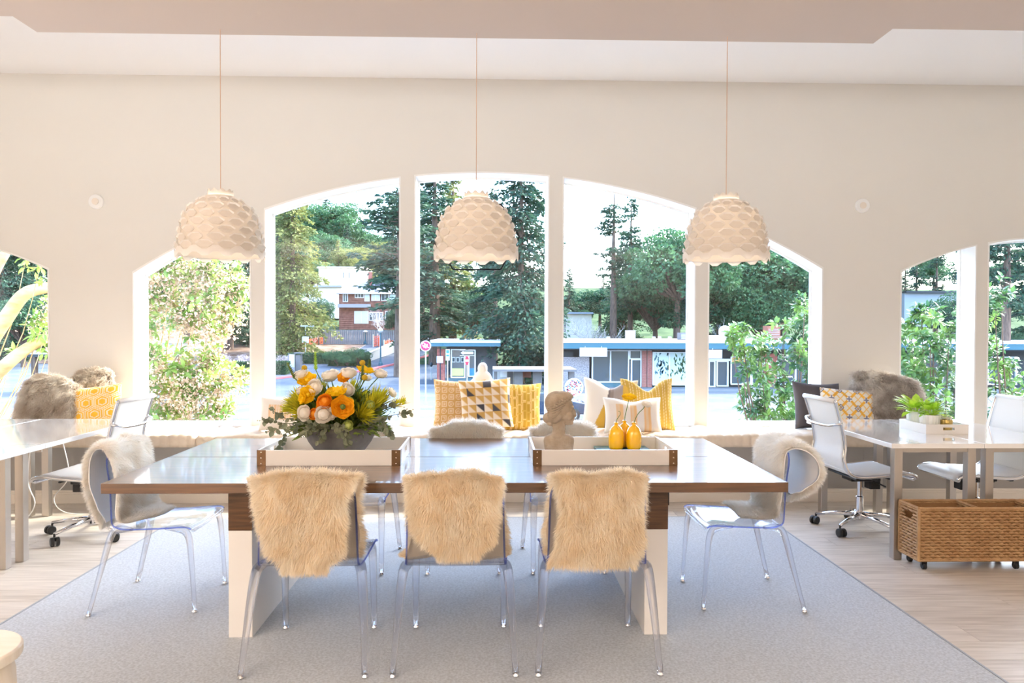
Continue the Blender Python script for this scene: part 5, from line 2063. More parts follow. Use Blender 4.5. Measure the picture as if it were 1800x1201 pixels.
# road paint and kerbs
def gstrip(p, q, w, m, name, h=.02, parent=None):
    p, q = Vector(p), Vector(q)
    d = (q - p)
    s = Vector((-d.y, d.x, 0)).normalized() * w / 2
    mb = MB()
    n = 8
    vs = []
    for i in range(n + 1):
        c = p.lerp(q, i / n)
        z = gz(c.y)
        for o_ in (-s, s):
            vs.append((c.x + o_.x, c.y + o_.y, z + .006))
        for o_ in (-s, s):
            vs.append((c.x + o_.x, c.y + o_.y, z + h))
    fs = []
    for i in range(n):
        a = i * 4
        fs += [(a + 2, a + 3, a + 7, a + 6), (a, a + 2, a + 6, a + 4), (a + 1, a + 5, a + 7, a + 3)]
    fs += [(0, 1, 3, 2), (n * 4, n * 4 + 2, n * 4 + 3, n * 4 + 1)]
    mb.add(vs, fs)
    return mb.build(name, m, parent)


street = bpy.data.objects['street']
for (a, b) in [((380, 676), (440, 672)), ((440, 672), (535, 661)), ((630, 655), (700, 640)), ((700, 640), (770, 622))]:
    k_ = gstrip(G(*a), G(*b), .35, 'redpaint', 'kerb', .16)
    k_['kind'] = 'structure'
for (px, py, wpx) in [(748, 716, 22), (748, 723, 24), (748, 730, 26), (748, 738, 28), (410, 690, 60), (410, 701, 66), (480, 700, 70), (485, 716, 80), (405, 715, 76), (955, 722, 30), (955, 733, 34), (1240, 737, 60)]:
    a, b = G(px - wpx / 2, py), G(px + wpx / 2, py)
    b.y = a.y
    o = gstrip(a, b, .45, 'paint', 'road_marking', .010)
    o['kind'] = 'structure'
pv = struct('pavement', MB().box((4.2, 52.6, GZ), (60, 55.6, GZ + .15)), 'pavement')
pv = struct('pavement_left', MB().box((-6.6, 56.4, GZ), (4.0, 58.2, GZ + .14)), 'pavement')


# ---------------------------------------------------------------- trees
def cards(P, D, L, W, rng):
    """rhombic leaves: base P, direction D, length, width"""
    n = len(P)
    D = D / (np.linalg.norm(D, axis=1, keepdims=True) + 1e-9)
    S_ = np.cross(D, rng.normal(size=(n, 3)))
    S_ /= np.linalg.norm(S_, axis=1, keepdims=True) + 1e-9
    L = np.asarray(L).reshape(-1, 1)
    W = np.asarray(W).reshape(-1, 1)
    mid = P + D * L * .5
    V = np.stack([P, mid + S_ * W * .5, P + D * L, mid - S_ * W * .5], 1).reshape(-1, 3)
    Q = (np.arange(n) * 4)[:, None] + np.array([[0, 1, 2, 3]])
    return V, Q


def conifer_data(seed, H, R, nb, per, card=.30, sparse=0.0, start=.12, droop=.25, power=.8, gaps=0.0):
    rng = np.random.default_rng(seed)
    VP, DP, LP = [], [], []
    br = MB()
    for b in range(nb):
        t = start + (1 - start) * (b + rng.random()) / nb
        if gaps and math.sin(t * 26 + seed) < -1 + gaps * 2 * rng.random():
            continue
        az = rng.uniform(0, 2 * PI)
        L = R * (1 - t) ** power * rng.uniform(.62, 1.12) + .25
        if t < start + .15:
            L *= .75
        z0 = t * H
        n = max(8, int(per * (L / R)))
        s = rng.random(n) ** .75
        ca, sa = math.cos(az), math.sin(az)
        up_ = rng.uniform(.05, .35) * (t - .3)
        x = s * L
        z = z0 + x * up_ - droop * x * s
        spread = .20 * L * (.3 + s) * (1 - .6 * s) + .08
        lx = rng.normal(size=n) * spread
        lz = rng.normal(size=n) * spread * .28 - .05
        P = np.stack([ca * x - sa * lx, sa * x + ca * lx, z + lz], 1)
        D = np.stack([ca * .8 - sa * np.sign(lx) * .7 + rng.normal(size=n) * .35, sa * .8 + ca * np.sign(lx) * .7 + rng.normal(size=n) * .35, -.35 + rng.normal(size=n) * .35], 1)
        VP.append(P)
        DP.append(D)
        if L > .8:
            br.tube([(0, 0, z0), (ca * L * .5, sa * L * .5, z0 + L * .5 * up_ - droop * L * .25), (ca * L * .92, sa * L * .92, z0 + L * .92 * up_ - droop * L * .85)], [.018 * L + .02, .01 * L + .01, .01], 3, caps=False)
    P, D = np.concatenate(VP), np.concatenate(DP)
    n = len(P)
    V, Q = cards(P, D, rng.uniform(.6, 1.3, n) * card, rng.uniform(.35, .65, n) * card, rng)
    fol = np_mesh('foliage', V, [Q])
    tr = MB().tube([(0, 0, -1.0), (.02 * H * .1, 0, H * .3), (0, .02, H * .7), (0, 0, H * .98)], [.022 * H, .017 * H, .009 * H, .002 * H], 9)
    tr.add(br.v, br.f)
    return fol, tr.mesh('trunk')


def broad_data(seed, H, R, nclump, per, card=.22, trunk_h=.35, shape=1.0):
    rng = np.random.default_rng(seed)
    VP, DP = [], []
    tr = MB().tube([(0, 0, -1.0), (.1, 0, H * trunk_h), (0, .1, H * .6)], [.03 * H, .022 * H, .012 * H], 8)
    for b in range(nclump):
        a = rng.uniform(0, 2 * PI)
        el = math.asin(rng.uniform(-.55, 1))
        q = rng.uniform(.45, .95)
        c = np.array([math.cos(a) * math.cos(el) * R * q, math.sin(a) * math.cos(el) * R * q, H * .62 + math.sin(el) * H * .36 * q * shape])
        cr = R * rng.uniform(.16, .32)
        n = per
        v = rng.normal(size=(n, 3))
        v /= np.linalg.norm(v, axis=1, keepdims=True)
        P = c + v * cr * rng.uniform(.75, 1.05, (n, 1)) * np.array([1, 1, .7])
        VP.append(P)
        DP.append(v + rng.normal(size=(n, 3)) * .6 + np.array([0, 0, -.2]))
        tr.tube([(0, 0, H * (trunk_h + .1)), tuple(c * .55 + np.array([0, 0, H * .22])), tuple(c)], [.010 * H, .006 * H, .002 * H], 4, caps=False)
    P, D = np.concatenate(VP), np.concatenate(DP)
    n = len(P)
    V, Q = cards(P, D, rng.uniform(.6, 1.3, n) * card, rng.uniform(.5, .9, n) * card, rng)
    return np_mesh('foliage', V, [Q]), tr.mesh('trunk')


def bare_data(seed, H, spread=.7, levels=5, kids_=3, low=.25, twig=.02, len0=.35, fan=.55):
    rg = random.Random(seed)
    m = MB()

    def grow(p, d, L, r, lv):
        mid = p + d * L * .5 + Vector((rg.gauss(0, .04), rg.gauss(0, .04), 0)) * L
        q = p + d * L + Vector((rg.gauss(0, .05), rg.gauss(0, .05), 0)) * L
        m.tube([p, mid, q], [r, r * .8, r * .62], 5 if lv > 3 else 3, caps=False)
        if lv == 0:
            return
        for k in range(kids_ + (1 if lv > 2 else 0)):
            v = Vector((rg.gauss(0, 1), rg.gauss(0, 1), rg.gauss(.2, .6))).normalized()
            nd_ = (d * (1 - fan) + v * spread * fan * 1.6 + Vector((0, 0, .22))).normalized()
            s = rg.uniform(.35, 1) if k else 1
            grow(p.lerp(q, s), nd_, L * rg.uniform(.62, .86), r * .58, lv - 1)
    grow(Vector((0, 0, -.2)), Vector((0.03, 0, 1)), H * len0, twig * H * 1.2, levels)
    return m.mesh('branches')


con = [conifer_data(1, 20, 3.6, 150, 150, .34), conifer_data(2, 20, 4.4, 110, 150, .38, gaps=.35, droop=.10, start=.30),
       conifer_data(3, 18, 4.6, 190, 170, .36, start=.03, droop=.35, power=.6), conifer_data(5, 20, 3.0, 90, 110, .33, gaps=.5, start=.45, droop=.05, power=.5)]
bro = [broad_data(1, 12, 4.6, 60, 330, .26), broad_data(2, 10, 4.2, 55, 300, .24, .2), broad_data(4, 3.2, 2.2, 40, 220, .13, .1)]
NM = ['needle', 'needle_sunlit', 'leafdk', 'leafmid']
fcache = {}


def tree(name, label, X, Y, data, fm_, H=None, scale=1.0, rz=0, group=None, sc=None, zoff=0, bark='bark'):
    fol, trk = data
    key = (id(fol), fm_)
    if key not in fcache:
        f = fol.copy()
        f.materials.clear()
        f.materials.append(M[fm_])
        g = trk.copy()
        g.materials.clear()
        g.materials.append(M[bark])
        f.name, g.name = 'foliage', 'trunk'
        fcache[key] = (f, g)
    f, g = fcache[key]
    t = thing(name, label, 'tree', (X, Y, gz(Y) + zoff - .02), rz, group)
    t.scale = sc or (scale, scale, scale)
    o = bpy.data.objects.new('foliage', f)
    C.objects.link(o)
    o.parent = t
    o['kind'] = 'stuff'
    o2 = bpy.data.objects.new('trunk', g)
    C.objects.link(o2)
    o2.parent = t
    return t


def at_px(px, Y):
    return UX(px, 600, Y)


def top_scale(py, Y, H):
    """scale so that a tree of height H reaches the pixel row py at depth Y"""
    return (UZ(900, py, Y) - gz(Y)) / H


ft = 'tall conifers beyond the street'
# window 1
for i, (px, Y, py, dt, fmn, wd, lab) in enumerate([
    (405, 92, 400, 0, 'needle', 1.2, 'dark conifer seen past the near foliage of the left window'),
    (447, 98, 380, 2, 'needle', 1.1, 'dark spreading conifer behind the left window pier'),
    (515, 84, 318, 2, 'needle_sunlit', 1.0, 'large golden-lit conifer filling the left of the second window'),
    (488, 90, 350, 0, 'needle', 1.1, 'dark conifer at the left edge of the second window, behind the golden one'),
    (705, 66, 250, 1, 'needle', 1.5, 'tall dark conifer reaching into the second window from its right edge'),
    (700, 118, 330, 0, 'needle', 1.3, 'conifer rising behind the shingled house'),
    (764, 78, 268, 0, 'needle', 1.4, 'tall conifer at the left of the middle window'),
    (796, 86, 285, 0, 'needle_sunlit', 1.1, 'sunlit golden conifer behind the middle pendant lamp'),
    (742, 92, 330, 0, 'needle', 1.0, 'dark conifer behind the left edge of the middle window'),
    (915, 61, 240, 2, 'needle', .95, 'massive dark conifer filling the right of the middle window'),
    (868, 74, 330, 0, 'needle', 1.1, 'dark conifer just right of the middle pendant lamp'),
    (1078, 76, 330, 3, 'needle', 1.15, 'tall sparse conifer with bare lower trunk in the fourth window'),
    (1108, 82, 338, 1, 'needle', .9, 'pointed conifer in the middle of the fourth window'),
    (1098, 90, 420, 2, 'leafdk', 1.1, 'dense low conifer behind the shop roof in the fourth window'),
    (1000, 100, 470, 0, 'needle', 1.0, 'small distant conifer at the left edge of the fourth window'),
    (1262, 96, 430, 0, 'needle', 1.0, 'narrow dark conifer at the left of the fifth window'),
    (1610, 88, 425, 1, 'needle', .8, 'conifer at the left of the right-hand arched window'),
    (1645, 92, 415, 3, 'needle', 1.0, 'high-crowned conifer in the middle of the right-hand arched window'),
    (1690, 86, 410, 1, 'needle', .9, 'conifer at the right of the right-hand arched window'),
    (1768, 58, 180, 1, 'needle', .8, 'thick-trunked conifer in the far right window'),
    (1825, 66, 250, 0, 'needle', 1.1, 'dark conifer at the right picture edge'),
    (60, 84, 330, 2, 'needle', 1.0, 'dark conifer in the far left window'),
    (5, 80, 330, 2, 'needle', 1.0, 'dark conifer at the left picture edge')]):
    H = [20, 20, 18, 20][dt]
    s = top_scale(py, Y, H)
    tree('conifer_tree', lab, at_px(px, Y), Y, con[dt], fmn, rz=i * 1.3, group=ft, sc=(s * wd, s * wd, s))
fb_ = 'broadleaf trees beyond the street'
for i, (px, Y, py, dt, fmn, wd, lab) in enumerate([
    (1003, 104, 515, 0, 'leafdk', 1.5, 'dark low tree at the left edge of the fourth window'),
    (1055, 106, 500, 0, 'leafdk', 1.3, 'dark tree behind the pale bare tree of the fourth window'),
    (1190, 74, 380, 0, 'leafmid', 1.0, 'tall leafy tree at the right of the fourth window'),
    (1150, 80, 450, 1, 'leafdk', 1.2, 'dark round tree behind the shop roof vents'),
    (1290, 82, 395, 0, 'leafdk', 1.2, 'dense dark green tree above the satellite dish'),
    (1375, 78, 400, 0, 'leafmid', 1.2, 'big spreading green tree in the fifth window'),
    (1430, 86, 385, 0, 'leafdk', 1.2, 'dark green tree at the right edge of the fifth window'),
    (1335, 74, 480, 1, 'leafmid', 1.0, 'low green tree behind the fifth window shrub'),
    (1225, 76, 470, 1, 'leafdk', 1.1, 'dark tree behind the pier between the fourth and fifth windows'),
    (830, 84, 500, 1, 'leafdk', 1.0, 'low dark tree below the middle pendant lamp'),
    (560, 98, 520, 1, 'leafdk', .7, 'small dark tree left of the shingled house'),
    (700, 98, 535, 1, 'leafdk', .8, 'dark tree at the right side of the shingled house'),
    (40, 74, 520, 1, 'leafdk', 1.2, 'dark tree above the parking shelter in the far left window'),
    (330, 88, 430, 0, 'leafdk', 1.2, 'dark tree behind the sunlit foliage of the left window'),
    (1700, 72, 500, 1, 'leafdk', 1.0, 'low dark tree behind the grey building')]):
    H = [12, 10][dt]
    s = top_scale(py, Y, H)
    tree('broadleaf_tree', lab, at_px(px, Y), Y, bro[dt], fmn, rz=i * 2.1, group=fb_, sc=(s * wd, s * wd, s))
fh_ = 'small trees on the far hillside'
hillspots = [(548, 190, 352), (575, 205, 345), (600, 185, 350), (630, 200, 380), (655, 195, 405), (690, 185, 350), (560, 165, 400), (595, 150, 423), (627, 152, 430), (655, 160, 425), (672, 175, 420), (610, 172, 395), (545, 145, 450), (685, 150, 450),
             (470, 170, 360), (500, 190, 350), (760, 170, 420), (820, 180, 440), (880, 170, 430), (1060, 150, 480), (1150, 160, 440), (1210, 170, 450), (1260, 160, 400), (1320, 170, 390), (1400, 160, 380), (1590, 160, 450), (1640, 170, 440), (1700, 165, 440), (1760, 170, 450), (60, 170, 420), (0, 170, 430), (420, 160, 420), (350, 170, 420)]
hw_ords = ['rounded', 'pointed']
hill_lab = {(548, 352): 'rounded hillside tree right of the golden conifer, at the skyline of the second window', (575, 345): 'pointed hillside tree at the skyline, second from the golden conifer',
            (600, 350): 'rounded hillside tree at the middle of the second window skyline', (630, 380): 'pointed hillside tree just right of the second window skyline centre',
            (655, 405): 'rounded hillside tree above the shingled house chimney', (690, 350): 'pointed hillside tree high behind the dark conifer at the right of the second window',
            (560, 400): 'rounded hillside tree above the left end of the bright cream house', (595, 423): 'sunlit golden pointed tree above the bright cream house, left of a pair',
            (627, 430): 'sunlit golden rounded tree above the bright cream house, right of a pair', (655, 425): 'sunlit golden pointed tree above the right end of the bright cream house',
            (672, 420): 'sunlit golden rounded tree above the shingled house ridge', (610, 395): 'pointed tree between the skyline and the golden pair', (545, 450): 'low rounded tree beside the cream house under the golden conifer',
            (685, 450): 'low pointed tree touching the shingled house roof', (470, 360): 'rounded hillside tree hidden behind the golden conifer, left', (500, 350): 'pointed hillside tree hidden behind the golden conifer, right'}
for i, (px, Y, py) in enumerate(hillspots):
    dt = con[0] if i % 2 else bro[0]
    H = 20 if i % 2 else 12
    s = max(.25, (UZ(900, py, Y) - gz(Y)) / H)
    win = 'second' if 460 < px < 710 else 'middle' if 720 < px < 970 else 'fourth' if 980 < px < 1240 else 'fifth' if px < 1460 and px > 1240 else 'right-hand arched' if px > 1500 else 'left'
    kd = hw_ords[i % 2]
    lab = hill_lab.get((px, py)) or '%s tree on the far hillside, %s and %s in the %s window' % (kd, 'high up' if py < 430 else 'low down', 'far left' if px in (60, 350, 1590, 1260, 760, 1060) else 'far right' if px in (420, 1400, 1700, 1760, 880, 1210) else 'central', win)
    tree('hillside_tree', lab, at_px(px, Y), Y, dt, 'needle_sunlit' if py > 415 and 580 < px < 680 else ('leafmid' if i % 2 == 0 else 'needle'), rz=i, group=fh_ + ' in the %s window' % win, sc=(s * 1.15, s * 1.15, s))

# bare trees
bd = [bare_data(2, 8, levels=5, kids_=3, len0=.26, twig=.014), bare_data(6, 2.6, levels=5, kids_=3, len0=.22, fan=.75, spread=.9, twig=.02), bare_data(9, 7, levels=4, kids_=3, len0=.3, twig=.014)]
bd[0].materials.append(M['palebark'])
bd[1].materials.append(M['twig'])
bd[2].materials.append(M['palebark'])


def bare(label, px, Y, py, dt, H, name='bare_tree', wd=1.0):
    s = (UZ(900, py, Y) - gz(Y)) / H
    o = bpy.data.objects.new(name, bd[dt])
    C.objects.link(o)
    o.location = (at_px(px, Y), Y, gz(Y))
    o.scale = (s * wd, s * wd, s)
    o.rotation_euler = (0, 0, px * .1)
    tag(o, label, 'tree' if name == 'bare_tree' else 'shrub')


bare('pale bare-branched tree behind the shop roof in the fourth window', 1046, 70, 480, 0, 9.2, wd=1.0)
bare('pale bare tree at the left of the fifth window', 1252, 72, 500, 2, 8.4, wd=.6)
bare('slender leaning bare tree left of the shingled house', 553, 94, 520, 2, 8.4, wd=.7)
bare('bare tree standing in front of the shingled house', 668, 104, 495, 0, 9.2, wd=.8)
for lab, px, Y, py in [('leafless purplish shrub at the left of the second window', 492, 72, 588), ('leafless shrub beside the kiosk in the second window', 515, 76, 592), ('leafless shrub at the right of the left window', 425, 74, 588),
                       ('leafless shrub in the middle of the left window', 396, 76, 592), ('leafless shrub behind the left window foliage', 350, 78, 590)]:
    bare(lab, px, Y, py, 1, 3.0, 'bare_shrub', wd=1.5)

# hedges and garden
def hedge(label, px0, px1, pyb, pyt, Y=None, depth=1.4, n=9000, name='hedge', m='hedge', card=.16):
    g0, g1 = G(px0, pyb), G(px1, pyb)
    Y = g0.y if Y is None else Y
    x0, x1 = UX(px0, pyb, Y), UX(px1, pyb, Y)
    h = UZ(px0, pyt, Y) - gz(Y)
    rng = np.random.default_rng(int(px0))
    t = thing(name, label, 'hedge', ((x0 + x1) / 2, Y + depth / 2, gz(Y) - .02))
    a, b = (x1 - x0) / 2, depth / 2
    MB().box((-a + .08, -b + .08, 0), (a - .08, b - .08, h - .10)).build('inner_branches', m, t)
    P = np.stack([rng.uniform(-a, a, n), rng.uniform(-b, b, n), rng.uniform(0, h, n)], 1)
    fsel = rng.integers(0, 3, n)
    P[fsel == 0, 1] = -b + .05
    P[fsel == 1, 2] = h - .05
    V, Q = cards(P + rng.normal(size=P.shape) * .05, rng.normal(size=P.shape) + np.array([0, -.6, .5]), rng.uniform(.6, 1.3, n) * card, rng.uniform(.4, .8, n) * card, rng)
    link('leaves', np_mesh('leaves', V, [Q]), m, t)['kind'] = 'stuff'


hedge('clipped hedge at the left of the second window, beside the kiosk', 465, 504, 659, 637, n=3000)
hedge('long clipped hedge behind the garden path', 505, 600, 640, 622, n=5000)
hedge('rounded clipped hedge ending at the concrete wall', 575, 648, 644, 622, n=5000)
hedge('clipped hedge in the left window', 405, 443, 662, 638, n=3000)
for k, (px, py, s, lab) in enumerate([(592, 645, .55, 'light green garden bush left of the grass clump'), (628, 645, .62, 'white-flowered garden bush before the hedge'), (610, 647, .40, 'pale grass clump in the garden')]):
    g = G(px, py)
    t = tree('garden_bush', lab, g.x, g.y, bro[2], 'leafmid', sc=(s, s, s))
    t['category'] = 'bush'
g0, g1 = G(646, 637), G(716, 612)
rw = thing('garden_wall', 'low pale concrete wall along the road behind the street lamp', 'wall', (g0.x, g0.y, gz(g0.y)))
m = MB()
d = Vector((g1.x - g0.x, g1.y - g0.y, 0))
h0, h1 = .95, 1.5
z1 = gz(g1.y) - gz(g0.y)
m.add([(0, 0, -.3), (d.x, d.y, z1 - .3), (d.x, d.y, z1 + h1), (0, 0, h0), (.0, .3, -.3), (d.x, d.y + .3, z1 - .3), (d.x, d.y + .3, z1 + h1), (0, .3, h0)],
      [(0, 1, 2, 3), (5, 4, 7, 6), (3, 2, 6, 7), (0, 3, 7, 4), (1, 5, 6, 2), (0, 4, 5, 1)])
m.build('wall_body', 'concrete', rw)
MB().tube([(0, .15, h0 + .02), (d.x, d.y + .15, z1 + h1 + .02)], .1, 4).build('coping', 'white', rw)

# kiosk notice board
g = G(519, 655)
t = thing('notice_kiosk', 'small roofed notice kiosk on the street corner', 'kiosk', (g.x, g.y, g.z))
MB().box((-.55, -.12, .5), (-.05, .12, 1.7)).build('notice_panel', 'white', t)
MB().box((.1, -.15, .1), (.5, .15, 1.65)).build('case', 'woodpost', t)
MB().box((-.05, -.4, 1.78), (.75, .4, 1.88)).build('roof', 'woodpost', t)
for x in (-.60, 0.0, .6):
    MB().box((x - .04, -.04, 0), (x + .04, .04, 1.8)).build('post', 'woodpost', t)

# street sign with cross board
g = G(537, 633)
zt = UZ(537, 572, g.y) - g.z
t = thing('sign_post', 'grey metal post with a white square sign and cross board', 'sign', (g.x, g.y, g.z))
MB().tube([(0, 0, 0), (0, 0, zt)], .06, 8).build('pole', 'greymetal', t)
MB().box((-.55, -.05, zt - .15), (.95, .03, zt)).build('cross_board', 'greymetal', t)
z0 = UZ(537, 603, g.y) - g.z
MB().box((-.36, -.10, z0), (.36, -.07, z0 + .72)).build('sign_panel', 'white', t)


def lamp_post(px, pyb, pyt, label):
    g = G(px, pyb)
    zt = UZ(px, pyt, g.y) - g.z
    t = thing('street_lamp', label, 'street lamp', (g.x, g.y, g.z))
    MB().lathe([(.22, 0), (.22, .25), (.12, .4), (.08, .9), (.06, zt * .86)], 12).build('pole', 'roofteal', t)
    MB().lathe([(.10, zt * .86), (.28, zt * .90), (.26, zt * .94), (.08, zt * .985), (.01, zt)], 12).build('lantern', 'white', t)


lamp_post(669, 643, 575, 'dark post street lamp with a white lantern, before the fence')
g = G(642, 612)
lamp_post(642, 606, 581, 'smaller distant street lamp in front of the grey fence')

# fence of boards
fy = 99.0
fx0, fx1 = at_px(568, fy), at_px(735, fy)
ft_ = thing('board_fence', 'long weathered grey board fence below the shingled house', 'fence', ((fx0 + fx1) / 2, fy, gz(fy)))
zt = UZ(640, 580, fy) - gz(fy)
nb_ = 46
bw_ = (fx1 - fx0) / nb_
bms = [MB().box((0, -.03, 0), (bw_ * .90, .03, zt)).mesh('board'), MB().box((0, -.01, 0), (bw_ * .90, .04, zt * .985)).mesh('board')]
for q in bms:
    q.materials.append(M['fence'])
for i in range(nb_):
    o = bpy.data.objects.new('board', bms[(i * 7) % 2])
    C.objects.link(o)
    o.parent = ft_
    o.location = (fx0 + i * bw_ - (fx0 + fx1) / 2, 0, 0)
MB().box((fx0 - (fx0 + fx1) / 2, .05, .4), (fx1 - (fx0 + fx1) / 2, .12, .55)).build('rail', 'fence', ft_)
fx2 = at_px(500, fy)
fd = thing('dark_fence', 'dark fence continuing left behind the shrubs', 'fence', ((fx0 + fx2) / 2, fy + .3, gz(fy)))
for i in range(14):
    a = (fx2 - fx0) / 2 * (1 - 2 * i / 14)
    b_ = (fx2 - fx0) / 2 * (1 - 2 * (i + .94) / 14)
    MB().box((min(a, b_), 0, 0), (max(a, b_), .06, zt * .98)).build('board', 'fencedk', fd)
# orange safety netting
def net(label, pts, h):
    P = [G(*p) for p in pts]
    t = thing('safety_netting', label, 'netting', P[0])
    vs, fs = [], []
    m = MB()
    for i in range(len(P) - 1):
        a, b = P[i] - P[0], P[i + 1] - P[0]
        n = max(3, int((b - a).length / .28))
        for k in range(n):
            p = a.lerp(b, k / n)
            m.box((p.x - .02, p.y - .02, p.z), (p.x + .03, p.y + .02, p.z + h * (1 + .15 * math.sin(k * 1.7))))
        for z in np.linspace(.1, h * .95, 5):
            m.tube([(a.x, a.y, a.z + z), (b.x, b.y, b.z + z)], .035, 4)
    m.build('mesh_net', 'netting', t)
    for p in P:
        q = p - P[0]
        MB().box((q.x - .05, q.y - .05, q.z), (q.x + .05, q.y + .05, q.z + h * 1.25)).build('stake', 'white', t)


net('sagging orange safety netting running up the dirt slope', [(525, 611), (560, 606), (590, 602), (608, 600)], .9)
net('bunched orange safety netting beside the street lamp', [(656, 610), (664, 608), (668, 611)], 1.3)
net('orange safety netting with white stakes at the right of the second window', [(675, 613), (684, 610), (697, 614)], .9)

# ---------------------------------------------------------------- the shingled house
def wallbox(t, name, px0, px1, py0, py1, Y, y0, y1, m, par=None):
    x0, x1 = UX(px0, py0, Y), UX(px1, py0, Y)
    z0, z1 = UZ(px0, py1, Y), UZ(px0, py0, Y)
    lo = Vector(t.location)
    return MB().box((x0 - lo.x, y0 - lo.y, z0 - lo.z), (x1 - lo.x, y1 - lo.y, z1 - lo.z)).build(name, m, par or t)


HYy = 114.0
hs = thing('shingled_house', 'two-storey brown shingled house with white windows behind the fence', 'house', (at_px(650, HYy), HYy, gz(HYy) - .3))
lo = hs.location
x0, x1 = at_px(596, HYy), at_px(708, HYy)
z1 = UZ(640, 517, HYy)
# shingle courses: each course stands proud of the next
nc = 18
zb_ = gz(HYy) - .3
m = MB()
for k in range(nc):
    za = zb_ + (z1 - zb_) * k / nc
    zc = zb_ + (z1 - zb_) * (k + 1) / nc
    m.add([(x0 - lo.x, -.10, za - lo.z), (x1 - lo.x, -.10, za - lo.z), (x1 - lo.x, 0, zc - lo.z), (x0 - lo.x, 0, zc - lo.z), (x0 - lo.x, .0, za - lo.z), (x1 - lo.x, 0, za - lo.z)],
          [(0, 1, 2, 3), (0, 4, 5, 1)])
o = m.build('shingles', 'shingle', hs)
o['kind'] = 'stuff'
MB().box((x0 - lo.x, .02, 0), (x1 - lo.x, 9, z1 - lo.z)).build('wall_body', 'shingle', hs)
zr = UZ(660, 495, HYy)
e0, e1 = at_px(592, HYy) - lo.x, at_px(712, HYy) - lo.x
zz = z1 - lo.z
MB().add([(e0, -.8, zz), (e1, -.8, zz), (e1, 10, zz), (e0, 10, zz), (e0 + 5, 4.5, zr - lo.z + .8), (e1 - 1, 4.5, zr - lo.z + .8)], [(0, 1, 5, 4), (1, 2, 5), (2, 3, 4, 5), (3, 0, 4), (0, 3, 2, 1)]).build('roof', 'houseroof', hs)
MB().box((at_px(643, HYy) - lo.x, 2, zz), (at_px(649, HYy) - lo.x, 3, zr - lo.z + 1.6)).build('chimney', 'brick', hs)
wallbox(hs, 'bay_roof', 596, 652, 535, 541, HYy, HYy - 1.0, HYy, 'houseroof')


def hwin(px0, px1, py0, py1, n, m='shopglass', par=hs, Y=HYy, off=.16):
    w_ = wallbox(par, 'window', px0, px1, py0, py1, Y, Y - off, Y - off + .06, 'white')
    dx = (px1 - px0 - 1.2 * (n + 1)) / n
    for i in range(n):
        a = px0 + 1.2 + i * (dx + 1.2)
        q = wallbox(par, 'pane', a, a + dx, py0 + 1.2, py1 - 1.2, Y, Y - off - .03, Y - off, m)
        q.parent = w_
    return w_


hwin(603, 612, 516, 531, 2)
hwin(624, 640, 516, 524, 3)
hwin(641, 650, 516, 530, 1, 'mint')
hwin(653, 668, 516, 529, 2, 'mint')
hwin(670, 684, 516, 529, 2, 'shopglass')
hwin(685, 696, 516, 529, 1, 'mint')
hwin(623, 648, 547, 569, 2, 'mint')
hwin(649, 674, 549, 564, 4)
hwin(677, 692, 547, 563, 2)

# pale houses on the hill
def plain_house(name, label, px0, px1, pyt, pyb, Y, m, roofm='houseroof', depth=8, cat='house', wn=()):
    t = thing(name, label, cat, (at_px((px0 + px1) / 2, Y), Y, min(gz(Y), UZ(px0, pyb, Y)) - .5))
    wallbox(t, 'walls', px0, px1, pyt, pyb, Y, Y, Y + depth, m)
    wallbox(t, 'roof', px0 - 2, px1 + 2, pyt - 3, pyt, Y, Y - .6, Y + depth + .6, roofm)
    for (a, b, c, d_) in wn:
        hwin(a, b, c, d_, 1, par=t, Y=Y)
    return t


plain_house('hillside_house', 'long bright cream house on the hill above the shingled house', 560, 640, 472, 512, 140, 'cream', 'cream', wn=[(602, 606, 478, 490), (612, 616, 478, 490)])
plain_house('cream_house', 'cream house below the golden conifer', 525, 600, 505, 560, 128, 'cream', 'houseroof', wn=[(560, 568, 540, 548)])
plain_house('pale_building', 'pale building behind the shop roof in the fourth window', 986, 1040, 552, 600, 84, 'cream', 'grey', wn=[(990, 996, 560, 585)])
plain_house('grey_building', 'long grey building behind the shrubs of the right-hand arched window', 1590, 1712, 515, 575, 80, 'grey', 'dark', wn=[(1640, 1652, 530, 545), (1665, 1680, 530, 545)])
plain_house('red_house', 'red house with a white window under the middle conifers', 812, 836, 535, 596, 92, 'shingle', 'houseroof', wn=[(820, 830, 547, 567)])
plain_house('pink_building', 'pink stucco building in the far left window', 12, 36, 598, 650, 88, 'pinkwall', 'cream')
plain_house('low_building', 'low white-roofed building behind the left window foliage', 285, 345, 603, 640, 86, 'white', 'white')

# ---------------------------------------------------------------- the row of shops
SY = 55.6
shop = thing('shop_row', 'long low row of shops with a teal roof edge across the street', 'building', (UX(1400, 600, SY), SY, GZ + .15))
wallbox(shop, 'wall', 978, 1990, 614, 688, SY, SY + .6, SY + 9, 'dark')
wallbox(shop, 'roof', 972, 2000, 598, 601, SY - 1.6, SY - 1.6, SY + 10, 'roofgrey')
wallbox(shop, 'fascia', 970, 2005, 601, 613, SY - 1.7, SY - 1.75, SY - 1.6, 'roofteal')
wallbox(shop, 'fascia_trim', 970, 2005, 600, 602.5, SY - 1.7, SY - 1.82, SY - 1.75, 'white')
wallbox(shop, 'soffit', 972, 2000, 613, 614, SY, SY - 1.6, SY + .6, 'dark')
wallbox(shop, 'pebble_panel', 985, 1036, 628, 690, SY, SY, SY + .5, 'shoptile')
wallbox(shop, 'transom', 985, 1008, 617, 628, SY, SY + .1, SY + .5, 'dark')


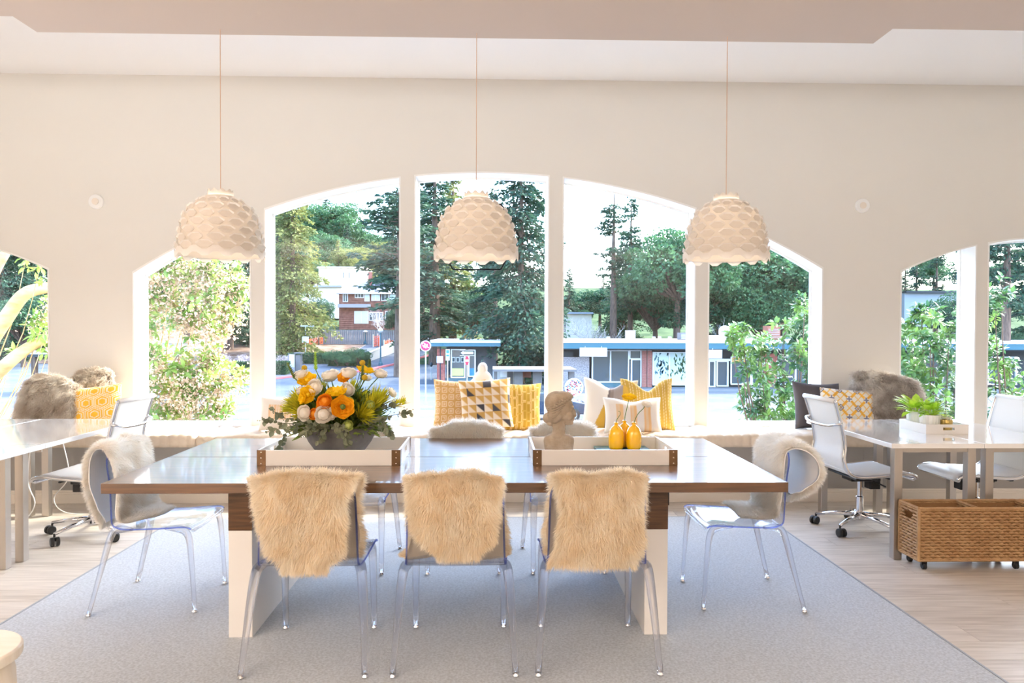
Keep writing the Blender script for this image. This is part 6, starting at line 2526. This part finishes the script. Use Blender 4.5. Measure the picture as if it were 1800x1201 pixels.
def shopwin(px0, px1, py0, py1, mull=(), glass='shopglass', name='window', par=shop, Y=SY):
    w_ = wallbox(par, name, px0, px1, py0, py1, Y, Y + .3, Y + .36, glass)
    fr = MB()
    lo_ = Vector(par.location)

    def bar(a, b, c, d_):
        x0_, x1_, z0_, z1_ = UX(a, c, Y), UX(b, c, Y), UZ(a, d_, Y), UZ(a, c, Y)
        fr.box((x0_ - lo_.x, Y + .18 - lo_.y, z0_ - lo_.z), (x1_ - lo_.x, Y + .30 - lo_.y, z1_ - lo_.z))
    bar(px0 - 1, px1 + 1, py1 - 1, py1 + 1)
    bar(px0 - 1, px1 + 1, py0 - 1, py0 + .5)
    for q in (px0, px1) + tuple(mull):
        bar(q - 1.2, q + 1.2, py0 + .5, py1 - 1)
    f_ = fr.build('window_frame', 'white', w_)
    f_.matrix_parent_inverse = Matrix.Identity(4)
    return w_


shopwin(1042, 1106, 617, 672, (1074,))
shopwin(1108, 1128, 617, 631)
shopwin(1111, 1128, 633, 681, name='shop_door')
wallbox(shop, 'stall_riser', 1037, 1108, 673, 684, SY, SY + .3, SY + .5, 'roofteal')
for (a, b) in [(1128.5, 1136.5), (1138, 1146)]:
    p_ = wallbox(shop, 'brick_pillar', a, b, 616, 684, SY, SY, SY + .4, 'mortar')
    x0_, x1_ = UX(a, 650, SY) - shop.location.x, UX(b, 650, SY) - shop.location.x
    zt_, zb2 = UZ(a, 616, SY) - shop.location.z, UZ(a, 684, SY) - shop.location.z
    bm_ = MB()
    n_ = int((zt_ - zb2) / .085)
    for k in range(n_):
        z_ = zb2 + k * .085
        xm = (x0_ + x1_) / 2 + (.06 if k % 2 else -.06)
        bm_.box((x0_, -.012, z_), (xm - .006, .0, z_ + .072)).box((xm + .006, -.012, z_), (x1_, 0, z_ + .072))
    q = bm_.build('brickwork', 'brick', p_)
    q['kind'] = 'stuff'
shopwin(1149, 1216, 620, 677, (1178,), glass='mint')
# painted plants on the mint panels
rg = random.Random(3)
pm_ = MB()
pm2 = MB()
for (cx_, n_, mm) in [(1163, 46, pm_), (1200, 46, pm2), (1184, 16, pm2)]:
    for i in range(n_):
        a, b = cx_ + rg.gauss(0, 6), 648 + rg.gauss(0, 11)
        X_, Z_ = UX(a, b, SY) - shop.location.x, UZ(a, b, SY) - shop.location.z
        an = rg.uniform(-.8, .8)
        L = rg.uniform(.2, .42)
        dx, dz = math.sin(an) * L, math.cos(an) * L
        mm.add([(X_, .292, Z_), (X_ + dx * .5 - dz * .18, .292, Z_ + dz * .5 + dx * .18), (X_ + dx, .292, Z_ + dz), (X_ + dx * .5 + dz * .18, .292, Z_ + dz * .5 - dx * .18)], [(0, 1, 2, 3)])
pm_.build('painted_leaves', 'roofteal', shop)
pm2.build('painted_leaves', 'leafmid', shop)
shopwin(1219, 1244, 620, 677, glass='mint')
shopwin(1248, 1258, 636, 680, name='shop_door')
w_ = shopwin(1262, 1281, 636, 679, name='shop_door')
wallbox(shop, 'door_surround', 1246, 1285, 631, 635, SY, SY + .15, SY + .3, 'white')
shopwin(1287, 1322, 628, 676, glass='shopglass')
wallbox(shop, 'inner_canopy', 1288, 1312, 629, 637, SY, SY + .26, SY + .29, 'orange')
shopwin(1324, 1342, 628, 676)
wallbox(shop, 'brick_pillar', 1344, 1366, 622, 684, SY, SY, SY + .4, 'brick')
shopwin(1370, 1398, 628, 676)
shopwin(1401, 1440, 628, 676)
shopwin(1450, 1600, 628, 676, (1490, 1530, 1570))
shopwin(1620, 1790, 628, 676, (1660, 1700, 1740))
for (a, b, c, d_, lab) in [(1019, 1067, 611.5, 627, 'blank white hanging shop sign over the pebbled wall'), (1208, 1269, 615, 630, 'blank white hanging shop sign over the fifth window door')]:
    x0_, x1_, z0_, z1_ = UX(a, c, SY - 1.9), UX(b, c, SY - 1.9), UZ(a, d_, SY - 1.9), UZ(a, c, SY - 1.9)
    t = thing('shop_sign', lab, 'sign', ((x0_ + x1_) / 2, SY - 1.9, z0_))
    MB().box((-(x1_ - x0_) / 2, -.05, 0), ((x1_ - x0_) / 2, .05, z1_ - z0_)).build('sign_board', 'white', t)
    for s in (-1, 1):
        MB().box((s * .6 - .02, -.02, z1_ - z0_), (s * .6 + .02, .09, z1_ - z0_ + .12)).build('bracket', 'greymetal', t)
# mosaic disc on the pebbled wall
mz = U(1009, 681.5, 40)
t = thing('mosaic_disc', 'round white disc with coloured mosaic chips beside the cream pillow', 'street art', (mz[0], 40, mz[1]))
R_ = .51
MB().add([(R_ * math.cos(a), y_, R_ * math.sin(a)) for y_ in (0, .06) for a in np.linspace(0, 2 * PI, 41)[:-1]],
         [tuple(range(40)), tuple(range(79, 39, -1))] + [(i, i + 40, (i + 1) % 40 + 40, (i + 1) % 40) for i in range(40)]).build('disc', 'white', t)
for nm_, mm_, cnt in [('red', 'signred', 26), ('blue', 'posterblue', 24), ('teal', 'roofteal', 16), ('orange', 'netting', 14)]:
    m = MB()
    for i in range(cnt):
        r_, a_ = R_ * .86 * math.sqrt(rg.random()), rg.uniform(0, 2 * PI)
        s = rg.uniform(.025, .05)
        mt = Matrix.Translation((r_ * math.cos(a_), -.008, r_ * math.sin(a_))) @ Matrix.Rotation(rg.uniform(0, 3), 4, 'Y')
        m.box((-s, -.006, -s * .6), (s, .006, s * .6), mt)
    m.build('mosaic_chips', mm_, t)
MB().box((-.03, .03, -2.98 + .0), (.03, .09, -.4)).build('post', 'greymetal', t)
bpy.data.objects['mosaic_disc'].children[-1].scale = (1, 1, (mz[1] - GZ) / 2.98) if False else (1, 1, 1)

# roof equipment
def roofbox(name, label, px0, px1, py0, py1, Y, m, cat='roof vent'):
    x0_, x1_ = UX(px0, py0, Y), UX(px1, py0, Y)
    z0_, z1_ = UZ(900, 598, SY - 1.6) - .0, UZ(px0, py0, Y)
    t = thing(name, label, cat, ((x0_ + x1_) / 2, Y, z0_))
    a = (x1_ - x0_) / 2
    MB().box((-a, 0, 0), (a, 1.0 if a > .3 else .3, z1_ - z0_)).build('casing', m, t)
    if a > .25:
        fm2 = MB()
        for k in range(6):
            zz_ = (z1_ - z0_) * (.15 + .12 * k)
            fm2.box((-a * .85, -.03, zz_), (a * .85, 0, zz_ + .03))
        fm2.build('louvre', 'greymetal', t)


roofbox('rooftop_unit', 'white air conditioning unit on the shop roof in the fourth window', 1103, 1117, 581, 598, SY + 2, 'white', 'roof unit')
roofbox('rooftop_unit', 'grey roof unit behind the right pendant side of the fourth window', 1196, 1214, 585, 598, SY + 2, 'woodpost', 'roof unit')
roofbox('rooftop_unit', 'brown slatted roof box in the fifth window', 1349, 1372, 573, 598, SY + 3, 'shingle', 'roof unit')
for i, px in enumerate([1150, 1160, 1178, 1070]):
    roofbox('roof_vent', ['white roof vent, left of the pair', 'white roof vent, middle of the group', 'white roof vent beside the grey unit', 'low roof vent left of the air conditioner'][i], px - 2.2, px + 2.2, 592, 598, SY + 1, 'white')
t = thing('satellite_dish', 'pale satellite dish on the shop roof in the fifth window', 'satellite dish', (UX(1276, 590, SY + 2), SY + 2, UZ(900, 598, SY - 1.6)))
m = MB().lathe([(.02, -.16), (.3, -.12), (.55, -.02), (.72, .10), (.72, .13), (.55, .01), (.3, -.09), (.02, -.12)], 24)
rot = Matrix.Translation((0, 0, .45)) @ Matrix.Rotation(1.15, 4, 'X') @ Matrix.Rotation(.25, 4, 'Y')
m.v = [tuple(rot @ Vector(v)) for v in m.v]
m.build('reflector', 'greymetal', t)
MB().box((-.05, .05, 0), (.05, .15, .45)).build('mount', 'greymetal', t)
t = thing('roof_duct', 'long white roof duct below the satellite dish', 'duct', (UX(1260, 592, SY), SY, UZ(900, 598, SY - 1.6) + .15))
MB().tube([(-1.2, 0, .1), (1.2, 0, .1)], .14, 10).build('pipe', 'white', t)
for s in (-.8, .8):
    MB().box((s - .04, -.04, -.15), (s + .04, .04, 0)).build('support', 'greymetal', t)

# left part of the shops: corner kiosk shop
LY = 59.0
ls = thing('corner_shop', 'corner shop with brick pillar and poster window under a teal roof', 'building', (UX(815, 640, LY), LY, GZ + .14))
wallbox(ls, 'wall', 784, 872, 610, 674, LY, LY + .5, LY + 6, 'dark')
wallbox(ls, 'roof', 756, 880, 598, 601, LY - 1.2, LY - 1.2, LY + 7, 'roofgrey')
wallbox(ls, 'fascia', 757, 880, 601, 609, LY - 1.3, LY - 1.35, LY - 1.2, 'roofteal')
wallbox(ls, 'fascia_trim', 757, 880, 599.5, 602.5, LY - 1.3, LY - 1.42, LY - 1.35, 'mint')
p_ = wallbox(ls, 'brick_pillar', 768, 773, 614, 672, LY, LY, LY + .5, 'brick')
p_ = wallbox(ls, 'brick_pillar', 775, 782, 614, 672, LY, LY, LY + .5, 'brick')
wallbox(ls, 'drain_pipe', 773, 775, 610, 672, LY, LY - .02, LY + .2, 'dark')
wallbox(ls, 'meter_box', 768, 779, 626, 638, LY, LY - .2, LY - .05, 'white')
w_ = shopwin(793, 817, 615, 664, par=ls, Y=LY)
for a in (794, 801.5, 809.5):
    p_ = wallbox(ls, 'picture_frame', a, a + 6.2, 628, 637.5, LY, LY + .24, LY + .27, 'concrete')
    q = wallbox(ls, 'picture', a + 1.3, a + 4.9, 629.5, 636, LY, LY + .225, LY + .238, 'dark')
    q.parent = p_
wallbox(ls, 'yellow_poster', 794, 814.5, 648, 661, LY, LY + .24, LY + .27, 'posteryel')['label'] = 'yellow-green window poster'
shopwin(824, 835, 616, 662, par=ls, Y=LY)
wallbox(ls, 'blue_poster', 824, 834, 648, 661, LY, LY + .24, LY + .27, 'posterblue')['label'] = 'bright blue window poster'
wallbox(ls, 'sill_band', 784, 840, 665, 672, LY, LY + .3, LY + .5, 'roofteal')


def text_mesh(s, size, m, parent, loc, extr=.004):
    c_ = bpy.data.curves.new('lettering', 'FONT')
    c_.body = s
    c_.size = size
    c_.align_x = 'CENTER'
    c_.align_y = 'CENTER'
    c_.extrude = extr
    o_ = bpy.data.objects.new('tmp', c_)
    C.objects.link(o_)
    dg = bpy.context.evaluated_depsgraph_get()
    me_ = bpy.data.meshes.new_from_object(o_.evaluated_get(dg))
    bpy.data.objects.remove(o_)
    q_ = link('lettering', me_, None, parent)
    me_.materials.clear()
    me_.materials.append(M[m])
    q_.location = loc
    q_.rotation_euler = (PI / 2, 0, 0)
    return q_


# one way sign over a stop sign seen edge-on
SGY = 47.0
xs_, _ = U(821, 640, SGY)
t = thing('one_way_sign', 'black and white ONE WAY arrow sign above a small red sign on a post', 'sign', (xs_, SGY, GZ + .0))
ztop = UZ(821, 616, SGY) - GZ
MB().tube([(0, 0, 0), (0, 0, ztop + .02)], .035, 8).build('pole', 'greymetal', t)
a0, a1 = UX(809, 620, SGY) - xs_, UX(833, 620, SGY) - xs_
z0_, z1_ = UZ(821, 625, SGY) - GZ, UZ(821, 616, SGY) - GZ
sb = MB().box((a0, -.06, z0_), (a1, -.04, z1_)).build('sign_board', 'signblack', t)
MB().box((a0 - .02, -.058, z0_ - .02), (a1 + .02, -.042, z0_)).box((a0 - .02, -.058, z1_), (a1 + .02, -.042, z1_ + .02)).build('border', 'white', sb)
zm, hh_ = (z0_ + z1_) / 2, (z1_ - z0_) / 2
m = MB()
m.prism([(a0 + .03, zm), (a0 + .20, zm + hh_ * .75), (a0 + .20, zm + hh_ * .45), (a1 - .04, zm + hh_ * .45), (a1 - .04, zm - hh_ * .45), (a0 + .20, zm - hh_ * .45), (a0 + .20, zm - hh_ * .75)], -.068, -.061)
m.build('arrow', 'white', sb)
text_mesh('ONE WAY', .135, 'signblack', sb, ((a0 + a1) / 2 + .06, -.071, zm), .002)
zc_ = UZ(821, 634, SGY) - GZ
m = MB()
w8, h8 = .125, .30
m.prism([(w8 * math.copysign(abs(math.cos(a)) ** .8, math.cos(a)), zc_ + h8 * math.sin(a)) for a in np.linspace(PI / 8, 2 * PI + PI / 8, 9)[:-1]], -.10, -.08)
sg = m.build('stop_board', 'signred', t)
MB().box((-w8 * .75, -.106, zc_ - .07), (w8 * .75, -.101, zc_ + .07)).build('white_band', 'white', sg)

# round maroon sign
RY = 44.0
x, z = U(748, 608.5, RY)
r_ = 9.6 * RY / F
t = thing('round_shop_sign', 'round maroon sign with a white rim and white script on a pole', 'sign', (x, RY, GZ))
zz_ = z - GZ


def disc(r, y0, y1, m, par, name):
    vs = [(r * math.cos(a), y_, zz_ + r * math.sin(a)) for y_ in (y0, y1) for a in np.linspace(0, 2 * PI, 37)[:-1]]
    return MB().add(vs, [tuple(range(36)), tuple(range(71, 35, -1))] + [(i, i + 36, (i + 1) % 36 + 36, (i + 1) % 36) for i in range(36)]).build(name, m, par)


d0 = disc(r_, -.04, .04, 'white', t, 'rim_disc')
d1 = disc(r_ * .84, -.055, -.041, 'signmaroon', d0, 'face_disc')
sw = MB()
for pts in [[(-.20, .10), (-.12, .19), (-.04, .12), (-.10, .04), (-.20, .02)], [(-.06, .03), (0.0, .13), (.05, .03), (.12, .12)], [(-.10, -.10), (-.04, -.03), (.02, -.12), (.07, -.02)], [(.04, -.12), (.10, -.02), (.16, -.10), (.22, -.06)], [(-.14, -.02), (.02, .0), (.14, .02)]]:
    sw.tube(catmull([(a * 1.0, -.06, zz_ + b) for a, b in pts], 14), .017, 5)
sw.build('script', 'white', d0)
MB().tube([(0, .06, 0), (0, .06, zz_)], .04, 8).build('pole', 'greymetal', t)
# parking sign on a pole beside the poster window
x, z = U(787, 624, 50)
t = thing('parking_sign', 'narrow blue and white sign on a thin pole beside the poster window', 'sign', (x, 50, GZ))
MB().tube([(0, 0, 0), (0, 0, z - GZ + .3)], .03, 6).build('pole', 'white', t)
b_ = MB().box((-.13, -.05, z - GZ - .38), (.13, -.03, z - GZ + .38)).build('sign_board', 'white', t)
MB().box((-.10, -.055, z - GZ + .10), (.10, -.051, z - GZ + .33)).box((-.10, -.055, z - GZ - .1), (.10, -.051, z - GZ + .02)).build('blue_print', 'posterblue', b_)
# parking meter
g = G(758, 668)
t = thing('parking_meter', 'dark parking meter on the pavement left of the brick pillar', 'parking meter', (g.x, g.y, g.z))
MB().tube([(0, 0, 0), (0, 0, 1.15)], .03, 6).build('pole', 'greymetal', t)
MB().ell((0, 0, 1.32), (.13, .10, .2), 10, 7).build('meter_head', 'dark', t)

# timber shelter by the car park
TY = 46.0
t = thing('timber_shelter', 'low timber shelter with grey posts behind the mustard pillow', 'shelter', (UX(915, 680, TY), TY, GZ))
wallbox(t, 'roof', 866, 1010, 647.5, 651.5, TY, TY - 1.2, TY + 2.5, 'woodpost')
for (a, b, dd) in [(904, 919, 0), (937, 953, 0), (893, 903, 1.5), (868, 874, 0), (1000, 1010, 0)]:
    wallbox(t, 'post', a, b, 652, 708, TY, TY + dd, TY + dd + .5, 'woodpost')
wallbox(t, 'back_panel', 866, 905, 655, 682, TY, TY + 2.2, TY + 2.3, 'concrete')
wallbox(t, 'window', 880, 892, 655, 667, TY, TY + 2.1, TY + 2.19, 'white')
wallbox(t, 'back_panel', 920, 937, 657, 668, TY, TY + 2.2, TY + 2.3, 'shingle')
# parked car beyond the shelter, mostly hidden
cx_, cy_ = UX(960, 735, 36), 36.5
car = thing('parked_car', 'dark blue parked car seen between the mustard pillow and the bust', 'car', (cx_, cy_, GZ))
prof = [(-2.1, .35), (-2.15, .75), (-1.9, .92), (-1.2, 1.0), (-.7, 1.40), (.7, 1.42), (1.3, 1.0), (1.95, .88), (2.1, .6), (2.1, .35)]
MB().prism(prof, -.85, .85).build('body', 'carpaint', car, bevel=.06)
MB().prism([(-1.08, 1.0), (-.66, 1.34), (.64, 1.36), (1.12, 1.0)], -.87, -.851).build('side_glass', 'shopglass', car)
for x in (-1.3, 1.3):
    for s in (-1, 1):
        w_ = MB().tube([(x, s * .72, .33), (x, s * .88, .33)], .33, 18).build('wheel', 'black', car)
        MB().tube([(x, s * .881, .33), (x, s * .895, .33)], .19, 12).build('hub_cap', 'greymetal', w_)
# parking shelter in the far left window
PYy = 50
t = thing('parking_shelter', 'open parking shelter on dark posts in the far left window', 'shelter', (UX(60, 650, PYy), PYy, GZ))
wallbox(t, 'roof', 30, 120, 618, 623, PYy, PYy, PYy + 4, 'greymetal')
wallbox(t, 'beam', 30, 120, 623, 628, PYy, PYy + .1, PYy + .4, 'dark')
for a in (53, 83, 112):
    wallbox(t, 'post', a, a + 6, 628, 700, PYy, PYy + .1, PYy + .5, 'bark')

# ---------------------------------------------------------------- near trees outside the glass
def near_leaves(name_t, label, centres, Y0, leaf_m, bark, trunk_base, L, W, n_rose, per, seed, n_parts=130, spread=.22, floret=None, stem_r=.012, cat='tree', yj=.8, updir=.25, jit=1.0):
    rg = random.Random(seed)
    rng = np.random.default_rng(seed)
    t = thing(name_t, label, cat, trunk_base)
    tb = Vector(trunk_base)
    wood = MB()
    tips = []
    for (px, py, rpx, cnt) in centres:
        Yc = Y0 + rg.uniform(-yj, yj) * .3
        x, z = U(px, py, Yc)
        c = Vector((x, Yc, z)) - tb
        r = rpx * Yc / F
        a = Vector((c.x * .25, c.y * .25, c.z * .45))
        wood.tube(catmull([Vector((0, 0, 0)), a, c * .8 + Vector((0, 0, -.05)), c], 8), [q * jit for q in (.05, .045, .04, .03, .025, .02, .014, .010)], 5, caps=False)
        for k in range(cnt):
            v = Vector((rg.gauss(0, .5), rg.gauss(0, .45) * yj, rg.gauss(0, .5))) * r
            tips.append((c, c + v))
    V, Fq = [], []
    parts = []
    allm = MB()
    fl = MB()
    for (c, p) in tips:
        d0 = (p - c)
        if d0.length < .01:
            d0 = Vector((0, 0, .1))
        if rg.random() < .5:
            wood.tube([c, c.lerp(p, .6) + Vector((0, 0, -.01)), p], [stem_r * .7, stem_r * .5, .002], 4, caps=False)
        ax = (d0.normalized() + Vector((0, -.25, updir))).normalized()
        q = ax.to_track_quat('Z', 'Y')
        for k in range(per):
            a = 2 * PI * k / per + rg.random()
            el = rg.uniform(-.1, .75)
            v = q @ Vector((math.cos(a) * math.cos(el), math.sin(a) * math.cos(el), math.sin(el)))
            ll = L * rg.uniform(.65, 1.2)
            st = p + v * L * .12 + ax * rg.uniform(-.6, .2) * L
            if len(parts) < n_parts and rg.random() < .15 and (st.y < (Y0 - tb.y) + .1):
                mm = MB()
                leaf(mm, st, v, ll * 1.1, W * ll / L * 1.15, upv=(rg.gauss(0, .3), -.6, 1), bend=.25)
                parts.append(mm)
            else:
                leaf(allm, st, v, ll, W * ll / L, upv=(rg.gauss(0, .4), rg.gauss(-.3, .4), 1), bend=.25)
        if floret and rg.random() < floret:
            for k in range(30):
                v = p + Vector((rg.gauss(0, .07), rg.gauss(0, .05) - .03, rg.gauss(-.10, .10)))
                s = rg.uniform(.018, .034)
                dd = [Vector((rg.gauss(0, 1), rg.gauss(0, 1), rg.gauss(0, 1))).normalized() * s for _ in range(3)]
                fl.add([v + dd[0], v + dd[1], v + dd[2], v - dd[0] * .6], [(0, 1, 2), (0, 2, 3), (0, 3, 1)])
    wood.build('branches', bark, t, smooth=True)
    me = bpy.data.meshes.new('foliage')
    me.from_pydata([tuple(v) for v in allm.v], [], allm.f)
    o = link('foliage', me, leaf_m, t)
    o['kind'] = 'stuff'
    for mm in parts:
        me = bpy.data.meshes.new('leaf')
        me.from_pydata([tuple(v) for v in mm.v], [], mm.f)
        link('leaf', me, leaf_m, t)
    if fl.v:
        me = bpy.data.meshes.new('florets')
        me.from_pydata([tuple(v) for v in fl.v], [], fl.f)
        o = link('florets', me, 'floret', t)
        o['kind'] = 'stuff'
    return t


# left: flowering tree close to the glass
LYn = 10.2
cent = [(270, 485, 34, 16), (300, 475, 34, 16), (335, 480, 36, 18), (370, 475, 34, 16), (405, 485, 34, 15), (425, 505, 24, 9), (265, 530, 30, 12), (305, 530, 38, 18), (345, 535, 38, 18), (385, 530, 34, 14), (410, 540, 22, 7), (325, 570, 26, 9),
        (370, 565, 30, 10), (390, 578, 18, 5), (262, 580, 20, 6), (258, 620, 26, 10), (290, 640, 34, 16), (330, 645, 38, 18), (365, 640, 34, 14), (395, 655, 28, 10), (425, 652, 16, 5), (265, 680, 32, 14), (305, 690, 38, 20), (345, 695, 40, 20), (385, 690, 34, 14),
        (280, 735, 36, 16), (320, 740, 38, 18), (360, 735, 38, 16), (395, 725, 26, 9), (300, 775, 40, 12), (350, 775, 40, 12)]
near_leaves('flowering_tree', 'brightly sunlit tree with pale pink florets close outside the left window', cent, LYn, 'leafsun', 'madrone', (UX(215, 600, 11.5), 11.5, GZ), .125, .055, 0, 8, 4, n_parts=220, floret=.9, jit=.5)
# far left: thick golden limbs of a tree, with sprigs
tb = (UX(-120, 600, 11.0), 11.0, GZ)
t = near_leaves('golden_limb_tree', 'tree with thick smooth golden limbs arching across the far left window', [(75, 560, 18, 5), (80, 585, 16, 5), (60, 575, 16, 4), (70, 470, 22, 5), (45, 455, 20, 4), (84, 620, 10, 3), (20, 620, 10, 2), (84, 530, 12, 3)], 10.6, 'leafsun', 'madrone', tb, .13, .05, 0, 7, 9, n_parts=40, floret=.3, stem_r=.006, jit=.35)
lm = MB()
tbv = Vector(tb)


def lpt(px, py, Y):
    x, z = U(px, py, Y)
    return Vector((x, Y, z)) - tbv


lm2 = MB()
lm.tube(catmull([lpt(-60, 680, 10.9), lpt(-20, 605, 10.7), (lpt(10, 560, 10.6)), lpt(40, 520, 10.6), lpt(70, 508, 10.7), lpt(110, 506, 10.9), lpt(150, 520, 11.1)], 30), [.12 - .055 * i / 29 for i in range(30)], 12)
lm.build('limb', 'madrone', t, smooth=True)
lm2.tube(catmull([lpt(-60, 700, 10.6), lpt(-10, 660, 10.5), lpt(30, 625, 10.5), lpt(60, 606, 10.6), lpt(90, 594, 10.7), lpt(140, 590, 10.9)], 26), [.105 - .05 * i / 25 for i in range(26)], 12)
lm2.build('limb', 'madrone', t, smooth=True)
MB().tube(catmull([lpt(-40, 560, 10.8), lpt(-10, 480, 10.7), lpt(12, 440, 10.7), lpt(30, 400, 10.8)], 16), [.08 - .03 * i / 15 for i in range(16)], 10).build('limb', 'madrone', t, smooth=True)
MB().tube(catmull([Vector((0, 0, 0)), Vector((.1, 0, 1.2)), lpt(-60, 690, 10.75)], 12), .2, 12).build('trunk', 'madrone', t, smooth=True)
# right: glossy shrubs
near_leaves('glossy_shrub', 'glossy green shrub with yellow tips outside the fifth window', [
    (1285, 590, 16, 6), (1305, 585, 22, 9), (1330, 600, 26, 10), (1300, 612, 24, 9), (1345, 625, 26, 10), (1310, 645, 22, 8), (1340, 655, 28, 11), (1375, 600, 14, 3), (1378, 570, 16, 4), (1415, 530, 18, 7), (1425, 560, 22, 9), (1398, 580, 22, 8), (1420, 600, 28, 10), (1405, 625, 26, 10), (1425, 650, 26, 11),
    (1315, 690, 28, 11), (1345, 700, 32, 14), (1380, 690, 34, 14), (1415, 690, 32, 14), (1325, 725, 30, 12), (1360, 735, 34, 15), (1395, 735, 34, 15), (1425, 735, 26, 10), (1370, 660, 28, 10), (1330, 760, 36, 12), (1390, 765, 36, 12)],
    9.8, 'leafnear', 'bark', (UX(1385, 700, 10.2), 10.2, GZ), .095, .042, 0, 12, 14, n_parts=160, jit=.45, stem_r=.006, cat='shrub')
near_leaves('glossy_shrub', 'dense glossy shrub filling the lower right-hand arched window', [
    (1600, 560, 24, 9), (1620, 545, 20, 8), (1640, 560, 20, 7), (1600, 600, 34, 15), (1635, 600, 34, 15), (1668, 590, 28, 11), (1690, 600, 26, 11), (1600, 640, 36, 18), (1640, 645, 40, 20), (1680, 640, 36, 18), (1600, 685, 38, 20), (1645, 690, 42, 22), (1690, 690, 38, 20), (1610, 730, 38, 18),
    (1655, 735, 40, 18), (1695, 735, 38, 18), (1690, 545, 14, 5), (1700, 505, 12, 4), (1595, 770, 36, 10), (1660, 775, 40, 10)],
    9.7, 'leafnear', 'bark', (UX(1650, 700, 10.1), 10.1, GZ), .095, .042, 0, 12, 23, n_parts=160, jit=.45, stem_r=.006, cat='shrub')
near_leaves('glossy_shrub', 'glossy shrub standing at the far right window, cut by the white chair', [
    (1748, 520, 20, 8), (1760, 515, 18, 6), (1750, 560, 24, 9), (1745, 600, 20, 8), (1755, 630, 28, 11), (1775, 650, 24, 9), (1750, 670, 30, 13), (1780, 690, 34, 14), (1755, 715, 32, 14), (1790, 735, 34, 13), (1760, 750, 36, 12), (1830, 720, 36, 10), (1860, 650, 30, 8)],
    9.7, 'leafnear', 'bark', (UX(1790, 700, 10.1), 10.1, GZ), .095, .042, 0, 12, 29, n_parts=110, jit=.45, stem_r=.006, cat='shrub')
hedge('low green hedge on the shop roof line in the far right window', 1755, 1830, 606, 588, Y=64, n=3000)
